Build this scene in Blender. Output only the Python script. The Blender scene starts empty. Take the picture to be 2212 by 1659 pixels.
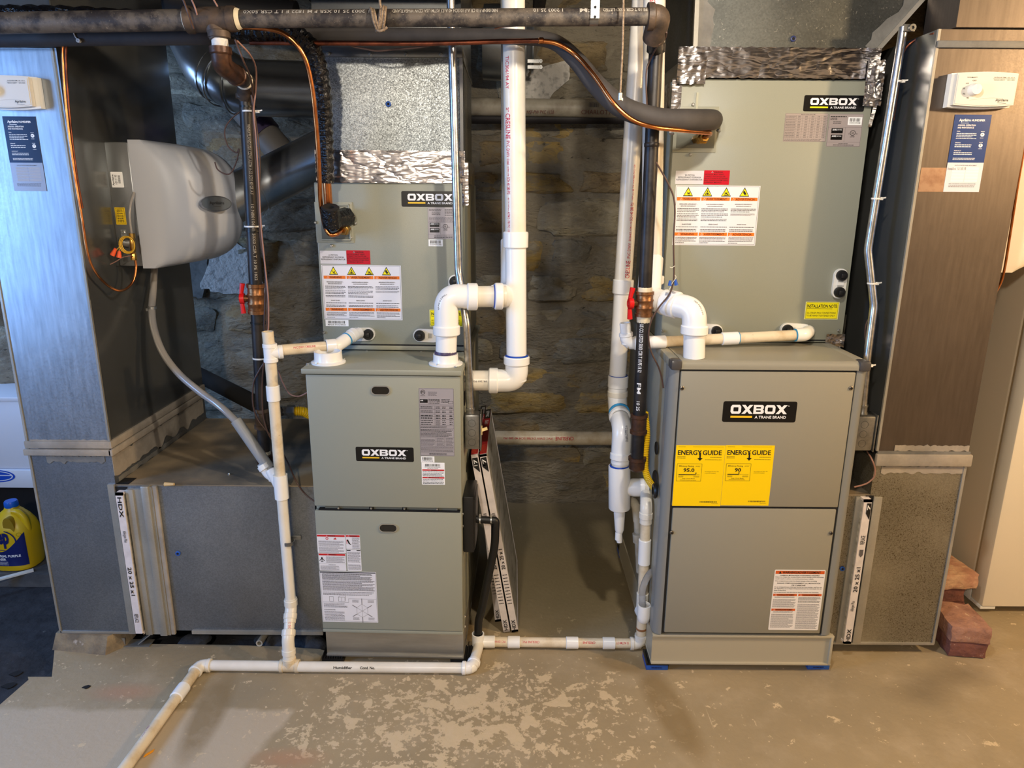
import bpy, bmesh, math, random
from mathutils import Vector, Matrix, noise
SC = bpy.context.scene
COL = SC.collection
V = Vector
# ---------------------------------------------------------------- camera, world, lights, exposure
F_PX, TILT, ROLL, CAM_H = 1534.0, math.radians(14.9), 0.0075, 1.43
_r = V((1, 0, 0)); _u = V((0, math.sin(TILT), math.cos(TILT))); FWD = V((0, math.cos(TILT), -math.sin(TILT)))
RIGHT = math.cos(ROLL)*_r + math.sin(ROLL)*_u
UP = math.cos(ROLL)*_u - math.sin(ROLL)*_r
EYE = V((0, 0, CAM_H))
cam = bpy.data.cameras.new('camera'); camo = bpy.data.objects.new('camera', cam); COL.objects.link(camo)
cam.sensor_width = 36; cam.lens = 36*F_PX/2212; cam.clip_start = .02
camo.matrix_world = Matrix(((RIGHT.x, UP.x, -FWD.x, 0), (RIGHT.y, UP.y, -FWD.y, 0), (RIGHT.z, UP.z, -FWD.z, CAM_H), (0, 0, 0, 1)))
SC.camera = camo
SC.view_settings.view_transform = 'Standard'; SC.view_settings.look = 'None'
SC.view_settings.gamma = 1; SC.view_settings.use_curve_mapping = False
SC.view_settings.exposure = EXPOSURE = 0.45
w = bpy.data.worlds.new('world'); SC.world = w; w.use_nodes = True
w.node_tree.nodes['Background'].inputs[0].default_value = (.55, .66, .9, 1)
w.node_tree.nodes['Background'].inputs[1].default_value = 0.4
def lamp(name, kind, loc, energy, color, size=.05, rot=(0, 0, 0), sy=None):
    l = bpy.data.lights.new(name, kind); l.energy = energy; l.color = color
    if kind == 'AREA':
        l.size = size
        if sy: l.shape = 'RECTANGLE'; l.size_y = sy
    else: l.shadow_soft_size = size
    o = bpy.data.objects.new(name, l); COL.objects.link(o); o.location = loc; o.rotation_euler = rot
    return o
lamp('ceiling_bulb_light', 'POINT', (.42, 1.12, 2.03), 33, (1, .89, .75), .035)
lamp('rear_fill_light', 'POINT', (-.45, -.75, 2.0), 76, (1, .88, .73), .06)  # fill light added behind the camera to even out the ceiling bulb's falloff
lamp('side_bulb_light', 'POINT', (2.4, .9, 2.0), 92, (1, .70, .38), .06)
lamp('daylight_front', 'AREA', (-2.86, .55, 1.62), 50, (.20, .46, 1), 1.5, (0, -math.pi/2, 0), .62)
lamp('daylight_back', 'AREA', (-2.86, 2.55, 1.62), 13, (.36, .58, 1), .7, (0, -math.pi/2, 0), .62)

def ray(px, py): return (px-1106)/F_PX*RIGHT - (py-829.5)/F_PX*UP + FWD
def P(px, py, Y=None, Z=None, X=None):
    """world point on a real plane (depth Y, height Z or side X) seen at a pixel of the photo"""
    d = ray(px, py)
    t = Y/d.y if Y is not None else ((Z-CAM_H)/d.z if Z is not None else X/d.x)
    return EYE + t*d
def RP(wpx, p): return .5*wpx/F_PX*(p-EYE).dot(FWD)      # radius of a tube that is wpx pixels wide at p
# ---------------------------------------------------------------- materials
MATS = {}
def mat(name, col, rough=.5, metal=0, n1=None, bump=None, spec=None, trans=0, ior=1.45, emit=None, alpha=1, n2=None, coat=0, stretch=None):
    """n1/n2 = (scale, colour2, lo, hi[, detail]) noise mixed colour; bump=(scale, strength, dist)"""
    if name in MATS: return MATS[name]
    m = bpy.data.materials.new(name); m.use_nodes = True; nt = m.node_tree; N = nt.nodes; L = nt.links
    b = N['Principled BSDF']; b.inputs['Base Color'].default_value = (*col, 1)
    b.inputs['Roughness'].default_value = rough; b.inputs['Metallic'].default_value = metal
    if spec is not None: b.inputs['Specular IOR Level'].default_value = spec
    b.inputs['Transmission Weight'].default_value = trans; b.inputs['IOR'].default_value = ior
    b.inputs['Coat Weight'].default_value = coat
    b.inputs['Alpha'].default_value = alpha
    if emit: b.inputs['Emission Color'].default_value = (*emit[0], 1); b.inputs['Emission Strength'].default_value = emit[1]
    tc = N.new('ShaderNodeTexCoord'); src = tc.outputs['Object']
    if stretch:
        mp = N.new('ShaderNodeMapping'); mp.inputs['Scale'].default_value = stretch; L.new(src, mp.inputs[0]); src = mp.outputs[0]
    prev = None
    for n in (n1, n2):
        if not n: continue
        t = N.new('ShaderNodeTexNoise'); t.inputs['Scale'].default_value = n[0]; t.inputs['Detail'].default_value = n[4] if len(n) > 4 else 5
        t.inputs['Roughness'].default_value = .62
        L.new(src, t.inputs[0])
        r = N.new('ShaderNodeMapRange'); r.inputs['From Min'].default_value = n[2]; r.inputs['From Max'].default_value = n[3]; L.new(t.outputs['Fac'], r.inputs['Value'])
        x = N.new('ShaderNodeMix'); x.data_type = 'RGBA'; L.new(r.outputs[0], x.inputs['Factor'])
        if prev: L.new(prev, x.inputs['A'])
        else: x.inputs['A'].default_value = (*col, 1)
        x.inputs['B'].default_value = (*n[1], 1); prev = x.outputs['Result']
    if prev: L.new(prev, b.inputs['Base Color'])
    if bump:
        t = N.new('ShaderNodeTexNoise'); t.inputs['Scale'].default_value = bump[0]; t.inputs['Detail'].default_value = 4; L.new(src, t.inputs[0])
        k = N.new('ShaderNodeBump'); k.inputs['Strength'].default_value = bump[1]; k.inputs['Distance'].default_value = bump[2]
        L.new(t.outputs['Fac'], k.inputs['Height']); L.new(k.outputs[0], b.inputs['Normal'])
    MATS[name] = m; return m
def s(r, g, b):                                            # sRGB 0..255 to linear
    f = lambda c: ((c/255+.055)/1.055)**2.4 if c > 10 else c/255/12.92
    return (f(r), f(g), f(b))
PAINT = mat('grey_green_enamel', s(150, 152, 138), .42, n1=(900, s(142, 144, 130), .35, .65), bump=(700, .08, .001))
PAINT_R = mat('warm_grey_enamel', s(146, 142, 127), .38, n1=(900, s(141, 137, 122), .35, .65), bump=(700, .06, .001))
PAINT_D = mat('corner_post_enamel', s(128, 130, 128), .3)
DARK = mat('dark_recess', s(18, 18, 20), .8)
SEAM = mat('seam_shadow_gap', s(30, 30, 30), .7)
GAS_BLACK = mat('black_iron', s(52, 48, 46), .42, .25, n1=(14, s(34, 32, 33), .4, .6), bump=(60, .25, .002))
GAS_DUSTY = mat('dusty_black_iron', s(98, 88, 76), .6, .15, n1=(22, s(48, 43, 41), .42, .58, 8), n2=(240, s(150, 136, 116), .62, .75), bump=(90, .4, .002))
FITTING = mat('malleable_iron_fitting', s(92, 76, 62), .55, .3, n1=(30, s(62, 54, 48), .4, .65), bump=(160, .35, .0015))
FIT_RUST = mat('brown_iron_fitting', s(88, 58, 40), .42, .35, n1=(30, s(58, 42, 34), .4, .65), bump=(160, .3, .0015))
DOPE = mat('pipe_dope_paste', s(222, 208, 178), .7, bump=(120, .8, .002))
BRASS = mat('brass', s(176, 138, 70), .28, .9, n1=(60, s(120, 88, 46), .45, .7))
BRONZE = mat('bronze_valve_body', s(150, 104, 66), .38, .75, n1=(50, s(98, 64, 42), .42, .68), bump=(140, .35, .001))
COPPER = mat('copper', s(222, 146, 88), .26, 1, n1=(25, s(176, 102, 60), .4, .7))
COPPER_OLD = mat('tarnished_copper', s(150, 84, 58), .42, .8, n1=(25, s(92, 54, 42), .4, .68))
RED = mat('red_plastic', s(205, 22, 24), .35)
PVC = mat('white_pvc', s(232, 228, 218), .28, n1=(6, s(222, 214, 196), .4, .7))
PVC_NEW = mat('bright_white_pvc', s(240, 240, 238), .24)
PVC_OLD = mat('yellowed_pvc', s(226, 212, 186), .34, n1=(18, s(204, 184, 150), .45, .68, 7), n2=(90, s(150, 128, 104), .68, .8))
PVC_GREY = mat('dusty_pvc', s(186, 178, 160), .5, n1=(12, s(150, 140, 122), .42, .66))
PVC_DIM = mat('dirty_grey_pvc', s(120, 116, 112), .5)
PRIMER = mat('blue_primer', s(30, 74, 170), .4)
PRIMER_C = mat('light_blue_primer', s(52, 150, 206), .4)
PRIMER_P = mat('purple_primer', s(70, 60, 92), .4)
FOAM = mat('grey_pipe_foam', s(66, 62, 60), .72, n1=(10, s(54, 51, 50), .4, .65))
WRAP = mat('black_vinyl_tape_wrap', s(14, 14, 17), .2, bump=(110, .9, .006))
RUBBER = mat('black_rubber_hose', s(20, 20, 20), .42)
BLACK = mat('black_plastic', s(24, 24, 25), .4, bump=(500, .15, .001))
BLACKFOAM = mat('black_foam', s(22, 22, 23), .9)
WHITEP = mat('white_plastic', s(232, 230, 222), .35)
HUMG = mat('light_grey_plastic', s(176, 180, 188), .38)
HUMW = mat('cream_plastic', s(222, 214, 200), .4)
CLEAR = mat('clear_vinyl_tube', s(214, 214, 214), .12, trans=.75, ior=1.2)
TUBEG = mat('milky_vinyl_tube', s(150, 146, 142), .2, .0, coat=.6)
EMT = mat('galvanized_conduit', s(190, 190, 190), .28, .95, n1=(40, s(150, 150, 150), .4, .65))
BOXM = mat('galvanized_box', s(150, 150, 148), .36, .85, n1=(25, s(118, 118, 116), .38, .66), bump=(60, .1, .001))
SCREW = mat('zinc_screw', s(200, 200, 195), .3, .9)
WIRE_BR = mat('brown_wire_jacket', s(78, 56, 46), .5)
WIRE_PK = mat('faded_brown_wire_jacket', s(150, 112, 98), .5)
TIEW = mat('white_nylon', s(225, 222, 214), .4)
TIEB = mat('black_nylon', s(18, 18, 18), .4)
TWINE = mat('fabric_covered_cable', s(150, 130, 106), .8, n1=(200, s(112, 92, 72), .4, .6), bump=(300, .6, .001))
YEL = mat('yellow_coated_connector', s(226, 186, 22), .35)
ORANGE = mat('orange_wire_nut', s(236, 96, 52), .4)
BLUEP = mat('blue_plastic', s(34, 84, 170), .45)
TANP = mat('tan_wire_nut', s(206, 176, 124), .5)
INK = mat('black_print', s(20, 20, 20), .5)
INK_G = mat('grey_print', s(92, 88, 90), .5)
INK_R = mat('red_print', s(200, 30, 60), .5)
INK_W = mat('white_print', s(240, 240, 240), .45)
INK_WG = mat('faded_white_print', s(176, 168, 154), .6)
LBL_W = mat('white_label', s(226, 226, 232), .3)
LBL_S = mat('silver_label', s(168, 162, 164), .32, .2)
LBL_K = mat('black_label', s(14, 14, 15), .28)
LBL_O = mat('orange_band', s(228, 118, 34), .35)
LBL_OR = mat('rust_orange_band', s(212, 92, 34), .35)
LBL_R = mat('red_band', s(196, 30, 34), .35)
LBL_Y = mat('bright_yellow_label', s(248, 232, 22), .35)
LBL_E = mat('golden_yellow_label', s(250, 210, 0), .4)
LBL_N = mat('navy_label', s(24, 58, 118), .3)
LOGO_Y = mat('logo_yellow_bar', s(240, 192, 40), .35)
CARD = mat('white_cardboard', s(222, 214, 212), .7, n1=(30, s(206, 198, 196), .4, .7))
CARD_R = mat('red_cardboard', s(160, 24, 30), .5, n1=(160, s(198, 60, 60), .55, .66, 8))
MESHF = mat('filter_media', s(196, 192, 180), .5, .15, n1=(8, s(126, 120, 104), .4, .7), bump=(180, .3, .002), stretch=(1, 1, 5))
JUGY = mat('yellow_jug_plastic', s(214, 178, 20), .35)
JUGB = mat('blue_cap_plastic', s(20, 92, 190), .35)
NAVY = mat('navy_jug_print', s(22, 34, 96), .4)
APPL = mat('white_painted_steel', s(224, 232, 246), .35)
FRIDGE = mat('almond_painted_steel', s(226, 212, 186), .45, bump=(350, .12, .001))
TEFLON = mat('white_thread_tape', s(226, 222, 214), .6, n1=(60, s(60, 56, 52), .6, .66), bump=(120, .7, .002))
GREYPVC = mat('grey_drain_pipe', s(150, 150, 148), .45)
WOODJ = mat('dark_joist_wood', s(62, 50, 40), .75, n1=(6, s(40, 32, 27), .4, .65), bump=(60, .4, .004), stretch=(6, 1, 6))
WOODB = mat('brown_board', s(92, 70, 60), .7, n1=(6, s(66, 50, 44), .4, .65))
PANELW = mat('whitewashed_wall', s(172, 168, 160), .9, n1=(3, s(140, 136, 128), .4, .66))
INSUL = mat('dark_flex_duct_jacket', s(38, 38, 42), .5)

def galv(name, base, dark, rough=.38, spangle=160, sp_amt=.5, mott=3.0, bump=.06, streak=None, metal=.9, flecks=None, dust=None):
    """hot dip galvanized sheet: spangle crystals + cloudy tarnish; flecks = (scale, colour, width) small dark marks"""
    if name in MATS: return MATS[name]
    m = bpy.data.materials.new(name); m.use_nodes = True; nt = m.node_tree; N = nt.nodes; L = nt.links
    b = N['Principled BSDF']; b.inputs['Metallic'].default_value = metal
    tc = N.new('ShaderNodeTexCoord'); src = tc.outputs['Object']
    vo = N.new('ShaderNodeTexVoronoi'); vo.inputs['Scale'].default_value = spangle; L.new(src, vo.inputs[0])
    sep = N.new('ShaderNodeSeparateColor'); L.new(vo.outputs['Color'], sep.inputs[0])
    n = N.new('ShaderNodeTexNoise'); n.inputs['Scale'].default_value = mott; n.inputs['Detail'].default_value = 6; L.new(src, n.inputs[0])
    mr = N.new('ShaderNodeMapRange'); mr.inputs[1].default_value = .35; mr.inputs[2].default_value = .68; L.new(n.outputs['Fac'], mr.inputs[0])
    x = N.new('ShaderNodeMix'); x.data_type = 'RGBA'; x.inputs['A'].default_value = (*base, 1); x.inputs['B'].default_value = (*dark, 1); L.new(mr.outputs[0], x.inputs['Factor'])
    x2 = N.new('ShaderNodeMix'); x2.data_type = 'RGBA'; x2.blend_type = 'MULTIPLY'; L.new(x.outputs['Result'], x2.inputs['A'])
    m2 = N.new('ShaderNodeMapRange'); m2.inputs[3].default_value = 1-sp_amt; m2.inputs[4].default_value = 1+sp_amt*.5; L.new(sep.outputs[0], m2.inputs[0])
    if streak:
        mp_ = N.new('ShaderNodeMapping'); mp_.inputs['Scale'].default_value = (90, 90, 9); L.new(src, mp_.inputs[0]); gn = N.new('ShaderNodeTexNoise'); gn.inputs['Scale'].default_value = 1; gn.inputs['Detail'].default_value = 5; L.new(mp_.outputs[0], gn.inputs[0]); L.new(gn.outputs['Fac'], m2.inputs[0]); m2.inputs[1].default_value = .3; m2.inputs[2].default_value = .7
    L.new(m2.outputs[0], x2.inputs['B']); x2.inputs['Factor'].default_value = 1
    out = x2.outputs['Result']
    if flecks:
        sc2, fc, th = flecks
        mp = N.new('ShaderNodeMapping'); mp.inputs['Scale'].default_value = (1, 1, 1); L.new(src, mp.inputs[0])
        nn = N.new('ShaderNodeTexNoise'); nn.inputs['Scale'].default_value = sc2; nn.inputs['Detail'].default_value = 3; nn.inputs['Distortion'].default_value = 1.2; L.new(mp.outputs[0], nn.inputs[0])
        r2 = N.new('ShaderNodeMapRange'); r2.inputs[1].default_value = th; r2.inputs[2].default_value = th+.04; L.new(nn.outputs['Fac'], r2.inputs[0])
        g = N.new('ShaderNodeTexNoise'); g.inputs['Scale'].default_value = 4; L.new(src, g.inputs[0])
        r3 = N.new('ShaderNodeMapRange'); r3.inputs[1].default_value = .38; r3.inputs[2].default_value = .55; L.new(g.outputs['Fac'], r3.inputs[0])
        mu = N.new('ShaderNodeMath'); mu.operation = 'MULTIPLY'; L.new(r2.outputs[0], mu.inputs[0]); L.new(r3.outputs[0], mu.inputs[1])
        x3 = N.new('ShaderNodeMix'); x3.data_type = 'RGBA'; L.new(out, x3.inputs['A']); x3.inputs['B'].default_value = (*fc, 1); L.new(mu.outputs[0], x3.inputs['Factor']); out = x3.outputs['Result']
    if dust:                                                # dust lying where the surface faces up or in blotches
        nn = N.new('ShaderNodeTexNoise'); nn.inputs['Scale'].default_value = dust[0]; nn.inputs['Detail'].default_value = 8; L.new(src, nn.inputs[0])
        r2 = N.new('ShaderNodeMapRange'); r2.inputs[1].default_value = dust[2]; r2.inputs[2].default_value = dust[3]; L.new(nn.outputs['Fac'], r2.inputs[0])
        x3 = N.new('ShaderNodeMix'); x3.data_type = 'RGBA'; L.new(out, x3.inputs['A']); x3.inputs['B'].default_value = (*dust[1], 1); L.new(r2.outputs[0], x3.inputs['Factor']); out = x3.outputs['Result']
        r4 = N.new('ShaderNodeMapRange'); r4.inputs[3].default_value = metal; r4.inputs[4].default_value = .05; L.new(r2.outputs[0], r4.inputs[0]); L.new(r4.outputs[0], b.inputs['Metallic'])
    L.new(out, b.inputs['Base Color'])
    m3 = N.new('ShaderNodeMapRange'); m3.inputs[3].default_value = rough-.16*sp_amt; m3.inputs[4].default_value = rough+.2*sp_amt; L.new(sep.outputs[1], m3.inputs[0]); L.new(m3.outputs[0], b.inputs['Roughness'])
    bn = N.new('ShaderNodeTexNoise'); bn.inputs['Scale'].default_value = 5; L.new(src, bn.inputs[0])
    ad = N.new('ShaderNodeMath'); ad.operation = 'MULTIPLY_ADD'; ad.inputs[1].default_value = .1*sp_amt; L.new(sep.outputs[0], ad.inputs[0]); L.new(bn.outputs['Fac'], ad.inputs[2])
    k = N.new('ShaderNodeBump'); k.inputs['Strength'].default_value = bump; k.inputs['Distance'].default_value = .02; L.new(ad.outputs[0], k.inputs['Height']); L.new(k.outputs[0], b.inputs['Normal'])
    MATS[name] = m; return m
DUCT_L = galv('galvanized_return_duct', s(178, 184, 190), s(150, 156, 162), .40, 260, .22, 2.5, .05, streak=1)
DUCT_LOW = galv('galvanized_plenum_panel', s(150, 154, 158), s(124, 128, 132), .46, 300, .16, 3, .04)
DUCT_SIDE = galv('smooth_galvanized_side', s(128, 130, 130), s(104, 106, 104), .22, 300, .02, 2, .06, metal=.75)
DUST_TOP = galv('dusty_galvanized_top', s(120, 122, 120), s(92, 94, 92), .5, 200, .1, 4, .05, dust=(2.6, s(168, 148, 118), .3, .50))
DUCT_SP = galv('bright_spangled_sheet', s(158, 162, 162), s(132, 138, 140), .42, 420, .55, 2.2, .05)
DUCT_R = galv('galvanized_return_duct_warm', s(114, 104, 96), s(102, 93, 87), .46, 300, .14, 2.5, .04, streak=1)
DUCT_RL = galv('freckled_galvanized_panel', s(168, 164, 150), s(146, 142, 128), .5, 300, .14, 4, .04, flecks=(270, s(104, 94, 74), .56))
DUCT_DK = galv('dark_mottled_galvanized', s(112, 114, 110), s(84, 86, 84), .46, 260, .15, 4, .03, flecks=(140, s(150, 148, 140), .66))
DUCT_RND = galv('round_duct_sheet', s(170, 176, 182), s(130, 136, 142), .28, 240, .03, 3, .05, metal=.85)
TRIMG = galv('galvanized_slot_trim', s(172, 168, 158), s(150, 146, 136), .42, 300, .04, 6, .03, metal=.45)
MASTIC = mat('grey_duct_mastic', s(160, 150, 136), .75, n1=(12, s(136, 128, 116), .4, .7), bump=(50, .5, .003))
MASTIC_D = mat('dark_duct_mastic', s(120, 118, 112), .6, n1=(12, s(96, 94, 90), .4, .7), bump=(50, .5, .003))
BASEPAN = mat('brushed_base_pan', s(176, 172, 162), .36, .75, n1=(5, s(150, 146, 136), .35, .68), stretch=(.6, 1, 4))
BASEPAN_P = mat('painted_base_pan', s(176, 168, 146), .4, .1)
def foilmat():
    m = bpy.data.materials.new('crinkled_foil_tape'); m.use_nodes = True; nt = m.node_tree; N = nt.nodes; L = nt.links
    b = N['Principled BSDF']; b.inputs['Metallic'].default_value = 1; b.inputs['Roughness'].default_value = .2; b.inputs['Base Color'].default_value = (*s(196, 190, 188), 1)
    tc = N.new('ShaderNodeTexCoord'); mp = N.new('ShaderNodeMapping'); mp.inputs['Scale'].default_value = (1, 1, 3.2); L.new(tc.outputs['Object'], mp.inputs[0])
    vo = N.new('ShaderNodeTexVoronoi'); vo.feature = 'DISTANCE_TO_EDGE'; vo.inputs['Scale'].default_value = 11
    nn = N.new('ShaderNodeTexNoise'); nn.inputs['Scale'].default_value = 6; nn.inputs['Detail'].default_value = 3; L.new(mp.outputs[0], nn.inputs[0])
    mx = N.new('ShaderNodeMix'); mx.data_type = 'VECTOR'; mx.inputs['Factor'].default_value = .35; L.new(mp.outputs[0], mx.inputs['A']); L.new(nn.outputs['Color'], mx.inputs['B'])
    L.new(mx.outputs['Result'], vo.inputs[0])
    ad = N.new('ShaderNodeMath'); ad.operation = 'ADD'; L.new(vo.outputs['Distance'], ad.inputs[0]); L.new(nn.outputs['Fac'], ad.inputs[1])
    k = N.new('ShaderNodeBump'); k.inputs['Strength'].default_value = .22; k.inputs['Distance'].default_value = .016; L.new(ad.outputs[0], k.inputs['Height']); L.new(k.outputs[0], b.inputs['Normal'])
    return m
FOIL = foilmat()
# ---------------------------------------------------------------- mesh building
class MB:
    def __init__(self, m): self.v = []; self.f = []; self.mi = []; self.sm = []; self.mats = [m]; self.m = 0; self.s = False
    def use(self, m):
        if m not in self.mats: self.mats.append(m)
        self.m = self.mats.index(m); return self
    def add(self, vs, fs, smooth=None):
        o = len(self.v); self.v += [tuple(q) for q in vs]
        for f in fs: self.f.append([o+i for i in f]); self.mi.append(self.m); self.sm.append(self.s if smooth is None else smooth)
        return self
    def quad(self, a, b, c, d): return self.add([a, b, c, d], [(0, 1, 2, 3)], False)
    def box(self, lo, hi, bev=0):
        x0, x1 = sorted((lo[0], hi[0])); y0, y1 = sorted((lo[1], hi[1])); z0, z1 = sorted((lo[2], hi[2]))
        if bev:
            bm = bmesh.new(); bmesh.ops.create_cube(bm, size=1)
            for q in bm.verts: q.co = V(((x0+x1)/2+q.co.x*(x1-x0), (y0+y1)/2+q.co.y*(y1-y0), (z0+z1)/2+q.co.z*(z1-z0)))
            bmesh.ops.bevel(bm, geom=bm.edges[:]+bm.verts[:], offset=bev, segments=2, affect='EDGES', profile=.5)
            bm.verts.ensure_lookup_table(); bm.faces.ensure_lookup_table()
            self.add([q.co[:] for q in bm.verts], [[q.index for q in f.verts] for f in bm.faces], False); bm.free(); return self
        vs = [(x, y, z) for x in (x0, x1) for y in (y0, y1) for z in (z0, z1)]
        return self.add(vs, [(0, 1, 3, 2), (4, 6, 7, 5), (0, 4, 5, 1), (2, 3, 7, 6), (0, 2, 6, 4), (1, 5, 7, 3)], False)
    def obox(self, c, ax, ay, az):                          # oriented box: centre and three half-axis vectors
        vs = [c+i*ax+j*ay+k*az for i in (-1, 1) for j in (-1, 1) for k in (-1, 1)]
        fs = [(0, 1, 3, 2), (4, 6, 7, 5), (0, 4, 5, 1), (2, 3, 7, 6), (0, 2, 6, 4), (1, 5, 7, 3)]
        return self.add(vs, fs, False)
    def prism(self, poly, d, cap=True):                     # polygon of world points extruded by vector d
        n = len(poly); vs = [V(q) for q in poly]+[V(q)+V(d) for q in poly]
        fs = [(i, (i+1) % n, n+(i+1) % n, n+i) for i in range(n)]
        if cap: fs += [list(range(n))[::-1], list(range(n, 2*n))]
        return self.add(vs, fs, False)
    def tube(self, pts, r, seg=14, caps=True, wob=None):
        pts = [V(q) for q in pts]; n = len(pts); rr = r if isinstance(r, (list, tuple)) else [r]*n
        t0 = (pts[1]-pts[0]).normalized(); a = V((0, 0, 1)) if abs(t0.z) < .9 else V((1, 0, 0)); u = t0.cross(a).normalized()
        vs = []
        for i, q in enumerate(pts):
            if i == 0: t = t0
            elif i == n-1: t = (pts[-1]-pts[-2]).normalized()
            else:
                t = ((pts[i+1]-q).normalized()+(q-pts[i-1]).normalized())
                t = t.normalized() if t.length > 1e-6 else t0
            u = (u-t*u.dot(t)).normalized(); w2 = t.cross(u)
            for k in range(seg):
                an = 2*math.pi*k/seg; R = rr[i]*(wob(i, k) if wob else 1)
                vs.append(q+R*(math.cos(an)*u+math.sin(an)*w2))
        fs = [(i*seg+k, i*seg+(k+1) % seg, (i+1)*seg+(k+1) % seg, (i+1)*seg+k) for i in range(n-1) for k in range(seg)]
        self.add(vs, fs, True)
        if caps:
            o = len(self.v)-len(vs)
            for base in (0, (n-1)*seg):
                idx = [o+base+k for k in range(seg)]
                self.f.append(idx if base else idx[::-1]); self.mi.append(self.m); self.sm.append(False)
        return self
    def lathe(self, p, ax, prof, seg=24):                   # prof = [(distance along ax, radius)...]
        ax = V(ax).normalized(); p = V(p); a = V((0, 0, 1)) if abs(ax.z) < .9 else V((1, 0, 0)); u = ax.cross(a).normalized(); w2 = ax.cross(u)
        vs = []; n = len(prof)
        for t, r in prof:
            for k in range(seg):
                an = 2*math.pi*k/seg; vs.append(p+ax*t+max(r, 1e-5)*(math.cos(an)*u+math.sin(an)*w2))
        return self.add(vs, [(i*seg+k, i*seg+(k+1) % seg, (i+1)*seg+(k+1) % seg, (i+1)*seg+k) for i in range(n-1) for k in range(seg)], True)
def obj(name, mb, parent=None, label=None, sharp=True, kind=None):
    me = bpy.data.meshes.new(name)
    off = V(parent['_o']) if parent is not None and '_o' in parent else V((0, 0, 0))
    me.from_pydata([(q[0]-off[0], q[1]-off[1], q[2]-off[2]) for q in mb.v], [], mb.f)
    for m in mb.mats: me.materials.append(m)
    me.polygons.foreach_set('material_index', mb.mi); me.polygons.foreach_set('use_smooth', mb.sm)
    bm = bmesh.new(); bm.from_mesh(me); bmesh.ops.remove_doubles(bm, verts=bm.verts, dist=1e-6) if len(me.vertices) < 4000 and not getattr(mb, 'nomerge', False) else None
    bmesh.ops.recalc_face_normals(bm, faces=bm.faces) if not getattr(mb, 'norecalc', False) else None
    bm.to_mesh(me); bm.free()
    if sharp: me.set_sharp_from_angle(angle=math.radians(38))
    o = bpy.data.objects.new(name, me); COL.objects.link(o)
    if parent is not None: o.parent = parent; o['_o'] = list(off)
    if label: o['label'] = label
    if kind: o['kind'] = kind
    return o
def thing(name, label, cat, loc, group=None):
    o = bpy.data.objects.new(name, None); COL.objects.link(o); o.location = loc; o.empty_display_size = .05
    o['label'] = label; o['category'] = cat; o['_o'] = list(loc)
    if group: o['group'] = group
    return o
def solo(name, mb, label, cat, group=None, loc=None):       # a thing that is one mesh
    o = obj(name, mb); o['label'] = label; o['category'] = cat
    if group: o['group'] = group
    return o
def struct(name, mb, parent=None):
    o = obj(name, mb, parent)
    if parent is None: o['kind'] = 'structure'
    return o
# paths
def fillet(pts, R, n=7):
    pts = [V(q) for q in pts]; out = [pts[0]]
    for i in range(1, len(pts)-1):
        a = (pts[i-1]-pts[i]); b = (pts[i+1]-pts[i]); la, lb = a.length, b.length; a.normalize(); b.normalize()
        ang = a.angle(b); t = min(R/math.tan(ang/2) if ang < 3.1 else 0, la*.49, lb*.49)
        if t < 1e-4: out.append(pts[i]); continue
        A = pts[i]+a*t; B = pts[i]+b*t
        for k in range(n+1):
            s_ = k/n; out.append(A*(1-s_)**2+pts[i]*2*s_*(1-s_)+B*s_**2)
    out.append(pts[-1]); return out
def crv(pts, n=6):                                          # Catmull-Rom through the points
    pts = [V(q) for q in pts]; q = [2*pts[0]-pts[1]]+pts+[2*pts[-1]-pts[-2]]; out = []
    for i in range(1, len(q)-2):
        for k in range(n):
            t = k/n; a, b, c, d = q[i-1], q[i], q[i+1], q[i+2]
            out.append(.5*((2*b)+(c-a)*t+(2*a-5*b+4*c-d)*t*t+(3*b-a-3*c+d)*t**3))
    out.append(pts[-1]); return out
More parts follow.
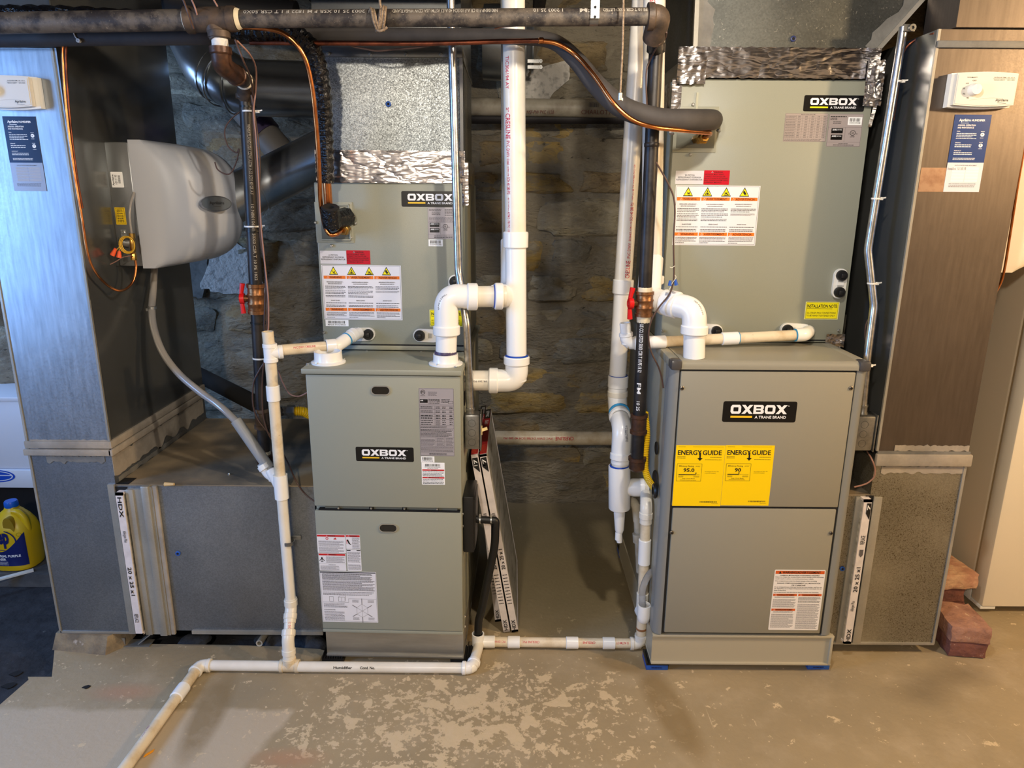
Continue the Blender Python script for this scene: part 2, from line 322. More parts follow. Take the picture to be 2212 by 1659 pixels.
# ---------------------------------------------------------------- lettering
_G = {}
def glyphs(txt, bold=0):
    k = (txt, bold)
    if k not in _G:
        c = bpy.data.curves.new('t', 'FONT'); c.body = txt; c.resolution_u = 2; c.offset = bold; c.fill_mode = 'FRONT'
        o = bpy.data.objects.new('t', c); me = o.to_mesh()
        vs = [(q.co.x, q.co.y) for q in me.vertices]; fs = [tuple(p.vertices) for p in me.polygons]
        o.to_mesh_clear(); bpy.data.objects.remove(o); bpy.data.curves.remove(c)
        xs = [q[0] for q in vs] or [0, 1]; ys = [q[1] for q in vs] or [0, 1]
        _G[k] = (vs, fs, min(xs), max(xs), min(ys), max(ys))
    return _G[k]
class Card:
    """flat printed sheet; its own 2D units run from the top left corner"""
    def __init__(self, mb, TL, U, D, w_, h_, n): self.mb = mb; self.o = V(TL); self.u = V(U)/w_; self.d = V(D)/h_; self.n = V(n); self.w = w_; self.h = h_; mb.nomerge = True; mb.norecalc = True
    def at(self, x, y, l=0): return self.o+self.u*x+self.d*y+self.n*(l*.00012+.0003)
    def base(self, m, th=.0006, r=0):
        self.mb.use(m); a = [self.at(0, 0), self.at(0, self.h), self.at(self.w, self.h), self.at(self.w, 0)]
        if r: a = [self.at(*q) for q in ((r, 0), (.3*r, .3*r), (0, r), (0, self.h-r), (.3*r, self.h-.3*r), (r, self.h), (self.w-r, self.h), (self.w-.3*r, self.h-.3*r), (self.w, self.h-r), (self.w, r), (self.w-.3*r, .3*r), (self.w-r, 0))]
        k = len(a); back = [q-self.n*.0006 for q in a]
        self.mb.add(a+back, [list(range(k))]+[(i, k+i, k+(i+1) % k, (i+1) % k) for i in range(k)], False)
    def rect(self, x0, y0, x1, y1, m, l=1): self.mb.use(m).quad(self.at(x0, y0, l), self.at(x0, y1, l), self.at(x1, y1, l), self.at(x1, y0, l)); return self
    def line(self, x0, y0, x1, y1, t, m, l=2):
        d = V((x1-x0, y1-y0)); n_ = V((-d.y, d.x)).normalized()*t/2
        self.mb.use(m).quad(self.at(x0-n_.x, y0-n_.y, l), self.at(x1-n_.x, y1-n_.y, l), self.at(x1+n_.x, y1+n_.y, l), self.at(x0+n_.x, y0+n_.y, l)); return self
    def frame(self, x0, y0, x1, y1, t, m, l=2):
        for a in ((x0, y0, x1, y0), (x1, y0, x1, y1), (x1, y1, x0, y1), (x0, y1, x0, y0)): self.line(*a, t, m, l)
    def poly(self, pts, m, l=2): self.mb.use(m).add([self.at(x, y, l) for x, y in pts], [list(range(len(pts)))], False); return self
    def disc(self, x, y, r, m, l=2, ry=None): return self.poly([(x+r*math.cos(a*math.pi/10), y-(ry or r)*math.sin(a*math.pi/10)) for a in range(20)], m, l)
    def ring(self, x, y, r, t, m, l=2):
        for a in range(16): self.line(x+r*math.cos(a*math.pi/8), y+r*math.sin(a*math.pi/8), x+r*math.cos((a+1)*math.pi/8), y+r*math.sin((a+1)*math.pi/8), t, m, l)
    def text(self, x0, x1, y0, y1, t, m, bold=.012, l=3, rot=0):
        """lettering fitted into x0..x1, y0 (top)..y1 (bottom); rot=90 reads downwards, -90 upwards, 180 upside down"""
        vs, fs, a, b, c, d = glyphs(t, bold); out = []
        for x, y in vs:
            p_ = (x-a)/(b-a); q_ = (y-c)/(d-c)               # q_ 1 = top
            if rot == 0: X, Y = x0+p_*(x1-x0), y1+q_*(y0-y1)
            elif rot == 180: X, Y = x1-p_*(x1-x0), y0-q_*(y0-y1)
            elif rot == 90: X, Y = x0+q_*(x1-x0), y0+p_*(y1-y0)
            else: X, Y = x1-q_*(x1-x0), y1-p_*(y1-y0)
            out.append(self.at(X, Y, l))
        self.mb.use(m).add(out, fs, False); return self
    def fine(self, x0, y0, x1, y1, n, m, seed=0, ht=.40, rag=.25, dens=.82, cap=None):
        """n rows of small print too fine to read: words as dashes"""
        R = random.Random(seed+int(x0*7+y0*13)); dy = (y1-y0)/n
        for i in range(n):
            y = y0+dy*i; x = x0; xe = x1-(x1-x0)*rag*R.random() if i % 3 == 2 else x1-(x1-x0)*.04*R.random()
            while x < xe-.5:
                wl = min(R.uniform(1.0, 4.2)*dy*.42, xe-x)
                self.rect(x, y+dy*(1-ht)/2, x+wl, y+dy*(1+ht)/2, m, 2); x += wl+dy*.22
        return self
    def block_word(self, x0, x1, y0, y1, word, m, l=3):
        """squared heavy capitals O X B cut from polygons"""
        n = len(word); g = (x1-x0)*.018; w_ = (x1-x0-g*(n-1))/n; h = y1-y0
        for i, ch in enumerate(word):
            X = x0+i*(w_+g); q = lambda a, b: (X+a*w_, y0+b*h)
            if ch in 'OB':
                o = [(.14, 0), (.86, 0), (1, .22), (1, .78), (.86, 1), (.14, 1), (0, .78), (0, .22)] if ch == 'O' else [(0, 0), (.84, 0), (.97, .12), (.97, .38), (.88, .5), (1, .62), (1, .86), (.86, 1), (0, 1)]
                if ch == 'O':
                    inn = [(.30, .27), (.70, .27), (.74, .33), (.74, .67), (.70, .73), (.30, .73), (.26, .67), (.26, .33)]
                    for k in range(8): self.poly([q(*o[k]), q(*o[(k+1) % 8]), q(*inn[(k+1) % 8]), q(*inn[k])], m, l)
                else:
                    self.poly([q(0, 0), q(.25, 0), q(.25, 1), q(0, 1)], m, l); self.poly([q(.25, 0), q(.84, 0), q(.97, .12), q(.97, .23), q(.25, .23)], m, l); self.poly([q(.70, .23), q(.97, .23), q(.97, .38), q(.88, .5), q(.70, .40)], m, l)
                    self.poly([q(.25, .40), q(.70, .40), q(.88, .5), q(.70, .60), q(.25, .60)], m, l); self.poly([q(.70, .60), q(.88, .5), q(1, .62), q(1, .77), q(.70, .77)], m, l); self.poly([q(.25, .77), q(1, .77), q(1, .86), q(.86, 1), q(.25, 1)], m, l)
            else:
                self.poly([q(-.04, 0), q(.30, 0), q(1.04, 1), q(.70, 1)], m, l); self.poly([q(.70, 0), q(1.04, 0), q(.30, 1), q(-.04, 1)], m, l+.5)
    def bars(self, x0, y0, x1, y1, m, seed=1):
        R = random.Random(seed); x = x0
        while x < x1: w_ = R.choice((.6, .9, 1.4)); self.rect(x, y0, min(x+w_, x1), y1, m, 2); x += w_+R.choice((.6, .9, 1.3))
        return self
    def tri(self, cx, y0, y1, hw, m, m2=None, l=2):
        self.poly([(cx, y0), (cx-hw, y1), (cx+hw, y1)], m, l)
        if m2: self.poly([(cx, y0+(y1-y0)*.16), (cx-hw*.8, y1-(y1-y0)*.09), (cx+hw*.8, y1-(y1-y0)*.09)], m2, l+1)
def card_px(mb, x0, y0, x1, y1, Y, front=.0):
    """card on a wall-parallel sheet at depth Y, its top left / top right / bottom at photo pixels"""
    a = P(x0, y0, Y=Y); b = P(x1, y0, Y=Y); c = P((x0+x1)/2, y1, Y=Y); m_ = P((x0+x1)/2, y0, Y=Y)
    return Card(mb, (a.x, Y-front, m_.z), (b.x-a.x, 0, 0), (0, 0, c.z-m_.z), x1-x0, y1-y0, (0, -1, 0))
def split_tall(vs, fs, mx):
    vs = list(vs); out = []; st = [(f[0], f[i], f[i+1]) for f in fs for i in range(1, len(f)-1)]
    while st:
        f = st.pop(); e = max(((0, 1), (1, 2), (2, 0)), key=lambda q: abs(vs[f[q[0]]][1]-vs[f[q[1]]][1]))
        A, B = vs[f[e[0]]], vs[f[e[1]]]
        if abs(A[1]-B[1]) <= mx: out.append(f); continue
        k = len(vs); vs.append(((A[0]+B[0])/2, (A[1]+B[1])/2)); o = f[3-e[0]-e[1]]; st += [(f[e[0]], k, o), (k, f[e[1]], o)]
    return vs, out
def bend_text(mb, path, r, up, t, m, hgt, bold=.01, lift=.0005):
    """print that follows a bent pipe"""
    path = [V(q) for q in path]; L = [0]
    for i in range(1, len(path)): L.append(L[-1]+(path[i]-path[i-1]).length)
    vs, fs, a, b, c, d = glyphs(t, bold); vs, fs = split_tall(vs, fs, .42*r/hgt*(d-c)); out = []
    for x, y in vs:
        s_ = min(max((x-a)/(b-a)*L[-1], 0), L[-1]*.9999); i = max(k for k in range(len(L)-1) if L[k] <= s_); f = (s_-L[i])/(L[i+1]-L[i]); p = path[i].lerp(path[i+1], f)
        ta = (path[min(i+1, len(path)-1)]-path[max(i-1, 0)]).normalized(); tb = (path[min(i+2, len(path)-1)]-path[i]).normalized(); ax = (ta*(1-f)+tb*f).normalized()
        n_ = V(up); n_ = (n_-ax*n_.dot(ax)).normalized(); b_ = n_.cross(ax); an = ((y-c)/(d-c)-.5)*hgt/r
        out.append(p+(r+lift)*(math.cos(an)*n_+math.sin(an)*b_))
    mb.nomerge = True; mb.use(m).add(out, fs, False)
def pipe_text(mb, p0, p1, r, up, t, m, a0=0., hgt=.010, flip=False, bold=.01, lift=.0004):
    """print wrapped on a pipe from p0 to p1; up = direction the middle of the letters faces"""
    p0, p1 = V(p0), V(p1); ax = (p1-p0); L_ = ax.length; ax.normalize(); n_ = V(up); n_ = (n_-ax*n_.dot(ax)).normalized(); b_ = n_.cross(ax)
    vs, fs, a, b, c, d = glyphs(t, bold); out = []; vs, fs = split_tall(vs, fs, .42*r/hgt*(d-c))
    for x, y in vs:
        s_ = (x-a)/(b-a)*L_; h_ = ((y-c)/(d-c)-.5)*hgt; an = a0+h_/r*(-1 if flip else 1)
        out.append(p0+ax*s_+(r+lift)*(math.cos(an)*n_+math.sin(an)*b_))
    mb.nomerge = True; mb.use(m).add(out, fs, False)
# ---------------------------------------------------------------- pipework kit
def collar(mb, p, d, r, L_, seg=20):                        # socket rim centred on p
    d = V(d).normalized(); ch = r*.08
    mb.lathe(V(p)-d*L_/2, d, [(0, r*.82), (0, r-ch), (ch, r), (L_-ch, r), (L_, r-ch), (L_, r*.82)], seg)
def elbow(root, p, a, b, r, m, k=1.35, name='elbow', ro=1.17, label=None):
    """elbow at corner p: a = unit direction arriving, b = leaving"""
    mb = MB(m); a = V(a).normalized(); b = V(b).normalized(); p = V(p); ang = (-a).angle(b)
    t = r*k/math.tan(max(ang, .3)/2) if ang < 3.0 else r*k
    t = max(t, r*.6)
    A = p-a*t; B = p+b*t; pts = [A-a*r*.7]+[A*(1-q)**2+p*2*q*(1-q)+B*q**2 for q in [i/9 for i in range(10)]]+[B+b*r*.7]
    mb.tube(pts, r*ro, 20); collar(mb, A-a*r*.35, a, r*ro*1.1, r*.75); collar(mb, B+b*r*.35, b, r*ro*1.1, r*.75)
    return obj(name, mb, root, label)
def straight(root, p0, p1, r, m, name='pipe', txt=None, seg=20, label=None, hollow=False):
    mb = MB(m); mb.tube([p0, p1], r, seg, caps=not hollow)
    if hollow:
        d = (V(p1)-V(p0)); L_ = d.length; mb.lathe(p0, d, [(L_, r), (L_, r*.86), (L_-r*1.5, r*.84)], seg); mb.use(DARK).lathe(p0, d, [(L_-r*1.5, r*.84), (L_-r*1.5, 0)], seg)
    for q in (txt or []):
        up, t, im, a0, hg, f0, f1 = q[:7]; A = V(p0).lerp(V(p1), f0); B = V(p0).lerp(V(p1), f1)
        pipe_text(mb, A, B, r, up, t, im, a0, hg, flip=q[7] if len(q) > 7 else False)
    return obj(name, mb, root, label)
def coupling(root, p, d, r, m, L_=None, name='coupling', primer=None, label=None):
    mb = MB(m); L_ = L_ or r*2.6; collar(mb, p, d, r*1.2, L_)
    if primer:
        dd = V(d).normalized(); mb.use(primer[0]).lathe(V(p)+dd*(L_/2*primer[1]-.002), dd, [(0, r*1.0), (0, r*1.09), (.0045, r*1.09), (.0045, r)], 20)
    return obj(name, mb, root, label)
def tee(root, p, a, b, r, m, name='tee', rb=None, La=2.2, Lb=2.0, label=None):
    """run along a, branch towards b"""
    mb = MB(m); a = V(a).normalized(); b = V(b).normalized(); p = V(p); rb = rb or r
    mb.tube([p-a*r*La, p+a*r*La], r*1.16, 20); mb.tube([p, p+b*rb*Lb], rb*1.16, 20)
    for q in (-1, 1): collar(mb, p+a*q*r*(La-.4), a, r*1.26, r*.8)
    collar(mb, p+b*rb*(Lb-.35), b, rb*1.26, rb*.8)
    return obj(name, mb, root, label)
def run(root, pts, r, m, fm=None, k=1.35, hollow_end=False, texts={}, names=None):
    """straight pipes between the points with an elbow at each inner point"""
    pts = [V(q) for q in pts]; n = len(pts)
    for i in range(n-1):
        straight(root, pts[i], pts[i+1], r, m, txt=texts.get(i), hollow=hollow_end and i == n-2)
    for i in range(1, n-1):
        a = (pts[i]-pts[i-1]).normalized(); b = (pts[i+1]-pts[i]).normalized()
        if a.angle(b) > .06: elbow(root, pts[i], a, b, r, fm or m, k)
def screw(mb, p, n, r=.005, m=None):
    n = V(n).normalized(); mb.use(m or SCREW).lathe(p, n, [(0, r), (.0015, r), (.0025, r*.8), (.0045, r*.6), (.0045, 0)], 8)

def screws(root, lst, r=.0048, m=None):
    for p, n in lst:
        mb = MB(m or SCREW); screw(mb, p, n, r, m); obj('screw', mb, root)
# ================================================================ THE SETTING
WY = 3.18
def floormat():
    m = bpy.data.materials.new('worn_painted_concrete'); m.use_nodes = True; nt = m.node_tree; N = nt.nodes; L = nt.links
    b = N['Principled BSDF']; b.inputs['Roughness'].default_value = .5
    g = N.new('ShaderNodeNewGeometry'); pos = g.outputs['Position']
    def noi(sc, det=6, dist=0, rough=.6, vec=None):
        t = N.new('ShaderNodeTexNoise'); t.inputs['Scale'].default_value = sc; t.inputs['Detail'].default_value = det; t.inputs['Distortion'].default_value = dist; t.inputs['Roughness'].default_value = rough
        L.new(vec or pos, t.inputs[0]); return t.outputs['Fac']
    def rng(x, a, b_, c=0, d=1):
        r = N.new('ShaderNodeMapRange'); r.inputs[1].default_value = a; r.inputs[2].default_value = b_; r.inputs[3].default_value = c; r.inputs[4].default_value = d; L.new(x, r.inputs[0]); return r.outputs[0]
    def mth(op, a, b_):
        q = N.new('ShaderNodeMath'); q.operation = op
        for i, z in enumerate((a, b_)):
            if isinstance(z, (int, float)): q.inputs[i].default_value = z
            else: L.new(z, q.inputs[i])
        return q.outputs[0]
    def mix(a, c, f):
        x = N.new('ShaderNodeMix'); x.data_type = 'RGBA'
        if isinstance(a, tuple): x.inputs['A'].default_value = (*a, 1)
        else: L.new(a, x.inputs['A'])
        x.inputs['B'].default_value = (*c, 1); L.new(f, x.inputs['Factor']); return x.outputs['Result']
    def blob(c, rx, ry, ang=0, soft=.5):                    # 1 inside an ellipse on the floor
        mp = N.new('ShaderNodeMapping'); mp.vector_type = 'TEXTURE'; mp.inputs['Location'].default_value = (c[0], c[1], 0); mp.inputs['Rotation'].default_value = (0, 0, ang); mp.inputs['Scale'].default_value = (rx, ry, 1e3)
        L.new(pos, mp.inputs[0]); ln = N.new('ShaderNodeVectorMath'); ln.operation = 'LENGTH'; L.new(mp.outputs[0], ln.inputs[0]); return rng(ln.outputs['Value'], 1+soft, 1-soft)
    def strip(x0, y0, x1, y1, wd, soft=.3):                 # 1 inside a strip between two pixels' floor points
        a = P(x0, y0, Z=0); c = P(x1, y1, Z=0); return blob(((a.x+c.x)/2, (a.y+c.y)/2), (c-a).length/2, wd, math.atan2(c.y-a.y, c.x-a.x), soft)
    col = mix(s(166, 148, 116), s(146, 132, 106), rng(noi(1.3), .35, .65))
    col = mix(col, s(178, 162, 136), rng(noi(6, 8), .5, .75, 0, .7))
    # bare lighter areas where the grey paint has worn off, straight edged on the left
    edge = noi(9, 8)
    sx = N.new('ShaderNodeSeparateXYZ'); L.new(pos, sx.inputs[0])
    yy = mth('ADD', sx.outputs['Y'], rng(edge, 0, 1, -.03, .03)); xx = mth('ADD', sx.outputs['X'], rng(edge, 0, 1, -.04, .04))
    pl = P(640, 1535, Z=0)
    a_ = rng(mth('ADD', yy, 0), pl.y+.01, pl.y-.01); b_ = rng(mth('SUBTRACT', xx, mth('MULTIPLY', yy, .35)), pl.x-pl.y*.35+.01, pl.x-pl.y*.35-.01)
    col = mix(col, s(190, 174, 150), mth('MULTIPLY', mth('MULTIPLY', a_, b_), .8))
    # peeled flakes, thick in front of the left unit
    c1 = P(860, 1560, Z=0); c2 = P(1230, 1560, Z=0); c3 = P(1800, 1560, Z=0); c4 = P(300, 1470, Z=0)
    den = mth('ADD', mth('MULTIPLY', blob(c1, .34, .24, .3, .6), .105), mth('MULTIPLY', blob(c2, .34, .24, 0, .6), .08))
    den = mth('ADD', den, mth('MULTIPLY', blob(c4, .4, .2, 0, .6), .02))
    fl = mth('ADD', noi(15, 10, .25, .66), den)
    col = mix(col, s(206, 186, 152), rng(fl, .635, .65, 0, .95))
    fl2 = mth('ADD', noi(48, 8, .2, .62), den)
    col = mix(col, s(206, 186, 154), rng(fl2, .665, .68, 0, .9))
    # scratches
    mp = N.new('ShaderNodeMapping'); mp.inputs['Rotation'].default_value = (0, 0, .55); mp.inputs['Scale'].default_value = (26, 1.0, 1); L.new(pos, mp.inputs[0])
    col = mix(col, s(212, 194, 164), rng(noi(3.2, 5, 0, .6, mp.outputs[0]), .70, .73, 0, .55))
    # damp brownish trails that run off from the units
    for q in ((1390, 1440, 1510, 1640, .05), (1290, 1420, 1400, 1440, .05), (495, 1455, 400, 1640, .045)):
        col = mix(col, s(136, 116, 82), mth('MULTIPLY', strip(*q), rng(noi(14, 6), .25, .5, .45, .85)))
    bb = P(1100, 1230, Z=0); col = mix(col, s(132, 120, 90), mth('MULTIPLY', blob((.15, 2.65), .55, .5, 0, .3), .75))
    for q, r_ in (((270, 1495), .05), ((620, 1640), .05)): col = mix(col, s(176, 132, 100), mth('MULTIPLY', blob(P(*q, Z=0), r_*1.6, r_*.6, 0, .6), .6))
    for q in ((2010, 1470), (1990, 1500), (2080, 1455)): col = mix(col, s(96, 84, 66), mth('MULTIPLY', blob(P(*q, Z=0), .07, .04, 0, .8), .45))
    L.new(col, b.inputs['Base Color'])
    k = N.new('ShaderNodeBump'); k.inputs['Strength'].default_value = .35; k.inputs['Distance'].default_value = .004
    L.new(mth('ADD', fl, noi(60, 4)), k.inputs['Height']); L.new(k.outputs[0], b.inputs['Normal'])
    L.new(rng(noi(5, 6), .3, .7, .38, .62), b.inputs['Roughness'])
    return m
FLOOR = floormat()
FLOOR_OLD = mat('old_dark_floor', s(52, 52, 56), .8, n1=(9, s(34, 34, 38), .4, .6, 8), n2=(20, s(120, 118, 112), .66, .72, 8), bump=(30, .8, .01))
LEDGE = mat('grey_footing', s(92, 92, 92), .8, n1=(9, s(66, 66, 68), .4, .65, 8), bump=(40, .5, .005))
edge_px = [(0, 1522), (62, 1468), (60, 1462), (112, 1462), (118, 1400), (150, 1392), (262, 1388), (330, 1391), (480, 1393), (600, 1396), (690, 1402), (712, 1408)]
ep = [P(x, y, Z=0) for x, y in edge_px]
fb = MB(FLOOR)
poly = [V((-1.75, .6, 0)), V((-1.62, ep[0].y-.12, 0))]+ep+[V((-.54, 2.06, 0)), V((-.54, WY+.1, 0)), V((2.9, WY+.1, 0)), V((2.9, -1.6, 0)), V((-1.75, -1.6, 0))]
fb.prism([V((q.x, q.y, 0)) for q in poly], (0, 0, -.055))
fl = struct('floor', fb)
fo = MB(FLOOR_OLD).box((-2.95, -1.6, -.12), (2.95, WY+.1, -.056)); struct('floor_old', fo)
lg = MB(LEDGE).box((-2.9, 2.46, -.055), (-1.48, WY+.05, .0)); struct('floor_ledge', lg)
# chipped slab corners lying along the old edge
for k_, (px, py, wx, wy) in enumerate(()):
    q = P(px, py, Z=-.01)
    b_ = MB(FLOOR); R = random.Random(px)
    pts = [q+V((wx*.5*math.cos(a*math.pi/5)*R.uniform(.8, 1.1), wy*.7*math.sin(a*math.pi/5)*R.uniform(.8, 1.1), 0)) for a in range(10)]
    b_.prism(pts, (0, 0, -.045))
    solo('concrete_chunk', b_, 'broken piece of concrete slab at the far left floor edge' if px == 50 else 'thin concrete chip lying by the block under the left duct', 'concrete')
RUB = mat('dark_rubble', s(74, 76, 80), .9, n1=(14, s(46, 47, 52), .4, .62, 8), bump=(50, .8, .006))
for k_, (px, py, sx) in enumerate(((583, 1384, .05), (610, 1388, .06), (652, 1386, .075), (680, 1392, .05), (420, 1384, .05))):
    b_ = MB(RUB); c_ = P(px, py, Z=-.02); vs = []
    for j in range(7):
        for i in range(12):
            a, e = 2*math.pi*i/12, -math.pi/2+math.pi*j/6; d = V((math.cos(a)*math.cos(e)*sx, math.sin(a)*math.cos(e)*sx*.7, math.sin(e)*sx*.45)); vs.append(c_+d*(1+.35*noise.noise(d*30+V((k_, 0, 0)))))
    b_.add(vs, [(j*12+i, j*12+(i+1) % 12, (j+1)*12+(i+1) % 12, (j+1)*12+i) for j in range(6) for i in range(12)], False); b_.nomerge = True
    solo('rubble_stone', b_, ('small dark stone beside the grey pipe end under the plenum', 'dark stone left of the riser foot under the plenum', 'largest dark stone under the plenum, right of the riser foot', 'dark stone nearest the left furnace base under the plenum', 'dark stone under the plenum near the filter slot')[k_], 'stone', 'dark rubble under the left plenum')
# ---------------------------------------------------------------- rubble wall
def stonemat(name, a, b_, c, mort):
    m = bpy.data.materials.new(name); m.use_nodes = True; nt = m.node_tree; N = nt.nodes; L = nt.links
    b = N['Principled BSDF']; b.inputs['Roughness'].default_value = .85
    g = N.new('ShaderNodeNewGeometry'); mp = N.new('ShaderNodeMapping'); mp.inputs['Scale'].default_value = (1, 1, 2.1); L.new(g.outputs['Position'], mp.inputs[0])
    def noi(sc, det, dist=0):
        t = N.new('ShaderNodeTexNoise'); t.inputs['Scale'].default_value = sc; t.inputs['Detail'].default_value = det; t.inputs['Distortion'].default_value = dist; t.inputs['Roughness'].default_value = .65; L.new(mp.outputs[0], t.inputs[0]); return t.outputs['Fac']
    def mix(x0, col, f, lo, hi, amt=1):
        r = N.new('ShaderNodeMapRange'); r.inputs[1].default_value = lo; r.inputs[2].default_value = hi; r.inputs[4].default_value = amt; L.new(f, r.inputs[0])
        x = N.new('ShaderNodeMix'); x.data_type = 'RGBA'; L.new(r.outputs[0], x.inputs['Factor']); x.inputs['B'].default_value = (*col, 1)
        if isinstance(x0, tuple): x.inputs['A'].default_value = (*x0, 1)
        else: L.new(x0, x.inputs['A'])
        return x.outputs['Result']
    o = mix(a, b_, noi(5, 7, .6), .4, .62); o = mix(o, c, noi(9, 8, 1), .55, .68, .8); o = mix(o, mort, noi(4, 8), .5, .58, .85)
    o = mix(o, s(34, 31, 27), noi(26, 8, .3), .62, .70, .8)
    L.new(o, b.inputs['Base Color'])
    k = N.new('ShaderNodeBump'); k.inputs['Strength'].default_value = 1.0; k.inputs['Distance'].default_value = .04
    ad = N.new('ShaderNodeMath'); ad.operation = 'MULTIPLY_ADD'; ad.inputs[1].default_value = .35; L.new(noi(40, 8), ad.inputs[0]); L.new(noi(10, 9, .15), ad.inputs[2])
    L.new(ad.outputs[0], k.inputs['Height']); L.new(k.outputs[0], b.inputs['Normal'])
    return m
MORT = s(166, 155, 133)
ST = [stonemat('ochre_stone', s(188, 166, 120), s(204, 170, 96), s(146, 130, 102), MORT),
      stonemat('grey_stone', s(166, 159, 142), s(134, 127, 112), s(196, 187, 164), MORT),
      stonemat('pale_stone', s(208, 197, 170), s(178, 164, 132), s(150, 138, 115), MORT),
      stonemat('brown_stone', s(156, 136, 104), s(180, 156, 112), s(116, 102, 80), MORT)]
MORTAR = stonemat('smeared_mortar', MORT, s(146, 136, 117), s(178, 167, 144), MORT)
PARGE = mat('whitewash_render', s(196, 190, 180), .9, n1=(40, s(150, 146, 138), .5, .66, 8), bump=(90, .9, .006))
wb = MB(MORTAR); nx, nz = 150, 66; X0, X1, Z0, Z1 = -2.6, 1.2, -.06, 2.2
def wall_y(x, z):
    q = V((x*3.2, z*6.5, 0)); f = noise.fractal(q, 1.0, 2.0, 5)
    return WY-.022-.024*f-.010*noise.noise(V((x*14, z*30, 3)))
wb.add([(X0+(X1-X0)*i/nx, wall_y(X0+(X1-X0)*i/nx, Z0+(Z1-Z0)*j/nz), Z0+(Z1-Z0)*j/nz) for j in range(nz+1) for i in range(nx+1)],
       [(j*(nx+1)+i, j*(nx+1)+i+1, (j+1)*(nx+1)+i+1, (j+1)*(nx+1)+i) for j in range(nz) for i in range(nx)], True)
wb.box((-2.95, WY+.06, -.12), (2.95, WY+.2, 2.4)); wb.nomerge = True; wb.norecalc = True
wall = struct('wall_back', wb)
RS = random.Random(11); zc = .05; nst = 0
while zc < 2.12:
    hh = RS.uniform(.085, .155); xc = -1.85+RS.uniform(0, .2)
    while xc < .62:
        ww = RS.uniform(.15, .40); cx, cz = xc+ww/2, zc+hh/2; xc += ww+RS.uniform(.012, .04)
        if -.80 < cx < -.22: continue                       # behind the left furnace and duct
        if RS.random() < .12: continue                      # joint filled over with mortar
        n = 24; prof = ((1.0, .0), (.96, .014), (.86, .024), (.66, .029), (.40, .031), (.15, .032)); pro = RS.uniform(.4, 1.25); vs = []; tilt = RS.uniform(-.3, .3); out = []
        sd = RS.random()*50
        for k in range(n):
            a = 2*math.pi*k/n; ca, sa = math.cos(a), math.sin(a); e = .42
            rx = abs(ca)**e*(1 if ca > 0 else -1); rz = abs(sa)**e*(1 if sa > 0 else -1)
            j_ = 1+.30*noise.noise(V((ca*1.3+sd, sa*1.3, sd)))+.12*noise.noise(V((ca*4+sd, sa*4, sd)))
            out.append((rx*j_, rz*j_))
        for f, d in prof:
            for k in range(n):
                x = cx+out[k][0]*ww/2*f; z = cz+out[k][1]*hh/2*f+(x-cx)*tilt*.12
                vs.append((x, WY-.006-pro*d-(.020*noise.noise(V((x*9, z*19, sd)))+.008*noise.noise(V((x*30, z*50, sd)))+.004*noise.noise(V((x*90, z*110, sd))))*(d > 0), z+(.004*noise.noise(V((x*60, z*40, sd))))))
        fs = [(i*n+k, i*n+(k+1) % n, (i+1)*n+(k+1) % n, (i+1)*n+k) for i in range(5) for k in range(n)]+[[5*n+k for k in range(n)]]
        vs = [(x, y if i >= n else WY+.03, z) for i, (x, y, z) in enumerate(vs)]
        dark = cx < -.8
        mm = ST[RS.choice((0, 1, 1, 2, 3))] if not dark else ST[RS.choice((1, 1, 3, 2))]
        b_ = MB(mm).add(vs, fs, True); b_.nomerge = True
        me = obj('stone', b_, wall); nst += 1
    zc += hh+RS.uniform(.01, .03)
# whitewashed render left on the stones
def patch(pxs, m, th=.05, seed=1, nm='render_patch'):
    b_ = MB(m); pts = []
    for i in range(len(pxs)):
        a = P(*pxs[i], Y=WY-th); c = P(*pxs[(i+1) % len(pxs)], Y=WY-th)
        for k in range(5):
            q = a.lerp(c, k/5); n_ = noise.noise(q*40+V((seed, 0, 0)))*.014; pts.append(q+V((n_, 0, n_)))
    b_.prism(pts, (0, .06, 0)); return struct(nm, b_, wall)
patch([(1120, 160), (1226, 130), (1232, 170), (1196, 200), (1180, 222), (1150, 214), (1110, 222)], PARGE, .052, 1)
patch([(498, 515), (560, 560), (575, 660), (520, 636), (460, 632), (432, 620), (452, 560), (470, 535)], PARGE, .052, 2)
patch([(380, 520), (450, 548), (440, 640), (400, 640)], mat('grey_render', s(120, 118, 112), .9, n1=(20, s(100, 98, 92), .4, .6), bump=(60, .5, .004)), .05, 3)
# other sides of the room
struct('wall_left', MB(PANELW).box((-3.05, -1.6, -.12), (-2.9, WY+.1, 1.28)).box((-3.05, -1.6, 1.94), (-2.9, WY+.1, 2.4)).box((-3.05, -1.6, 1.28), (-2.9, -.22, 1.94)).box((-3.05, 1.32, 1.28), (-2.9, 2.18, 1.94)).box((-3.05, 2.92, 1.28), (-2.9, WY+.1, 1.94)))
WIN = mat('daylit_window_pane', s(150, 185, 240), .3, emit=((.42, .63, 1), 1.2))
for i, (y0, y1) in enumerate(((-.22, 1.32), (2.18, 2.92))):
    fr = MB(WHITEP)
    for a, b_ in (((-2.96, y0, 1.28), (-2.90, y0+.04, 1.94)), ((-2.96, y1-.04, 1.28), (-2.90, y1, 1.94)), ((-2.96, y0, 1.28), (-2.90, y1, 1.32)), ((-2.96, y0, 1.9), (-2.90, y1, 1.94)), ((-2.95, (y0+y1)/2-.015, 1.3), (-2.92, (y0+y1)/2+.015, 1.92))): fr.box(a, b_)
    wo = struct('window_%d' % (i+1), fr); obj('pane', MB(WIN).box((-2.985, y0, 1.28), (-2.975, y1, 1.94)), wo)
struct('wall_right', MB(mat('tan_wall', s(190, 168, 132), .9)).box((2.9, -1.6, -.12), (3.05, WY+.1, 2.4)))
struct('wall_front', MB(PANELW).box((-3.05, -1.75, -.12), (3.05, -1.6, 2.4)))
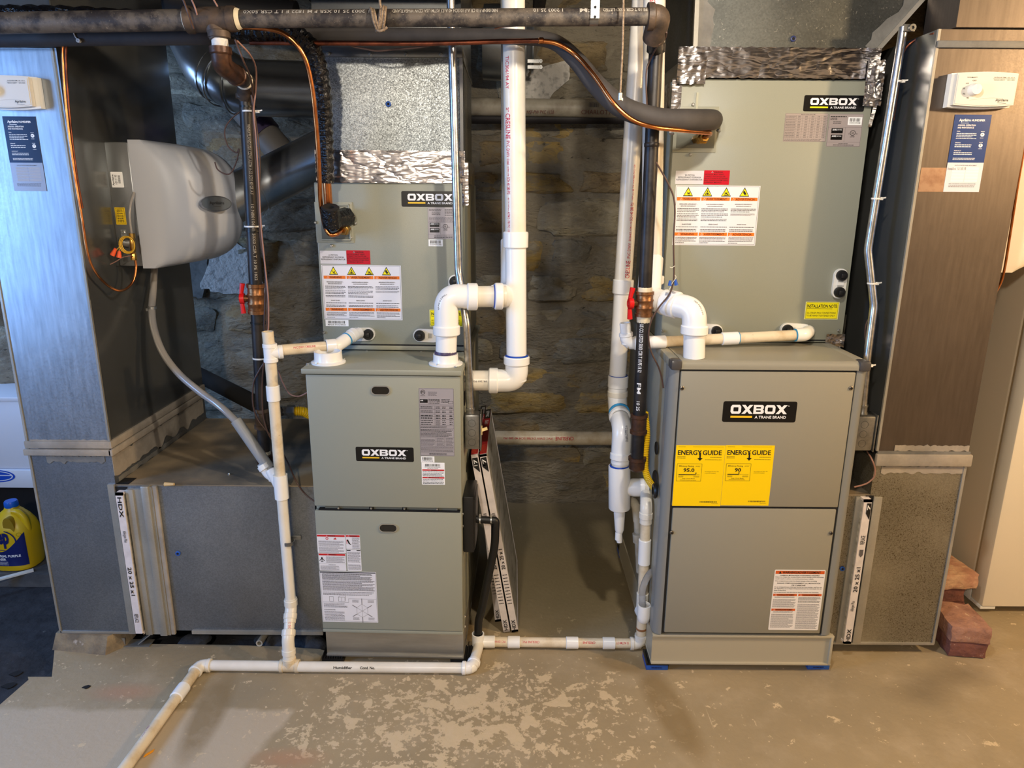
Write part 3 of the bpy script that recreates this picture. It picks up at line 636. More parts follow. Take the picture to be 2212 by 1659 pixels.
ce = struct('ceiling', MB(WOODJ).box((-3.05, -1.75, 2.34), (3.05, WY+.2, 2.4)))
for x in [-2.75+.406*i for i in range(14)]: obj('joist', MB(WOODJ).box((x-.02, -1.6, 2.10), (x+.02, WY+.05, 2.34)), ce)
# bulbs that light the room; the one behind the camera is an added fill
for (x, y, z), lb in (((.42, 1.12, 2.03), 'bare ceiling bulb in a porcelain socket above the furnaces'), ((-.45, -.75, 2.0), 'added socket for the fill light behind the viewpoint'), ((2.4, .9, 2.0), 'warm bare bulb near the refrigerator side')):
    t = thing('ceiling_bulb', lb, 'lamp', (x, y, 2.10))
    obj('socket', MB(WHITEP).lathe((x, y, 2.34), (0, 0, -1), [(0, 0), (0, .05), (.02, .05), (.035, .03), (.2, .022), (.2, 0)]), t)
# ================================================================ DUCTS
def sheetbox(lo, hi, m, faces=None):
    return MB(m).box(lo, hi)
LX0, LX1, LY0, LY1 = -1.445, -1.20, 2.0, 2.66
t = thing('return_air_duct', 'blue-lit galvanized return air duct and floor plenum left of the left furnace', 'duct', (-1.32, 2.3, 0))
rz = MB(DUCT_L); rz.quad((LX0, LY0, .70), (LX1, LY0, .70), (LX1+.012, LY0, 1.80), (LX0, LY0, 1.80))
rz.use(DUCT_SIDE).quad((LX0, LY0+.004, 1.80), (LX1+.012, LY0+.004, 1.80), (LX1+.013, LY0+.004, 2.09), (LX0, LY0+.004, 2.09)); rz.use(DUCT_L)
rz.quad((LX0, LY0, .70), (LX0, LY0, 2.09), (LX0, LY1, 2.09), (LX0, LY1, .70)); rz.quad((LX0, LY1, .70), (LX0, LY1, 2.09), (LX1, LY1, 2.09), (LX1, LY1, .70))
rz.quad((LX0, LY0, .70), (LX0, LY1, .70), (LX1, LY1, .70), (LX1, LY0, .70))
rz.use(DUCT_SIDE).quad((LX1, LY0, .70), (LX1, LY1, .70), (LX1, LY1, 2.09), (LX1+.013, LY0, 2.09))
obj('riser', rz, t)
obj('corner_seam', MB(TRIMG).box((LX1-.002, LY0-.003, .70), (LX1+.004, LY0+.004, 1.8)).box((LX0-.003, LY0-.003, .06), (LX0+.003, LY0+.004, 1.8)), t)
lo = MB(DUCT_LOW); lo.box((LX0, LY0, .062), (LX1, LY1, .672)); obj('boot', lo, t, 'lower blue-grey duct section resting on a block')
pm = MB(DUCT_LOW); pm.box((LX1+.001, LY0, .070), (-.6, LY1, .570)); obj('plenum', pm, t)
obj('plenum_top', MB(DUST_TOP).box((LX1+.001, LY0, .5705), (-.6, LY1, .5735)), t, 'dusty top of the floor plenum')
# raised collar seam with mastic
cs = MB(MASTIC).box((LX0-.010, LY0-.012, .668), (LX1+.008, LY0+.002, .688), .003).box((LX1-.002, LY0-.012, .668), (LX1+.012, LY1, .688), .003)
cs.use(MASTIC).box((LX0-.006, LY0-.007, .690), (LX1+.004, LY0+.002, .712), .002).box((LX1-.002, LY0-.006, .690), (LX1+.008, LY1, .712), .002)
obj('seam_collar', cs, t, 'seam collar smeared with grey duct sealant')
def smear(x0, x1, z0, z1, Y, m, seed, ax='x', n=44, th=.0015, X=None):
    """ragged brushed-on sealant, a thin sheet with real edges"""
    b_ = MB(m); R = random.Random(seed); top = []; bot = []
    for i in range(n+1):
        f = i/n; jt = .35*noise.noise(V((i*.45+seed, 1, 0))); jb = .45*noise.noise(V((i*.28+seed*3, 7, 0)))+R.uniform(-.05, .05); c = x0+(x1-x0)*f; d = (z1-z0)
        top.append((c, z1+d*jt)); bot.append((c, z0+d*jb))
    fn = (lambda c, z: V((c, Y, z))) if ax == 'x' else (lambda c, z: V((X, c, z)))
    pts = [fn(c, z) for c, z in bot]+[fn(c, z) for c, z in top[::-1]]
    b_.prism(pts, (0, -th, 0) if ax == 'x' else (th, 0, 0)); return b_
obj('sealant', smear(LX0+.05, LX1-.02, .645, .664, LY0-.0005, MASTIC_D, 4), t)
obj('sealant', smear(LX0+.01, LX1, .705, .716, LY0-.0005, MASTIC, 5), t)
obj('sealant', smear(LY0, LY1-.02, .60, .665, 0, MASTIC, 6, 'y', X=LX1+.0005), t, 'dripping sealant below the side seam')
obj('sealant', smear(LY0+.02, LY1-.2, .575, .59, 0, MASTIC_D, 7, 'y', X=LX1+.0005), t)
# slot trims
def zpx(y, x=300, Y=2.0): return P(x, y, Y=Y).z
sl = MB(TRIMG); xs = [P(px, 1060, Y=2.0).x for px in (236, 250, 268, 276, 292, 310, 331, 345)]
sl.box((xs[0], 1.993, .06), (xs[1], 2.001, .575)); sl.box((xs[3], 1.985, .062), (xs[4], 2.001, .562), .002); sl.box((xs[4], 1.990, .062), (xs[5], 2.001, .562)); sl.box((xs[5], 1.982, .06), (xs[6]-.006, 2.001, .574), .003); sl.box((xs[6]-.006, 1.988, .06), (xs[6]+.002, 2.001, .57))
obj('slot_trim', sl, t, 'folded sheet metal trim beside the filter slot')
obj('slot_gap', MB(DARK).box((xs[1], 1.9985, .07), (xs[3], 1.9999, .566)).box((xs[1]+.004, 2.0, .5735), (xs[3]+.004, 2.05, .5745)), t, 'dark slot')
obj('sealant', MB(MASTIC).box((xs[6]+.001, 1.990, .06), (xs[7]-.004, 2.001, .572), .003), t)
obj('bottom_flange', MB(TRIMG).box((-1.02, 1.992, .062), (-.6, 2.001, .074)).box((LX0, 1.997, .058), (-1.21, 2.001, .066)), t)
def plug(root, px, py, Y, col=BLUEP):
    q = P(px, py, Y=Y); return obj('test_port_plug', MB(col).lathe(q, (0, -1, 0), [(0, .0078), (.003, .0078), (.004, .0065), (.004, .0038)]).use(DARK).lathe(q, (0, -1, 0), [(.0038, .0038), (.002, 0)]), root, 'blue test port plug')
plug(t, 385, 1195, 2.0)
screws(t, [(P(495, 1025, Z=.574), (0, 0, 1))])
tp = MB(FOIL); zt = P(60, 93, Y=2.0).z; tp.box((LX0, 1.996, zt-.012), (LX1+.012, 2.001, zt+.004)); obj('foil_strip', tp, t)
# right return duct
RX0, RX1 = 1.092, 1.364
t = thing('return_air_duct', 'warm-lit galvanized return air duct right of the right furnace', 'duct', (1.22, 2.3, 0)); DUCTR = t
rz = MB(DUCT_R); rz.quad((RX0, 2.0, .70), (RX1, 2.0, .70), (RX1, 2.0, 1.85), (RX0-.003, 2.0, 1.85)); rz.quad((RX1, 2.0, .70), (RX1, 2.66, .70), (RX1, 2.66, 1.85), (RX1, 2.0, 1.85)); rz.quad((RX1, 2.66, .7), (RX0, 2.66, .7), (RX0, 2.66, 1.85), (RX1, 2.66, 1.85)); rz.quad((RX0, 2, 1.85), (RX1, 2, 1.85), (RX1, 2.66, 1.85), (RX0, 2.66, 1.85))
rz.use(DUCT_SIDE).quad((RX0, 2.0, .70), (RX0, 2.66, .70), (RX0, 2.66, 1.85), (RX0-.003, 2.0, 1.85)); obj('riser', rz, t)
obj('corner_seam', MB(TRIMG).box((RX0-.004, 1.997, .70), (RX0+.003, 2.004, 1.85)), t)
obj('boot', MB(DUCT_RL).box((RX0-.001, 2.0, .042), (RX1, 2.66, .668)), t, 'lower duct section with brown freckled zinc')
obj('plenum', MB(DUCT_RL).box((.99, 2.0005, .040), (RX0-.0012, 2.66, .555)), t)
obj('plenum_top', MB(DUST_TOP).box((.99, 2.0, .555), (RX0-.0012, 2.66, .559)), t)
obj('seam_collar', MB(MASTIC).box((RX0-.004, 1.988, .655), (RX1+.010, 2.002, .692), .003).use(MASTIC_D).box((RX0, 1.994, .692), (RX1+.004, 2.002, .700)), t, 'seam collar smeared with beige duct sealant')
obj('sealant', smear(RX0+.02, RX1, .630, .652, 1.9995, MASTIC, 9), t); obj('sealant', smear(RX0+.05, RX1, .70, .718, 1.9995, MASTIC, 10), t)
obj('edge_flange', MB(TRIMG).box((RX1-.006, 1.996, .042), (RX1+.002, 2.002, .655)), t); obj('edge_flange', MB(TRIMG).box((.995, 1.995, .040), (RX1, 2.001, .047)), t)
xs = [P(px, 1085, Y=2.0).x for px in (1847, 1868, 1885, 1903)]
sl = MB(TRIMG).box((xs[0], 1.994, .045), (xs[1], 2.001, .552), .001).box((xs[2], 1.994, .045), (xs[3], 2.001, .552), .001); obj('slot_trim', sl, t, 'folded sheet metal trim beside the filter slot')
obj('slot_gap', MB(DARK).box((xs[1], 1.9985, .045), (xs[2], 1.9999, .556)), t, 'dark slot'); plug(t, 1819, 1228, 2.0)
obj('top_collar', MB(MASTIC_D).box((RX0-.004, 1.99, 1.805), (RX1+.01, 2.002, 1.822), .002), t)
sp = MB(mat('bare_cleaned_patch', s(196, 162, 136), .3, .7, n1=(30, s(170, 132, 108), .45, .7))); a = P(1990, 362, Y=2.0); c = P(2085, 415, Y=2.0); sp.box((a.x, 1.9992, c.z), (c.x, 1.9999, a.z)); obj('tape_patch', sp, t, 'pale rectangular patch')
# trunk ducts overhead on the right
hd = MB(DUCT_R).box((1.125, 1.985, 1.852), (2.6, 2.14, 2.09)); o = solo('trunk_duct', hd, 'galvanized trunk duct running under the joists above the right return duct', 'duct')
# supply plenum on the left coil
t = thing('supply_duct', 'bright spangled galvanized supply plenum above the left coil cabinet', 'duct', (-.36, 2.4, 1.46)); SUPL = t
z1 = P(850, 330, Y=2.17).z; z2 = P(850, 125, Y=2.17).z
obj('body', MB(DUCT_SP).box((-.572, 2.17, 1.515), (-.150, 2.66, z2), 0), t)
obj('upper_collar', MB(DUCT_SIDE).box((-.578, 2.160, z2), (-.146, 2.665, z2+.03), .002).box((-.565, 2.175, z2+.03), (-.15, 2.66, 2.09)), t, 'shaded upper duct collar')
fo_ = MB(FOIL); 
def crink(b_, x0, x1, z0, z1, Y, nx=24, nz=5, amp=.004, seed=0, side=None):
    vs = []
    for j in range(nz+1):
        for i in range(nx+1):
            x = x0+(x1-x0)*i/nx; z = z0+(z1-z0)*j/nz; d = amp*noise.noise(V((x*45+seed, z*60, seed)))+amp*.5*noise.noise(V((x*130, z*140, seed)))
            d *= .55
            if j in (0, nz): z += amp*.6*noise.noise(V((x*90, seed, 5)))
            vs.append((x, Y-abs(d), z) if side is None else (side+abs(d), x, z))
    b_.add(vs, [(j*(nx+1)+i, j*(nx+1)+i+1, (j+1)*(nx+1)+i+1, (j+1)*(nx+1)+i) for j in range(nz) for i in range(nx)], False)
    b_.nomerge = True
crink(fo_, -.578, -.142, 1.462, z1+.006, 2.163, 60, 8, .003, 1); crink(fo_, 2.16, 2.66, 1.462, 1.53, 0, 40, 6, .005, 2, side=-.141)
crink(fo_, -.15, -.132, 1.40, 1.52, 2.158, 4, 14, .006, 3)
obj('foil_tape', fo_, t, 'crinkled silver foil tape around the joint')
obj('corner_seam', MB(TRIMG).box((-.155, 2.164, 1.52), (-.146, 2.172, z2)), t); plug(t, 839, 225, 2.168)
screws(t, [(P(x, y, Y=2.159), (0, -1, 0)) for x, y in ((709, 116), (800, 117), (877, 118), (952, 118))])
# big galvanised trunk above, behind the gas main
tt = thing('trunk_duct', 'galvanized trunk duct under the joists above the left supply plenum', 'duct', (-.35, 2.2, 2.0)); obj('body', MB(DUCT_SP).box((-.60, 1.98, 1.945), (-.13, 2.15, 2.09)), tt)
# supply transition on the right coil: dark offset duct leaning right
t = thing('supply_duct', 'dark mottled supply duct flaring up from the right coil cabinet', 'duct', (.74, 2.4, 1.75)); zb = 1.826
fr = [V((.503, 2.16, zb)), V((1.010, 2.16, zb)), V((1.225, 2.16, 2.088)), V((.496, 2.16, 2.088))]
bd = MB(DUCT_DK).prism(fr, (0, .55, 0)); obj('body', bd, t)
for a, c in ((fr[1], fr[2]), (fr[0], fr[3])):
    d = (c-a); ed = MB(TRIMG); ed.obox((a+c)/2+V((0, -.004, 0)), d/2, V((0, .006, 0)), V((d.z, 0, -d.x)).normalized()*.006); obj('edge_flange', ed, t)
ms = smear(0, 1, 0, 1, 0, MASTIC, 1)
b_ = MB(MASTIC_D); R = random.Random(5); L_ = []; Rr = []
for i in range(14): z = zb+(2.09-zb)*i/13; L_.append((.508, 2.1585, z)); Rr.append((.540+R.uniform(-.012, .014), 2.1585, z))
b_.prism(L_+Rr[::-1], (0, -.0015, 0)); obj('sealant', b_, t, 'brushed grey sealant along the left seam')
b_ = MB(MASTIC_D); pa = []; pb = []
for i in range(16): f = i/15; q = fr[1].lerp(fr[2], f)+V((-.006, -.0015, 0)); pa.append(q); pb.append(q+V((-.028+R.uniform(-.012, .012), 0, .012)))
b_.prism(pa+pb[::-1], (0, -.0015, 0)); obj('sealant', b_, t); plug(t, 1713, 84, 2.159, mat('dark_blue_plastic', s(40, 50, 96), .4))
fo_ = MB(FOIL); crink(fo_, .47, 1.02, 1.752, zb+.006, 2.148, 70, 10, .007, 7)
crink(fo_, .985, 1.035, 1.68, 1.80, 2.145, 10, 20, .012, 8); crink(fo_, .455, .535, 1.735, 1.83, 2.143, 14, 14, .010, 9); crink(fo_, 2.15, 2.66, 1.752, zb+.01, 0, 40, 8, .008, 4, side=1.015)
vs = []                                                     # loose torn tail of tape at the right corner
for j in range(12):
    for i in range(4): z = 1.70-.075*j/11; x = 1.022+.010*i/3-.012*j/11; vs.append((x+.006*noise.noise(V((i, j, 2))), 2.150-.010*noise.noise(V((i*2, j, 5))), z))
fo_.add(vs, [(j*4+i, j*4+i+1, (j+1)*4+i+1, (j+1)*4+i) for j in range(11) for i in range(3)], False)
obj('foil_tape', fo_, t, 'crumpled silver foil tape with torn corners')
# left side of the transition tapering into the cabinet
sd = MB(DUCT_SIDE); sd.add([(.46, 2.16, 1.75), (.46, 2.66, 1.75), (.503, 2.66, zb), (.503, 2.16, zb)], [(0, 1, 2, 3)], False); obj('taper', sd, t)
# round ducts at the back left
def round_duct(name, label, pts, r, ribs=(), gore=None, lab=None):
    t = thing(name, label, 'duct', tuple(pts[0])); b_ = MB(DUCT_RND); b_.tube(pts, r, 28); obj('pipe_wall', b_, t)
    for q, d in ribs: b2 = MB(TRIMG if False else DUCT_RND); b2.lathe(V(q)-V(d).normalized()*.004, d, [(0, r), (.001, r+.004), (.007, r+.004), (.008, r)], 28); obj('seam_bead', b2, t)
    return t
D_ = lambda x, y, Y: P(x, y, Y=Y)
A, B, C_, E_ = D_(730, 196, 2.72), D_(525, 190, 2.72), D_(455, 150, 2.78), D_(400, 40, 2.95)
pp = fillet([A, B, C_, E_], .16, 6); k1 = D_(478, 170, 2.76)
round_duct('round_duct', 'large round galvanized duct with a gored elbow behind the left gas pipe', pp, .095, [(D_(545, 192, 2.72), A-B), (D_(507, 185, 2.73), B-C_+(A-B)), (D_(485, 172, 2.75), B-C_), (D_(470, 160, 2.77), B-C_)])
A, B = D_(468, 448, 2.40), D_(760, 300, 2.62)
round_duct('round_duct', 'slanting round galvanized bypass duct leading away from the humidifier', [A, B], .078, [(A.lerp(B, .28), B-A)])
A, B = P(1100, 120, Y=2.85), P(1165, 150, Y=2.98)
t2 = thing('round_duct', 'round galvanized duct end with clamp tabs behind the tall white pipe', 'duct', tuple(P(1100, 90, Y=2.9)))
c_ = [P(x, 92+i, Y=3.03) for i, x in enumerate((1045, 1075, 1105, 1125, 1142, 1154, 1161))]; obj('pipe_wall', MB(DUCT_RND).tube(c_, [.135, .137, .135, .128, .112, .085, .04], 28), t2)
for x, r_ in ((1112, .134), (1132, .124), (1148, .103)): q = P(x, 95, Y=3.03); obj('seam_bead', MB(DUCT_RND).lathe(q, (1, 0, 0), [(0, r_), (.002, r_+.004), (.008, r_+.003), (.010, r_-.004)], 28), t2)
for py in (132, 145): q = P(1168, py, Y=2.93); obj('clamp_tab', MB(BOXM).lathe(q, (0, -1, 0), [(0, .007), (.003, .007), (.003, .003)], 10).box((q.x-.05, q.y, q.z-.006), (q.x, q.y+.003, q.z+.006)), t2)
solo('drain_pipe', MB(PVC_DIM).tube([D_(488, 190, 2.95), D_(650, 380, 2.9)], .055, 20).use(PRIMER_P).lathe(D_(556, 270, 2.93), D_(650, 380, 2.9)-D_(488, 190, 2.95), [(-.01, .056), (-.01, .062), (.05, .062), (.05, .056)]), 'dirty white plastic drain pipe slanting across the stones behind the gas pipe', 'pipe')
solo('suction_line', MB(BLACKFOAM).tube([D_(400, 795, 2.95), D_(450, 820, 2.8), D_(560, 876, 2.55)], .032, 16), 'black insulated line crossing behind the dusty floor plenum top', 'pipe')
# ================================================================ CABINETS
YAW_L = -math.radians(1.4)
def logo(root, x0, y0, x1, y1, Y, bar=LOGO_Y):
    mb = MB(LBL_K); c = card_px(mb, x0, y0, x1, y1, Y); c.base(LBL_K, r=(y1-y0)*.09); W_, H_ = c.w, c.h
    c.block_word(W_*.105, W_*.865, H_*.17, H_*.60, 'OXBOX', INK_W)
    c.rect(W_*.11, H_*.70, W_*.405, H_*.79, bar, 2); c.text(W_*.44, W_*.865, H_*.69, H_*.82, 'A TRANE BRAND', INK_W, .02)
    c.text(W_*.875, W_*.895, H_*.19, H_*.24, 'TM', INK_W, .01)
    return obj('brand_plate', mb, root, 'black plate reading OXBOX with a yellow bar')
def band(c, x0, y0, x1, y1, t, m=LBL_O, tc=None):
    c.rect(x0, y0, x1, y1, m, 2); h = y1-y0; n = len(t)*h*.58; cx = (x0+x1)/2+h*.35; n = min(n, (x1-x0)*.72)
    c.text(cx-n/2, cx+n/2, y0+h*.17, y1-h*.17, t, tc or mat('dark_red_print', s(96, 30, 18), .5), .02, 4); c.tri(cx-n/2-h*.6, y0+h*.15, y1-h*.15, h*.42, LBL_W, m, 3)
def pictogram(c, cx, y0, y1, k):
    h = y1-y0; c.tri(cx, y0, y1, h*.55, INK, LBL_Y, 2); m = INK; yb = y1-h*.14
    if k == 0:
        c.poly([(cx-h*.05, yb-h*.1), (cx+h*.12, yb-h*.36), (cx+h*.2, yb-h*.1)], m, 5); c.line(cx-h*.1, yb-h*.35, cx-h*.02, yb-h*.05, h*.06, m, 5); c.line(cx, yb, cx+h*.26, yb, h*.07, m, 5)
    elif k == 1:
        c.disc(cx, yb-h*.42, h*.085, m, 5)
        for q in ((-.22, -.08, -.08, -.26), (-.08, -.26, 0, -.08), (0, -.08, .08, -.26), (.08, -.26, .22, -.08), (-.26, -.04, .26, -.04), (0, -.3, 0, -.1)): c.line(cx+q[0]*h, yb+q[1]*h, cx+q[2]*h, yb+q[3]*h, h*.07, m, 5)
    elif k == 2:
        for a in range(7): an = a*.9; c.line(cx, yb-h*.2, cx+h*.24*math.cos(an), yb-h*.2-h*.24*math.sin(an)*.8, h*.05, m, 5)
        c.line(cx-.24*h, yb, cx+.3*h, yb, h*.07, m, 5); c.line(cx+.05*h, yb-.12*h, cx+.28*h, yb-.06*h, h*.06, m, 5)
    else:
        c.poly([(cx-.16*h, yb-.42*h), (cx, yb-.5*h), (cx+.14*h, yb-.26*h), (cx+.26*h, yb-.12*h), (cx+.05*h, yb-.08*h), (cx-.12*h, yb-.2*h)], m, 5)
        c.line(cx-.05*h, yb-.1*h, cx+.22*h, yb+.0*h, h*.05, m, 5)
def warning_sheet(root, x0, y0, x1, y1, Y):
    mb = MB(LBL_W); c = card_px(mb, x0, y0, x1, y1, Y); c.base(LBL_W); W_, H_ = c.w, c.h; k = W_/180; v = H_/118
    c.frame(2*k, 1.5*v, W_-2*k, H_-2*v, .5, INK, 1)
    for i, cx in enumerate((27, 68, 108, 147)): pictogram(c, cx*k, 3*v, 21*v, i)
    cols = ((4, 54), (56, 117), (119, 176)); heads = ('WARNING', 'AVERTISSEMENT', 'ADVERTENCIA')
    sub = (('PRESSURIZED REFRIGERANT -', 'IMPROPER REFRIGERANT'), ('FLUIDE FRIGORIGÈNE SOUS PRESSION -', 'FLUIDE FRIGORIGÈNE INAPPROPRIÉ'), ('¡REFRIGERANTE PRESURIZADO! -', '¡REFRIGERANTE INCORRECTO!')); sh = ('SHARP EDGES!', 'REBORDS COUPANTS', '¡BORDES FILOSOS!')
    for i, (a, b) in enumerate(cols):
        band(c, a*k, 23*v, b*k, 29.5*v, heads[i]); m_ = (a+b)/2
        c.text((m_-19)*k, (m_+19)*k, 35.2*v, 37.6*v, sub[i][0], INK, .02); c.text((m_-16)*k, (m_+16)*k, 39.2*v, 41.4*v, sub[i][1], INK, .02)
        c.fine((a+2)*k, 44*v, (b-1)*k, 52.5*v, 3, INK, i); c.fine((a+2)*k, 54*v, (b-1)*k, (63 if i != 2 else 59)*v, 3, INK, i+5)
        if i < 2: c.fine((a+2)*k, 64.5*v, (b-2)*k, 70*v, 2, INK, i+9)
        c.text((m_-11)*k, (m_+9)*k, 75*v, 77.4*v, sh[i], INK, .02); c.fine((a+2)*k, 80*v, (b-1)*k, 83*v, 1, INK, i+2); c.fine((a+2)*k, 85*v, (b-3)*k, 91*v, 2, INK, i+3)
        band(c, a*k, 92.5*v, b*k, 99*v, heads[i]); c.fine((a+2)*k, 101*v, (b-1)*k, 111*v, 4, INK, i+20); c.fine((a+2)*k, 112*v, (a+22)*k, 114.5*v, 1, INK, i)
    return obj('warning_label', mb, root, 'white warning sheet with four yellow hazard triangles and orange bands')
def piston_label(root, x0, y0, x1, y1, xr, Y, num):
    mb = MB(LBL_W); c = card_px(mb, x0, y0, x1, y1, Y); c.base(mat('grey_white_label', s(206, 206, 212), .3), r=1); W_, H_ = c.w, c.h
    c.text(W_*.33, W_*.67, H_*.27, H_*.38, num+' PISTON', INK, .006); c.text(W_*.09, W_*.91, H_*.43, H_*.55, 'REFRIGERANT R22/R410A', INK, .006); c.text(W_*.04, W_*.96, H_*.60, H_*.72, 'REFRIGERANT EVAPORATOR', INK, .006)
    obj('piston_label', mb, root, 'pale label reading %s PISTON' % num)
    mb = MB(LBL_R); c = card_px(mb, x1+.5, y0-1, xr, y1+1, Y); c.base(mat('red_label', s(190, 16, 38), .3), r=.8); W_, H_ = c.w, c.h; D = mat('dark_red_ink', s(70, 10, 14), .5)
    c.text(W_*.38, W_*.72, H_*.08, H_*.18, 'CAUTION', D, .03); c.tri(W_*.32, H_*.06, H_*.18, H_*.07, LBL_W, D)
    for i, tx in enumerate(('INSTALLER MUST VERIFY', 'CORRECT PISTON SIZE PER', 'INSTRUCTIONS IN ACCESSORY', 'BAG. CHARGE SYSTEM USING', 'SUPERHEAT METHOD')): c.text(W_*.03, W_*(.78, .84, .94, .94, .7)[i], H_*(.24+.14*i), H_*(.24+.14*i+.085), tx, D, .01)
    obj('caution_label', mb, root, 'red caution label')
def certmarks(c, x, y, w_):                                 # two dark certification plates and a ringed mark
    for i in (0, 1):
        yy = y+i*w_*.56; c.rect(x, yy, x+w_, yy+w_*.44, LBL_K, 2); c.text(x+w_*.08, x+w_*.45, yy+w_*.06, yy+w_*.2, 'AHRI', INK_W, .03, 4); c.text(x+w_*.48, x+w_*.92, yy+w_*.08, yy+w_*.18, 'CERTIFIED', INK_W, 0, 4); c.fine(x+w_*.08, yy+w_*.24, x+w_*.9, yy+w_*.4, 2, INK_G, i)
def ulmark(c, x, y, r):
    c.ring(x, y, r, r*.2, INK, 2); c.text(x-r*.5, x+r*.5, y-r*.45, y+r*.45, 'UL', INK, .02); c.text(x-r*1.65, x-r*1.25, y+r*.1, y+r*.6, 'C', INK, .01); c.text(x+r*1.25, x+r*1.85, y+r*.1, y+r*.6, 'US', INK, .01); c.text(x-r*.9, x+r*.9, y+r*1.25, y+r*1.7, 'LISTED', INK, .02)
def barcode_label(root, x0, y0, x1, y1, Y, num, sub=None):
    mb = MB(LBL_W); c = card_px(mb, x0, y0, x1, y1, Y); c.base(mat('bright_label', s(244, 244, 242), .3)); W_, H_ = c.w, c.h
    c.bars(W_*.12, H_*.15, W_*.85, H_*.58, INK, int(x0)); c.text(W_*.1, W_*.88, H_*.66, H_*.88, num, INK, .005)
    if sub: c.fine(W_*.3, H_*.88, W_*.7, H_*.96, 1, INK)
    obj('barcode_label', mb, root, 'small white barcode label')
def note_label(root, x0, y0, x1, y1, Y):
    mb = MB(LBL_Y); c = card_px(mb, x0, y0, x1, y1, Y); c.base(mat('pale_yellow_border', s(240, 236, 150), .35)); W_, H_ = c.w, c.h
    c.rect(W_*.02, H_*.03, W_*.98, H_*.96, LBL_Y, 1); c.frame(W_*.03, H_*.05, W_*.97, H_*.94, .5, INK)
    c.text(W_*.05, W_*.95, H_*.15, H_*.34, 'INSTALLATION NOTE:', INK, .022); c.line(W_*.05, H_*.39, W_*.8, H_*.39, .6, INK)
    c.text(W_*.05, W_*.92, H_*.58, H_*.68, 'ALL DRAIN PAN CONNECTIONS', INK, .006); c.text(W_*.05, W_*.9, H_*.73, H_*.83, 'TO BE HAND TIGHTENED ONLY', INK, .006)
    obj('note_label', mb, root, 'yellow label reading INSTALLATION NOTE')
def drain_port(root, a, b, Y, caps=(0, 1), r=.017):
    """oval white port plate between two points with black screw-in plugs"""
    A, B = P(*a, Y=Y), P(*b, Y=Y); d = (B-A).normalized(); n_ = V((d.z, 0, -d.x)); mb = MB(WHITEP); r2 = r*1.2
    pts = [A+r2*(math.cos(t)*n_-math.sin(t)*d) for t in [math.pi*i/10 for i in range(11)]]+[B-r2*(math.cos(t)*n_-math.sin(t)*d) for t in [math.pi*i/10 for i in range(11)]]
    mb.prism(pts, (0, -.010, 0)); mb.use(mat('port_recess', s(170, 168, 160), .5)).obox((A+B)/2+V((0, -.011, 0)), d*(B-A).length*.36, V((0, .0012, 0)), n_*r*.42)
    mb.use(WHITEP).obox((A+B)/2+V((0, -.013, 0)), d*(B-A).length*.10, V((0, .0015, 0)), n_*r*.6)
    o = obj('drain_port', mb, root, 'white oval drain connection')
    for k in caps:
        q = (A, B)[k]+V((0, -.010, 0)); c = MB(BLACK).lathe(q, (0, -1, 0), [(0, r*.98), (.010, r*.96), (.013, r*.86), (.013, 0)], 20); c.box((q.x-r*.42, q.y-.020, q.z-r*.42), (q.x+r*.42, q.y-.013, q.z+r*.42), .002); obj('plug', c, root, 'black screw-in drain plug')
def slab(root, name, x0, x1, y0, y1, z0, z1, m, bev=.003, label=None):
    return obj(name, MB(m).box((x0, y0, z0), (x1, y1, z1), bev), root, label)
# ---------------------------------------------------------------- left furnace
FL0, FL1, FY = -.575, -.137, 1.93
t = thing('furnace', 'grey-green gas furnace on the left with two small oval windows', 'furnace', (-.356, 2.28, 0), 'gas furnaces'); FURL = t
slab(t, 'cabinet', FL0, FL1, FY+.022, 2.64, .118, .945, PAINT)
slab(t, 'top_cap', FL0-.008, FL1+.006, FY-.008, 2.645, .941, .957, PAINT, .0035)
slab(t, 'upper_door', FL0+.002, FL1+.001, FY, FY+.02, .537, .938, PAINT, .003)
slab(t, 'lower_door', FL0+.001, FL1, FY, FY+.02, .124, .522, PAINT, .003)
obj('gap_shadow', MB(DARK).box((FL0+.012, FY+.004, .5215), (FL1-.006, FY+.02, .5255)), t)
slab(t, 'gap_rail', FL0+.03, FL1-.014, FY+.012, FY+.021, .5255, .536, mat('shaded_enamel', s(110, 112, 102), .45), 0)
screws(t, [(P(px, 1098, Y=FY+.0088), (0, -1, 0)) for px in (737, 808, 880, 951)], .0042)
for px in (808, 880): q = P(px, 1098, Y=FY+.0095); obj('screw_pad', MB(BLACK).box((q.x-.007, q.y, q.z-.006), (q.x+.007, q.y+.001, q.z+.006)), t)
L_S = []
for px, py, X_ in ((1004, 1108, 0), (1005, 1134, 0)): q = P(px, py, Y=1.96); L_S.append(((FL1+.0005, 1.96, q.z), (1, 0, 0)))
for py in (1329, 1351): q = P(1008, py, Y=1.97); L_S.append(((FL1+.0005, 1.97, q.z), (1, 0, 0)))
for px, py in ((669, 789), (991, 793)): L_S.append((P(px, py, Z=.957), (0, 0, 1)))
screws(t, L_S)
slab(t, 'base_lip', FL0+.001, FL1, FY+.001, 2.64, .111, .122, PAINT, .002)
b_ = MB(BASEPAN).box((FL0+.006, FY+.012, .026), (FL1-.001, 2.63, .112)); b_.box((FL0+.006, FY+.004, .022), (FL1+.001, 2.63, .030), .002); obj('base_pan', b_, t, 'brushed metal base pan')
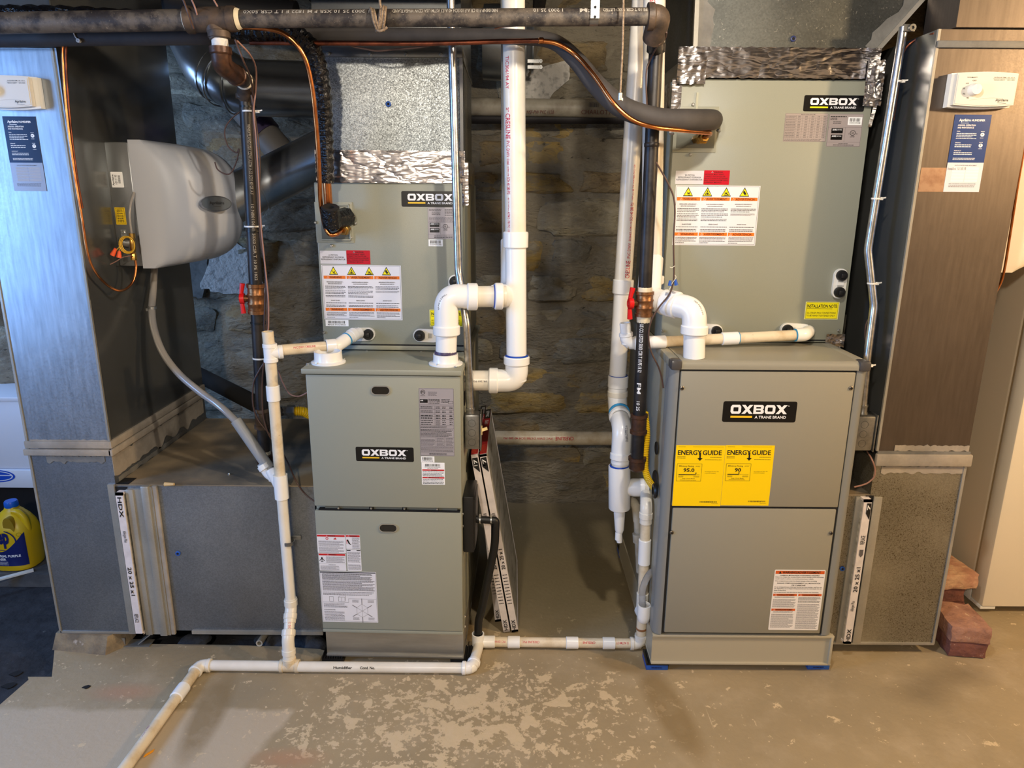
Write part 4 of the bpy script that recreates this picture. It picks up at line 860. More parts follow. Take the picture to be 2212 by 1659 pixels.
def sight(root, px, py, wpx, hpx, Y, glow=None):
    q = P(px, py, Y=Y); a = P(px-wpx/2, py, Y=Y); rx = q.x-a.x; rz = rx*hpx/wpx; L_ = rx-rz
    def oval(R, y): return [V((q.x+(L_ if math.cos(t_) > 0 else -L_)+R*math.cos(t_), y, q.z+R*math.sin(t_))) for t_ in [2*math.pi*(i+.5)/28 for i in range(28)]]
    mb = MB(SCREW); A, B = oval(rz, Y-.0035), oval(rz*.8, Y-.0035); C_ = oval(rz, Y); mb.nomerge = True
    n = 28; mb.add(A+B+C_, [(i, (i+1) % n, n+(i+1) % n, n+i) for i in range(n)]+[(2*n+i, 2*n+(i+1) % n, (i+1) % n, i) for i in range(n)], False)
    mb.use(mat('dark_sight_glass', s(14, 14, 16), .08, coat=1)).add(oval(rz*.82, Y-.002), [list(range(n))], False)
    obj('sight_glass', mb, root, 'small oval window with a clear rim')
sight(t, 829, 843, 42, 21, FY); sight(t, 845, 1140, 40, 20, FY)
logo(t, 774, 966, 900, 997, FY)
mb = MB(LBL_S); c = card_px(mb, 911, 838, 987, 984, FY); c.base(LBL_S); k = c.w/76; v = c.h/146
c.frame(.8, .8, c.w-.8, c.h-.8, .5, INK_G); c.ring(9*k, 8.5*v, 4.6*k, 1, INK); c.text(5.6*k, 12.4*k, 6.6*v, 10.2*v, 'ETL', INK, .03); c.text(4*k, 14*k, 15*v, 16.6*v, 'Intertek', INK, .01)
c.fine(20*k, 7*v, 40*k, 16*v, 4, INK_G); c.rect(2*k, 23.5*v, 19*k, 31*v, LBL_K, 2); c.text(3*k, 9*k, 25*v, 27.5*v, 'AHRI', INK_W, .03, 4); c.fine(9.6*k, 25*v, 18*k, 30*v, 2, INK_G)
c.fine(21*k, 22*v, 45*k, 33*v, 4, INK); c.fine(49*k, 22*v, 67*k, 31*v, 3, INK); c.frame(41*k, 27*v, 45.5*k, 31.5*v, .5, INK); c.frame(64*k, 27*v, 74*k, 32*v, .5, INK)
for y in (35, 37.5, 43.5, 46, 52, 55, 60, 66, 79.5, 85, 105, 115, 125, 130, 138): c.line(1*k, y*v, 75*k, y*v, .45, INK_G)
c.line(34*k, 37.5*v, 34*k, 79.5*v, .45, INK_G); c.line(35*k, 105*v, 35*k, 125*v, .45, INK_G); c.line(54*k, 105*v, 54*k, 125*v, .45, INK_G)
for y0_, y1_, n_ in ((38, 43.5, 2), (46.5, 52, 2), (56, 66, 2), (67, 79, 3)): c.fine(3*k, y0_*v, 30*k, y1_*v, n_, INK, 3); c.fine(36*k, y0_*v, 46*k, y1_*v, n_*2 if n_ > 2 else n_, INK, 4); c.fine(50*k, y0_*v, 58*k, y1_*v, n_, INK, 5); c.fine(66*k, y0_*v, 73*k, y1_*v, n_, INK, 6)
c.fine(2*k, 80.5*v, 60*k, 85*v, 2, INK); c.fine(2*k, 87*v, 73*k, 104*v, 6, INK, 8); c.fine(2*k, 108*v, 33*k, 124*v, 6, INK_G, 9); c.fine(37*k, 106*v, 53*k, 124*v, 7, INK_G, 9); c.fine(57*k, 106*v, 73*k, 124*v, 7, INK_G, 9)
c.fine(2*k, 126*v, 74*k, 137*v, 4, INK_G, 2); c.fine(20*k, 139.5*v, 60*k, 144.5*v, 2, INK, 3)
obj('rating_label', mb, t, 'silver rating plate full of small print')
barcode_label(t, 916, 985, 945, 998, FY, '243070522J')
mb = MB(LBL_W); c = card_px(mb, 917, 998.5, 967, 1046, FY); c.base(mat('bright_label', s(244, 244, 242), .3)); c.bars(8, 3, 40, 8, INK, 5); c.fine(7, 8.5, 42, 10.5, 1, INK); c.text(13, 36, 11.5, 13, 'MADE IN CHINA', INK, .005)
band(c, 1.5, 14.5, 49, 17.5, 'WARNING', LBL_R, INK); c.fine(2, 18.5, 48, 30, 4, INK, 1); band(c, 1.5, 30.8, 49, 33.8, 'MISE EN GARDE', LBL_R, INK); c.fine(2, 34.8, 48, 46.5, 4, INK, 2); obj('notice_label', mb, t, 'white notice label with two red bands')
mb = MB(LBL_S); c = card_px(mb, 689, 1156, 751, 1196, FY); c.base(LBL_W, r=1); band(c, .5, .8, 61, 4.8, 'WARNING', LBL_R, INK); c.disc(22, 8.5, 3, LBL_R, 3); c.disc(22, 8.5, 1.6, LBL_W, 4); c.poly([(36, 10.5), (38, 6.5), (39, 9), (40.5, 6), (43, 10.5)], LBL_R, 3); c.fine(3, 13, 58, 26, 6, INK_G); c.fine(3, 27.5, 58, 39, 6, INK_G, 3)
obj('notice_label', mb, t, 'white notice label with a red band')
mb = MB(LBL_S); c = card_px(mb, 693, 1197, 752, 1219, FY); c.base(LBL_W, r=1); band(c, .5, .5, 58, 4.5, 'WARNING', LBL_R, INK); c.disc(7, 10, 1.8, INK, 3)
for q in ((1.5, 16, 6, 11.5), (12.5, 16, 8, 11.5), (4.5, 17.5, 9.5, 17.5), (7, 12, 7, 16)): c.line(*q, 1.4, INK, 3)
c.fine(16, 6.5, 57, 20.5, 8, INK_G, 2); obj('notice_label', mb, t, 'white notice label with a red band and a pictogram')
mb = MB(LBL_S); c = card_px(mb, 752, 1156, 783, 1187, FY); c.base(LBL_W, r=1); band(c, .5, .8, 30.5, 4.8, 'WARNING', LBL_R, INK); c.poly([(2, 11), (5, 10.5), (9, 19.5), (12, 20.5), (10, 21.5), (6, 20)], INK, 3); c.line(2, 11, 2, 20, 1.1, LBL_R, 3); c.fine(13.5, 6, 30, 30, 10, INK_G); obj('notice_label', mb, t, 'small notice label with a hand pictogram')
mb = MB(LBL_S); c = card_px(mb, 754, 1188, 785, 1234, FY); c.base(LBL_W, r=1); c.rect(.5, .8, 30.5, 3, INK, 2); c.rect(9, .8, 22, 3, LBL_W, 3); c.fine(10, 1, 21, 2.8, 1, INK_G); c.fine(2, 4.5, 30, 28, 10, INK_G); c.fine(2, 32, 30, 44, 5, INK_G, 4); obj('notice_label', mb, t, 'small notice label with a black band')
mb = MB(LBL_S); c = card_px(mb, 695, 1219.5, 753, 1234, FY); c.base(LBL_W, r=1); c.fine(20, 1, 36, 3, 1, INK); c.fine(2, 4, 44, 13.5, 5, INK_G, 4); obj('notice_label', mb, t, 'small notice strip')
mb = MB(LBL_S); c = card_px(mb, 695, 1236, 818, 1345, FY); c.base(LBL_W, r=1); k = c.w/123; v = c.h/109
c.rect(.8, .8, c.w-.8, 2.6, INK, 2); c.frame(1.5*k, 3*v, c.w-1.5*k, c.h-2*v, .4, INK_G); c.fine(5*k, 4*v, 115*k, 18*v, 7, INK, 1, ht=.55); c.fine(5*k, 19*v, 119*k, 41*v, 10, INK_G, 2, ht=.55); c.fine(5*k, 43*v, 117*k, 51*v, 3, INK_G, 3)
c.line(60*k, 58*v, 121*k, 58*v, .4, INK_G); c.line(60*k, 58*v, 60*k, 66*v, .4, INK_G); c.line(3*k, 66*v, 60*k, 66*v, .4, INK_G); c.frame(18*k, 54*v, 27*k, 64*v, .5, INK_G); c.frame(38*k, 55*v, 52*k, 64*v, .5, INK_G); c.line(45*k, 55*v, 45*k, 64*v, .5, INK_G); c.line(38*k, 55*v, 41*k, 52*v, .5, INK_G); c.line(41*k, 52*v, 54*k, 52*v, .5, INK_G); c.line(54*k, 52*v, 52*k, 64*v, .5, INK_G)
hx = [(89, 69), (101, 77), (101, 91), (89, 98), (77, 91), (77, 77)]
for i in range(6): a, b = hx[i], hx[(i+1) % 6]; c.line(a[0]*k, a[1]*v, b[0]*k, b[1]*v, .4, INK_G); c.line(89*k, 84*v, a[0]*k, a[1]*v, .4, INK_G); c.line(a[0]*k, a[1]*v, (a[0]*1.8-71.2)*k, (a[1]*1.8-67.2)*v, 1.6, mat('mid_grey_print', s(130, 128, 132), .5))
for q in ((68, 60), (102, 60), (68, 98), (102, 98)): c.fine(q[0]*k, q[1]*v, (q[0]+14)*k, (q[1]+6)*v, 4, INK_G)
c.fine(5*k, 68*v, 52*k, 72*v, 2, INK_G); c.fine(5*k, 73*v, 58*k, 78*v, 2, INK); c.fine(5*k, 81*v, 30*k, 84*v, 2, INK); c.fine(5*k, 86*v, 50*k, 106*v, 8, INK_G, 7); obj('instruction_label', mb, t, 'large pale instruction sheet with small print and diagrams')
# collars on top
def flange(root, px, py, r, z, sock=.045, open_=True, wr=1.42):
    q = P(px, py, Z=z); mb = MB(PVC_NEW); mb.lathe(q, (0, 0, 1), [(0, r*wr), (.004, r*wr), (.007, r*1.12), (.010, r*1.08), (sock, r*1.06), (sock, r*.94), (.01, r*.92)], 32)
    if open_: mb.use(DARK).lathe(q+V((0, 0, .012)), (0, 0, 1), [(0, r*.92), (0, 0)], 24)
    mb.use(SCREW)
    for a in (2.4, .4, 4.2): screw(mb, q+V((r*1.25*math.cos(a), r*1.25*math.sin(a), .005)), (0, 0, 1), .003)
    return obj('vent_flange', mb, root, 'white round vent collar with a wide rim')
flange(t, 714, 784, .037, .957, .034, wr=1.33)
# left side parts that stand out: gas connector grommet; right side condensate trap
q = P(1012, 870, Y=2.1); [obj('knockout_hole', MB(DARK).lathe((FL1+.0006, y_, z_), (1, 0, 0), [(0, r_), (.001, r_), (.001, 0)], 20), t, 'dark opening in the cabinet side') for y_, z_, r_ in ((2.05, .84, .022), (2.10, .60, .016))]
tr = MB(BLACK); a = P(1007, 1063, Y=1.985); b2 = P(1027, 1182, Y=1.985); tr.box((FL1+.001, 1.955, b2.z), (FL1+.034, 2.09, a.z), .004); tr.box((FL1+.03, 1.96, b2.z+.01), (FL1+.037, 2.085, a.z-.012), .002)
obj('condensate_trap', tr, t, 'black plastic condensate trap on the cabinet side')
t.rotation_euler = (0, 0, YAW_L)
# ---------------------------------------------------------------- left coil cabinet
CL0, CL1, CYL = -.583, -.143, 2.165
t = thing('coil_cabinet', 'grey-green coil cabinet on the left furnace with an open line port', 'cabinet', (-.363, 2.40, .957), 'evaporator coil cabinets'); COILL = t
slab(t, 'cabinet', CL0, CL1, CYL+.004, 2.66, .960, 1.462, PAINT, .002); zl = P(850, 744, Y=CYL).z
slab(t, 'front_panel', CL0+.001, CL1-.001, CYL-.001, CYL+.006, zl, 1.458, PAINT, .0025)
slab(t, 'lower_rail', CL0, CL1+.001, CYL-.003, CYL+.006, .961, zl-.004, PAINT, .002)
slab(t, 'seam_line', CL0, CL1, CYL+.0, CYL+.006, zl-.005, zl, SEAM, 0)
L_S = [(P(px, py, Y=CYL-.003), (0, -1, 0)) for px, py in ((705, 760), (796, 760), (914, 761), (1003, 762), (703, 719))]
# recessed line port
a = P(680, 436, Y=CYL); c_ = P(769, 525, Y=CYL); pp_ = MB(PAINT)
pp_.box((CL0-.0005, CYL-.0035, c_.z), (c_.x, CYL-.001, a.z), .0008); obj('port_plate', pp_, t, 'square plate around the line port')
a1 = P(695, 440, Y=CYL); c1 = P(764, 520, Y=CYL); pr_ = MB(mat('recess_sheet', s(104, 106, 96), .35, .2)); pr_.box((a1.x, CYL-.0046, c1.z+.004), (c1.x, CYL-.0038, a1.z-.003), .0003)
pr_.use(PAINT)
for lo_, hi_ in (((a1.x, CYL-.010, a1.z-.006), (c1.x, CYL-.0036, a1.z)), ((c1.x-.005, CYL-.010, c1.z), (c1.x, CYL-.0036, a1.z)), ((a1.x, CYL-.010, c1.z), (c1.x, CYL-.0036, c1.z+.005))): pr_.box(lo_, hi_, .0018)
obj('port_recess', pr_, t, 'pressed rim around the line port')
for px, py in ((685, 481), (772, 482), (719, 531), (713, 430), (762, 513), (752, 496)): L_S.append((P(px, py, Y=CYL-.0045), (0, -1, 0)))
screws(t, L_S)
YL = CYL-.0012
piston_label(t, 694, 542, 751, 570, 803, YL, '64'); warning_sheet(t, 697, 573, 870, 691, YL); barcode_label(t, 706, 691.5, 756, 705, YL, 'MADE IN CHINA')
logo(t, 871, 413, 999, 447, YL)
mb = MB(LBL_S); c = card_px(mb, 928, 448, 994, 516, YL); c.base(LBL_S); c.frame(.8, .8, c.w-.8, c.h-.8, .4, INK_G); c.fine(3, 3, 30, 8, 2, INK); c.fine(9, 9, 28, 17, 3, INK); c.fine(37, 3, 56, 18, 5, INK, 2); c.fine(3, 20, 58, 31, 4, INK_G, 3); c.line(1, 32, 60, 32, .4, INK_G); c.line(27, 32, 27, 58, .4, INK_G); certmarks(c, 4, 33, 21); ulmark(c, 38, 41, 5); c.line(1, 58, 60, 58, .4, INK_G); c.fine(13, 60, 55, 66, 2, INK)
obj('rating_label', mb, t, 'silver rating plate'); barcode_label(t, 930, 517, 961, 532, YL, '232507730J'); note_label(t, 932, 669, 1004, 705, YL)
drain_port(t, (773, 722), (801, 721), YL, (1,)); drain_port(t, (912, 723), (942, 724), YL, (0,)); drain_port(t, (988, 632), (988, 607), YL, (1,))
t.rotation_euler = (0, 0, YAW_L)
# ---------------------------------------------------------------- right furnace
FR0, FR1, FYR = .437, .986, 1.90
t = thing('furnace', 'wide warm grey gas furnace on the right with two yellow energy guide sheets', 'furnace', (.71, 2.25, 0), 'gas furnaces'); FURR = t
slab(t, 'cabinet', FR0+.004, FR1-.004, FYR+.02, 2.60, .128, .972, PAINT_R, .002)
xa, xb = .466, .948
slab(t, 'upper_door', xa, xb, FYR, FYR+.018, .561, .964, PAINT_R, .003); slab(t, 'lower_door', xa+.004, xb-.003, FYR, FYR+.018, .143, .554, PAINT_R, .003)
slab(t, 'seam_line', xa-.003, xb+.003, FYR+.006, FYR+.02, .139, .968, SEAM, 0)
def post(x0, x1, z0, z1, r):                                # rounded corner post
    sgn = 1 if x1 > x0 else -1; pts = [V((x1, FYR+.004, z0))]
    for i in range(9): a = math.pi/2*i/8; pts.append(V((x0+sgn*r-sgn*r*math.sin(a), FYR+.004+r-r*math.cos(a), z0)))
    pts += [V((x0, FYR+.06, z0)), V((x1, FYR+.06, z0))]; mb = MB(PAINT_D).prism(pts, (0, 0, z1-z0)); mb.sm = [True]*len(mb.sm); return mb
obj('corner_post', post(FR0, xa-.004, .134, .972, .024), t, 'rounded bluish grey corner post'); obj('corner_post', post(FR1, xb+.004, .134, .972, .024), t, 'rounded bluish grey corner post')
z0, z1 = .970, .994                                         # top with bullnose front
pts = [V((xa, FYR+.02, z0)), V((xa, FYR-.001, z0)), V((xa, FYR-.001, z0+.008))]+[V((xa, FYR+.015-.016*math.cos(a), z0+.008+.016*math.sin(a))) for a in [math.pi/2*i/6 for i in range(1, 7)]]+[V((xa, 2.60, z1)), V((xa, 2.60, z0))]
mb = MB(PAINT_R).prism(pts, (xb+.006-xa, 0, 0)); mb.sm = [True]*len(mb.sm); mb.box((FR0, FYR+.03, z0), (xa, 2.60, z1), .004).box((xb+.006, FYR+.03, z0), (FR1, 2.60, z1), .004); obj('top_panel', mb, t, 'top panel with a rounded front edge')
for x0, x1 in ((FR0-.001, xa), (xb+.006, FR1+.001)): obj('corner_cap', MB(mat('dark_corner_cap', s(72, 70, 70), .3)).box((x0, FYR-.005, .967), (x1+(.002 if x0 < .5 else 0), FYR+.036, .996), .007), t, 'dark rounded corner cap')
for px, py in ((1473, 838), (1838, 838), (1451, 1150), (1795, 1151)):
    sm_ = MB(mat('dark_zinc_screw', s(120, 114, 104), .35, .8)); q = P(px, py, Y=FYR); sm_.lathe(q, (0, -1, 0), [(0, .0062), (.002, .006), (.0035, .004), (.004, 0)], 14); sm_.use(DARK); sm_.box((q.x-.004, q.y-.0046, q.z-.0009), (q.x+.004, q.y-.0038, q.z+.0009)).box((q.x-.0009, q.y-.0046, q.z-.004), (q.x+.0009, q.y-.0038, q.z+.004)); obj('door_screw', sm_, t)
b_ = MB(BASEPAN_P).box((FR0+.001, FYR+.012, .031), (FR1+.005, 2.60, .128)).box((FR0, FYR+.004, .028), (FR1+.008, 2.60, .034), .001).box((FR0, FYR+.004, .124), (FR1+.008, FYR+.02, .131), .001); b_.box((FR1-.002, FYR+.003, .03), (FR1+.006, FYR+.02, .128), .001); obj('base_pan', b_, t, 'beige painted base pan')
logo(t, 1563, 867, 1723, 912, FYR)
def energy(x0, y0, x1, y1, val, fr):
    mb = MB(LBL_E); c = card_px(mb, x0, y0, x1, y1, FYR); c.base(LBL_E); k = c.w/106; v = c.h/130
    c.text(5*k, 20*k, 2.2*v, 3.8*v, 'U.S. Government', INK, .01); c.fine(36*k, 2.4*v, 102*k, 3.6*v, 1, INK)
    c.text(4.5*k, 56*k, 10*v, 20.5*v, 'ENERGY', INK, .024); c.text(58*k, 99*k, 10*v, 20.5*v, 'GUIDE', INK, .024)
    c.rect(51.2*k, 15*v, 54.6*k, 28*v, INK, 4); c.poly([(47*k, 26.5*v), (59*k, 26.5*v), (53*k, 32.5*v)], INK, 4)
    c.fine(4*k, 23*v, 22*k, 28*v, 2, INK); c.fine(75*k, 24*v, 100*k, 26*v, 1, INK); c.fine(64*k, 29*v, 100*k, 31*v, 1, INK)
    c.frame(5*k, 39*v, 58.5*k, 76*v, .6, INK); c.text(9*k, 41*k, 42.3*v, 46.3*v, 'Efficiency Rating', INK, .006); c.text(45*k, 55*k, 43*v, 46*v, '(AFUE)*', INK, 0); w_ = 12 if len(val) > 3 else 7
    c.text((31-w_)*k, (31+w_)*k, 48.5*v, 56.5*v, val, INK, .028); c.line(9*k, 62*v, 55*k, 62*v, .4, INK); c.rect(9*k, 61.2*v, (9+46*fr)*k, 62.8*v, INK, 4); mx = (9+46*fr)*k; c.poly([(mx-1.8*k, 57.8*v), (mx+1.8*k, 57.8*v), (mx, 61.4*v)], INK, 4)
    c.fine(9*k, 64.5*v, 20*k, 68*v, 2, INK); c.fine(42*k, 64.5*v, 55*k, 68*v, 2, INK); c.text(18*k, 45*k, 69.5*v, 71.6*v, 'Range of Similar Models', INK, .012); c.fine(13*k, 73*v, 48*k, 74.6*v, 1, INK)
    c.text(66*k, 96*k, 54.5*v, 56.6*v, 'For energy cost info, visit', INK, .012); c.text(66*k, 90*k, 57.6*v, 59.6*v, 'productinfo.energy.gov', INK, .012); c.bars(60*k, 119*v, 98*k, 122.5*v, INK, 4); c.fine(86*k, 124*v, 100*k, 125.5*v, 1, INK)
    obj('energy_label', mb, t, 'golden yellow ENERGYGUIDE sheet showing %s' % val)
energy(1461, 962, 1567.5, 1093, '95.0', .82); energy(1568, 962, 1674, 1092, '90', .54)
mb = MB(LBL_W); c = card_px(mb, 1674, 1231, 1784, 1361, FYR); c.base(mat('cream_label', s(236, 230, 222), .35), r=2); k = c.w/110; v = c.h/130
c.rect(2*k, 2*v, 108*k, 8.6*v, LBL_OR, 2); c.text(17*k, 100*k, 2.9*v, 7.7*v, 'WARNING/ADVERTISSEMENT', INK, .03, 4); c.tri(12*k, 2.6*v, 8*v, 3*k, INK, None, 4)
c.text(12*k, 98*k, 10.4*v, 13*v, 'CARBON MONOXIDE POISONING HAZARD', INK, .018)
for i, (tx, x1_) in enumerate((('Failure to keep this compartment closed except when servicing', 107), ('could result in carbon monoxide poisoning or death.', 86), ('This compartment must be closed except when servicing.', 94))): yy = (14.2, 18, 22.6)[i]; c.text(3*k, x1_*k, yy*v, (yy+2.6)*v, tx, INK, .016)
c.text(8*k, 102*k, 27.2*v, 29.8*v, "RISQUE D'EMPOISONNEMENT AU MONOXYDE", INK, .018); c.text(40*k, 70*k, 31.4*v, 34*v, 'DE CARBONE', INK, .018)
for i, (tx, x1_) in enumerate((("Si ce compartiment n'est pas fermé en tout temps, sauf en cas", 106), ("de réparation, il y a risque d'empoisonnement au monoxyde de car-", 107), ('bone ou de mort.', 29), ("Ce compartiment doit être fermé sauf au moment de l'entretien.", 101))): yy = (35.4, 38.8, 42.2, 46.8)[i]; c.text(3*k, x1_*k, yy*v, (yy+2.6)*v, tx, INK, .016)
for x0, x1, yy in ((2, 54, 51), (57, 108, 51), (2, 54, 83)): band(c, x0*k, yy*v, x1*k, (yy+4.8)*v, 'WARNING/ADVERTISSEMENT', LBL_OR, INK)
c.fine(6*k, 57*v, 50*k, 60*v, 2, INK, 1); c.fine(3*k, 62*v, 53*k, 81*v, 9, INK_G, 2); c.fine(6*k, 89*v, 50*k, 92.5*v, 2, INK, 3); c.fine(3*k, 94*v, 53*k, 125*v, 15, INK_G, 4); c.fine(58*k, 57.5*v, 107*k, 70*v, 5, INK, 5); c.fine(58*k, 72*v, 107*k, 127*v, 25, INK_G, 6)
obj('warning_label', mb, t, 'white carbon monoxide warning sheet with orange bands')
# left side openings and knockouts
for (px, py), r_ in (((1416, 1045), .042), ((1419, 968), .02)): q = P(px, py, X=FR0); obj('knockout_hole', MB(DARK).lathe((FR0-.0006, q.y, q.z), (-1, 0, 0), [(0, r_), (.003, r_*.96), (.003, 0)], 24), t, 'dark opening in the cabinet side')
# ---------------------------------------------------------------- right coil cabinet
CR0, CR1, CYR = .458, 1.020, 2.16
t = thing('coil_cabinet', 'tall grey-green coil cabinet on the right furnace, foam-covered line entering it', 'cabinet', (.74, 2.40, .994), 'evaporator coil cabinets'); zl = P(1620, 733, Y=CYR).z
slab(t, 'cabinet', CR0, CR1, CYR+.004, 2.66, .996, 1.752, PAINT, .002); slab(t, 'front_panel', CR0+.001, CR1-.001, CYR-.001, CYR+.006, zl, 1.748, PAINT, .0025)
slab(t, 'lower_rail', CR0, CR1+.001, CYR-.003, CYR+.006, .997, zl-.004, PAINT, .002); slab(t, 'seam_line', CR0, CR1, CYR, CYR+.006, zl-.005, zl, SEAM, 0)
a = P(1455, 230, Y=CYR); c_ = P(1545, 330, Y=CYR); pp_ = MB(PAINT); pp_.box((CR0-.0005, CYR-.0035, c_.z), (c_.x, CYR-.001, a.z), .0008)
pp_.use(mat('bare_tape_strip', s(176, 176, 156), .3)); a1 = P(1504, 200, Y=CYR); pp_.box((a1.x, CYR-.0050, c_.z+.06), (a1.x+.006, CYR-.0035, a1.z)); obj('port_plate', pp_, t, 'square plate around the line port')
pr_ = MB(mat('recess_sheet', s(104, 106, 96), .35, .2)); a1 = P(1463, 262, Y=CYR); pr_.box((a1.x, CYR-.0046, c_.z+.012), (c_.x-.006, CYR-.0036, a1.z-.003), .0003); obj('port_recess', pr_, t, 'darker inner plate of the line port')
screws(t, [(P(px, py, Y=CYR-.004), (0, -1, 0)) for px, py in ((1497, 226), (1554, 281), (1491, 334), (1496, 299), (1431, 715), (1812, 714))]); YR = CYR-.0012
logo(t, 1738, 206, 1870, 241, YR, LBL_Y)
piston_label(t, 1460, 369, 1521, 398, 1577, YR, '90'); warning_sheet(t, 1460, 401, 1643, 530, YR); note_label(t, 1741, 652, 1814, 690, YR)
mb = MB(LBL_S); c = card_px(mb, 1697, 245, 1790, 306, YR); c.base(mat('pinkish_silver_label', s(176, 164, 160), .32, .2)); c.frame(.8, .8, c.w-.8, c.h-.8, .5, INK_G); c.text(34, 64, 1.5, 3.5, 'Maximum airflow setting CFM', INK, .006)
for i in range(15): c.line(1, 4.5+i*3.45, 92, 4.5+i*3.45, .35, INK_G)
for x in (24, 38, 53, 66, 79): c.line(x, 4.5, x, 52.8, .35, INK_G)
for i in range(14): c.fine(2, 5+i*3.45, 23, 7.6+i*3.45, 1, INK_G, i); [c.fine(x, 5+i*3.45, x+6, 7.6+i*3.45, 1, INK_G, i) for x in (28, 43, 57, 70, 83)]
c.fine(2, 54.5, 84, 60, 2, INK_G, 3); obj('airflow_label', mb, t, 'silver table label')
mb = MB(LBL_S); c = card_px(mb, 1792, 246, 1866, 317, YR); c.base(mat('pinkish_silver_label', s(176, 164, 160), .32, .2)); c.frame(.8, .8, c.w-.8, c.h-.8, .5, INK_G); c.fine(3, 4, 38, 8, 1, INK); c.fine(3, 8, 18, 14, 2, INK); c.fine(10, 16, 28, 22, 2, INK); c.line(1, 29, 73, 29, .4, INK_G); c.line(38, 29, 38, 61, .4, INK_G); c.line(1, 61, 73, 61, .4, INK_G); certmarks(c, 8, 31, 25); ulmark(c, 55, 41, 5.5); c.fine(26, 63, 48, 65.5, 1, INK); c.fine(15, 66, 62, 68.5, 1, INK); obj('rating_label', mb, t, 'silver rating plate')
barcode_label(t, 1833, 253, 1863, 270, YR-.0006, '222510948J')
drain_port(t, (1809, 630), (1814, 594), YR, (0, 1), .0165); drain_port(t, (1698, 711), (1735, 713), YR, (0,)); drain_port(t, (1520, 713), (1545, 714), YR, (1,))
fo_ = MB(FOIL); a = P(1786, 722, Y=2.15); c_ = P(1816, 752, Y=2.15); crink(fo_, a.x, c_.x+.01, c_.z+.002, a.z, CYR-.006, 10, 10, .007, 31); crink(fo_, 2.155, 2.25, c_.z+.002, a.z+.06, 0, 10, 8, .006, 3, side=CR1+.002); obj('foil_tape', fo_, t, 'crumpled patch of foil tape at the lower corner')
fo_ = MB(FOIL); crink(fo_, 2.14, 2.30, 1.62, 1.74, 0, 12, 8, .006, 5, side=CR0-.02); crink(fo_, CR0-.012, CR0+.016, 1.60, 1.75, CYR-.003, 5, 14, .005, 21); obj('foil_tape', fo_, t)
# ================================================================ GAS PIPING
def W(pts, Y=None):                                          # pixels (+ optional own depth) to world points
    return [P(q[0], q[1], Y=(q[2] if len(q) > 2 else Y)) for q in pts]
t = thing('gas_main_pipe', 'dusty black steel gas main crossing the top of the view with faded white print', 'pipe', tuple(P(700, 40, Y=1.85)))
A, B0, B1, C_ = P(-60, 51, Y=1.85), P(415, 43, Y=1.85), P(505, 41, Y=1.85), P(1404, 36, Y=1.85); CO = P(1424, 37, Y=1.85)
r1 = RP(43, B0); r2 = RP(36, P(1000, 38, Y=1.85))
straight(t, A, B0.lerp(B1, .2), r1, GAS_DUSTY, 'pipe', seg=28)
up = V((0, -.9, .42)); d_ = (C_-B1)
txt = [(V((0, -.80, .60)), '1 2003  25 10  XSR  F M  1822 E 1 T CSR 50X0', INK_WG, 0, .010, .03, .33, True), (V((0, -.80, .60)), 'N80106NP F10  CR A-F 10  SCH 40  A-53  ASTM  USA CDW  WHEATLAND', INK_WG, 0, .011, .385, .635, True), (V((0, -.80, .60)), '1 2003  25  10', INK_WG, 0, .010, .72, .79, True), (V((0, -.80, .60)), 'FM', INK_WG, 0, .013, .83, .86, True), (V((0, -.80, .60)), 'PE 10 T  CSR 50X0  LISTED', INK_WG, 0, .010, .885, .99, True)]
# print seen upside down: run the letters from right to left
mb = MB(GAS_DUSTY); mb.tube([B1, C_], r2, 28)
for up_, tx, im, a0, hg, f0, f1, fl_ in txt: pipe_text(mb, B1.lerp(C_, f1), B1.lerp(C_, f0), r2, up_, ' '.join(tx.split()), im, a0, hg, flip=False)
obj('pipe', mb, t)
for i in range(1): pass
tb = MB(FITTING); ax = (B1-B0).normalized(); m_ = B0.lerp(B1, .5); tb.tube([B0-ax*.004, B1+ax*.006], RP(50, m_), 24)
for q, rr in ((B0, 56), (B1, 52)): tb.lathe(q-ax*.012, ax, [(0, RP(rr, q)*.8), (0, RP(rr, q)), (.012, RP(rr, q)), (.02, RP(50, m_))], 24)
DT = P(474, 82, Y=1.85); tb.tube([m_, DT], RP(42, DT), 22); tb.lathe(DT-V((0, 0, -.016)), (0, 0, -1), [(0, RP(42, DT)), (.002, RP(47, DT)), (.016, RP(47, DT)), (.018, RP(40, DT)*.8)], 24); obj('tee', tb, t, 'brown iron tee')
obj('pipe_dope', MB(DOPE).lathe(B1+ax*.008, ax, [(0, RP(44, B1)), (.004, RP(43, B1)), (.010, r2+.0006)], 22).lathe(B0-ax*.016, ax, [(0, r1+.0005), (.004, RP(52, B0))], 22), t, 'cream thread paste')
elb = MB(FITTING); a_ = (C_-B1).normalized(); EL = P(1412, 84, Y=1.90)
pts = fillet([C_, CO, EL], .035, 8); elb.tube(pts, [RP(50, CO)]*len(pts), 24); elb.lathe(C_-a_*.006, a_, [(0, r2), (0, RP(56, C_)), (.014, RP(56, C_)), (.018, RP(48, C_))], 24); obj('elbow', elb, t, 'dusty iron elbow')
t2 = thing('gas_drop_pipe', 'black steel gas drop with a red-handled valve beside the right furnace', 'pipe', tuple(P(1395, 600, Y=2.0)), 'gas drop pipes')
VT = P(1417, 108, Y=2.0); Vb = P(1376, 1000, Y=2.0); vr = RP(29, P(1400, 500, Y=2.0))
ne = MB(GAS_BLACK); ne.tube([EL+V((0, 0, .01)), VT], vr*1.05, 20).lathe(VT, (0, 0, -1), [(-.02, vr), (-.014, vr*1.3), (.004, vr*1.3), (.008, vr)], 20); obj('reducer', ne, t2)
def VP(f): return VT.lerp(Vb, f)
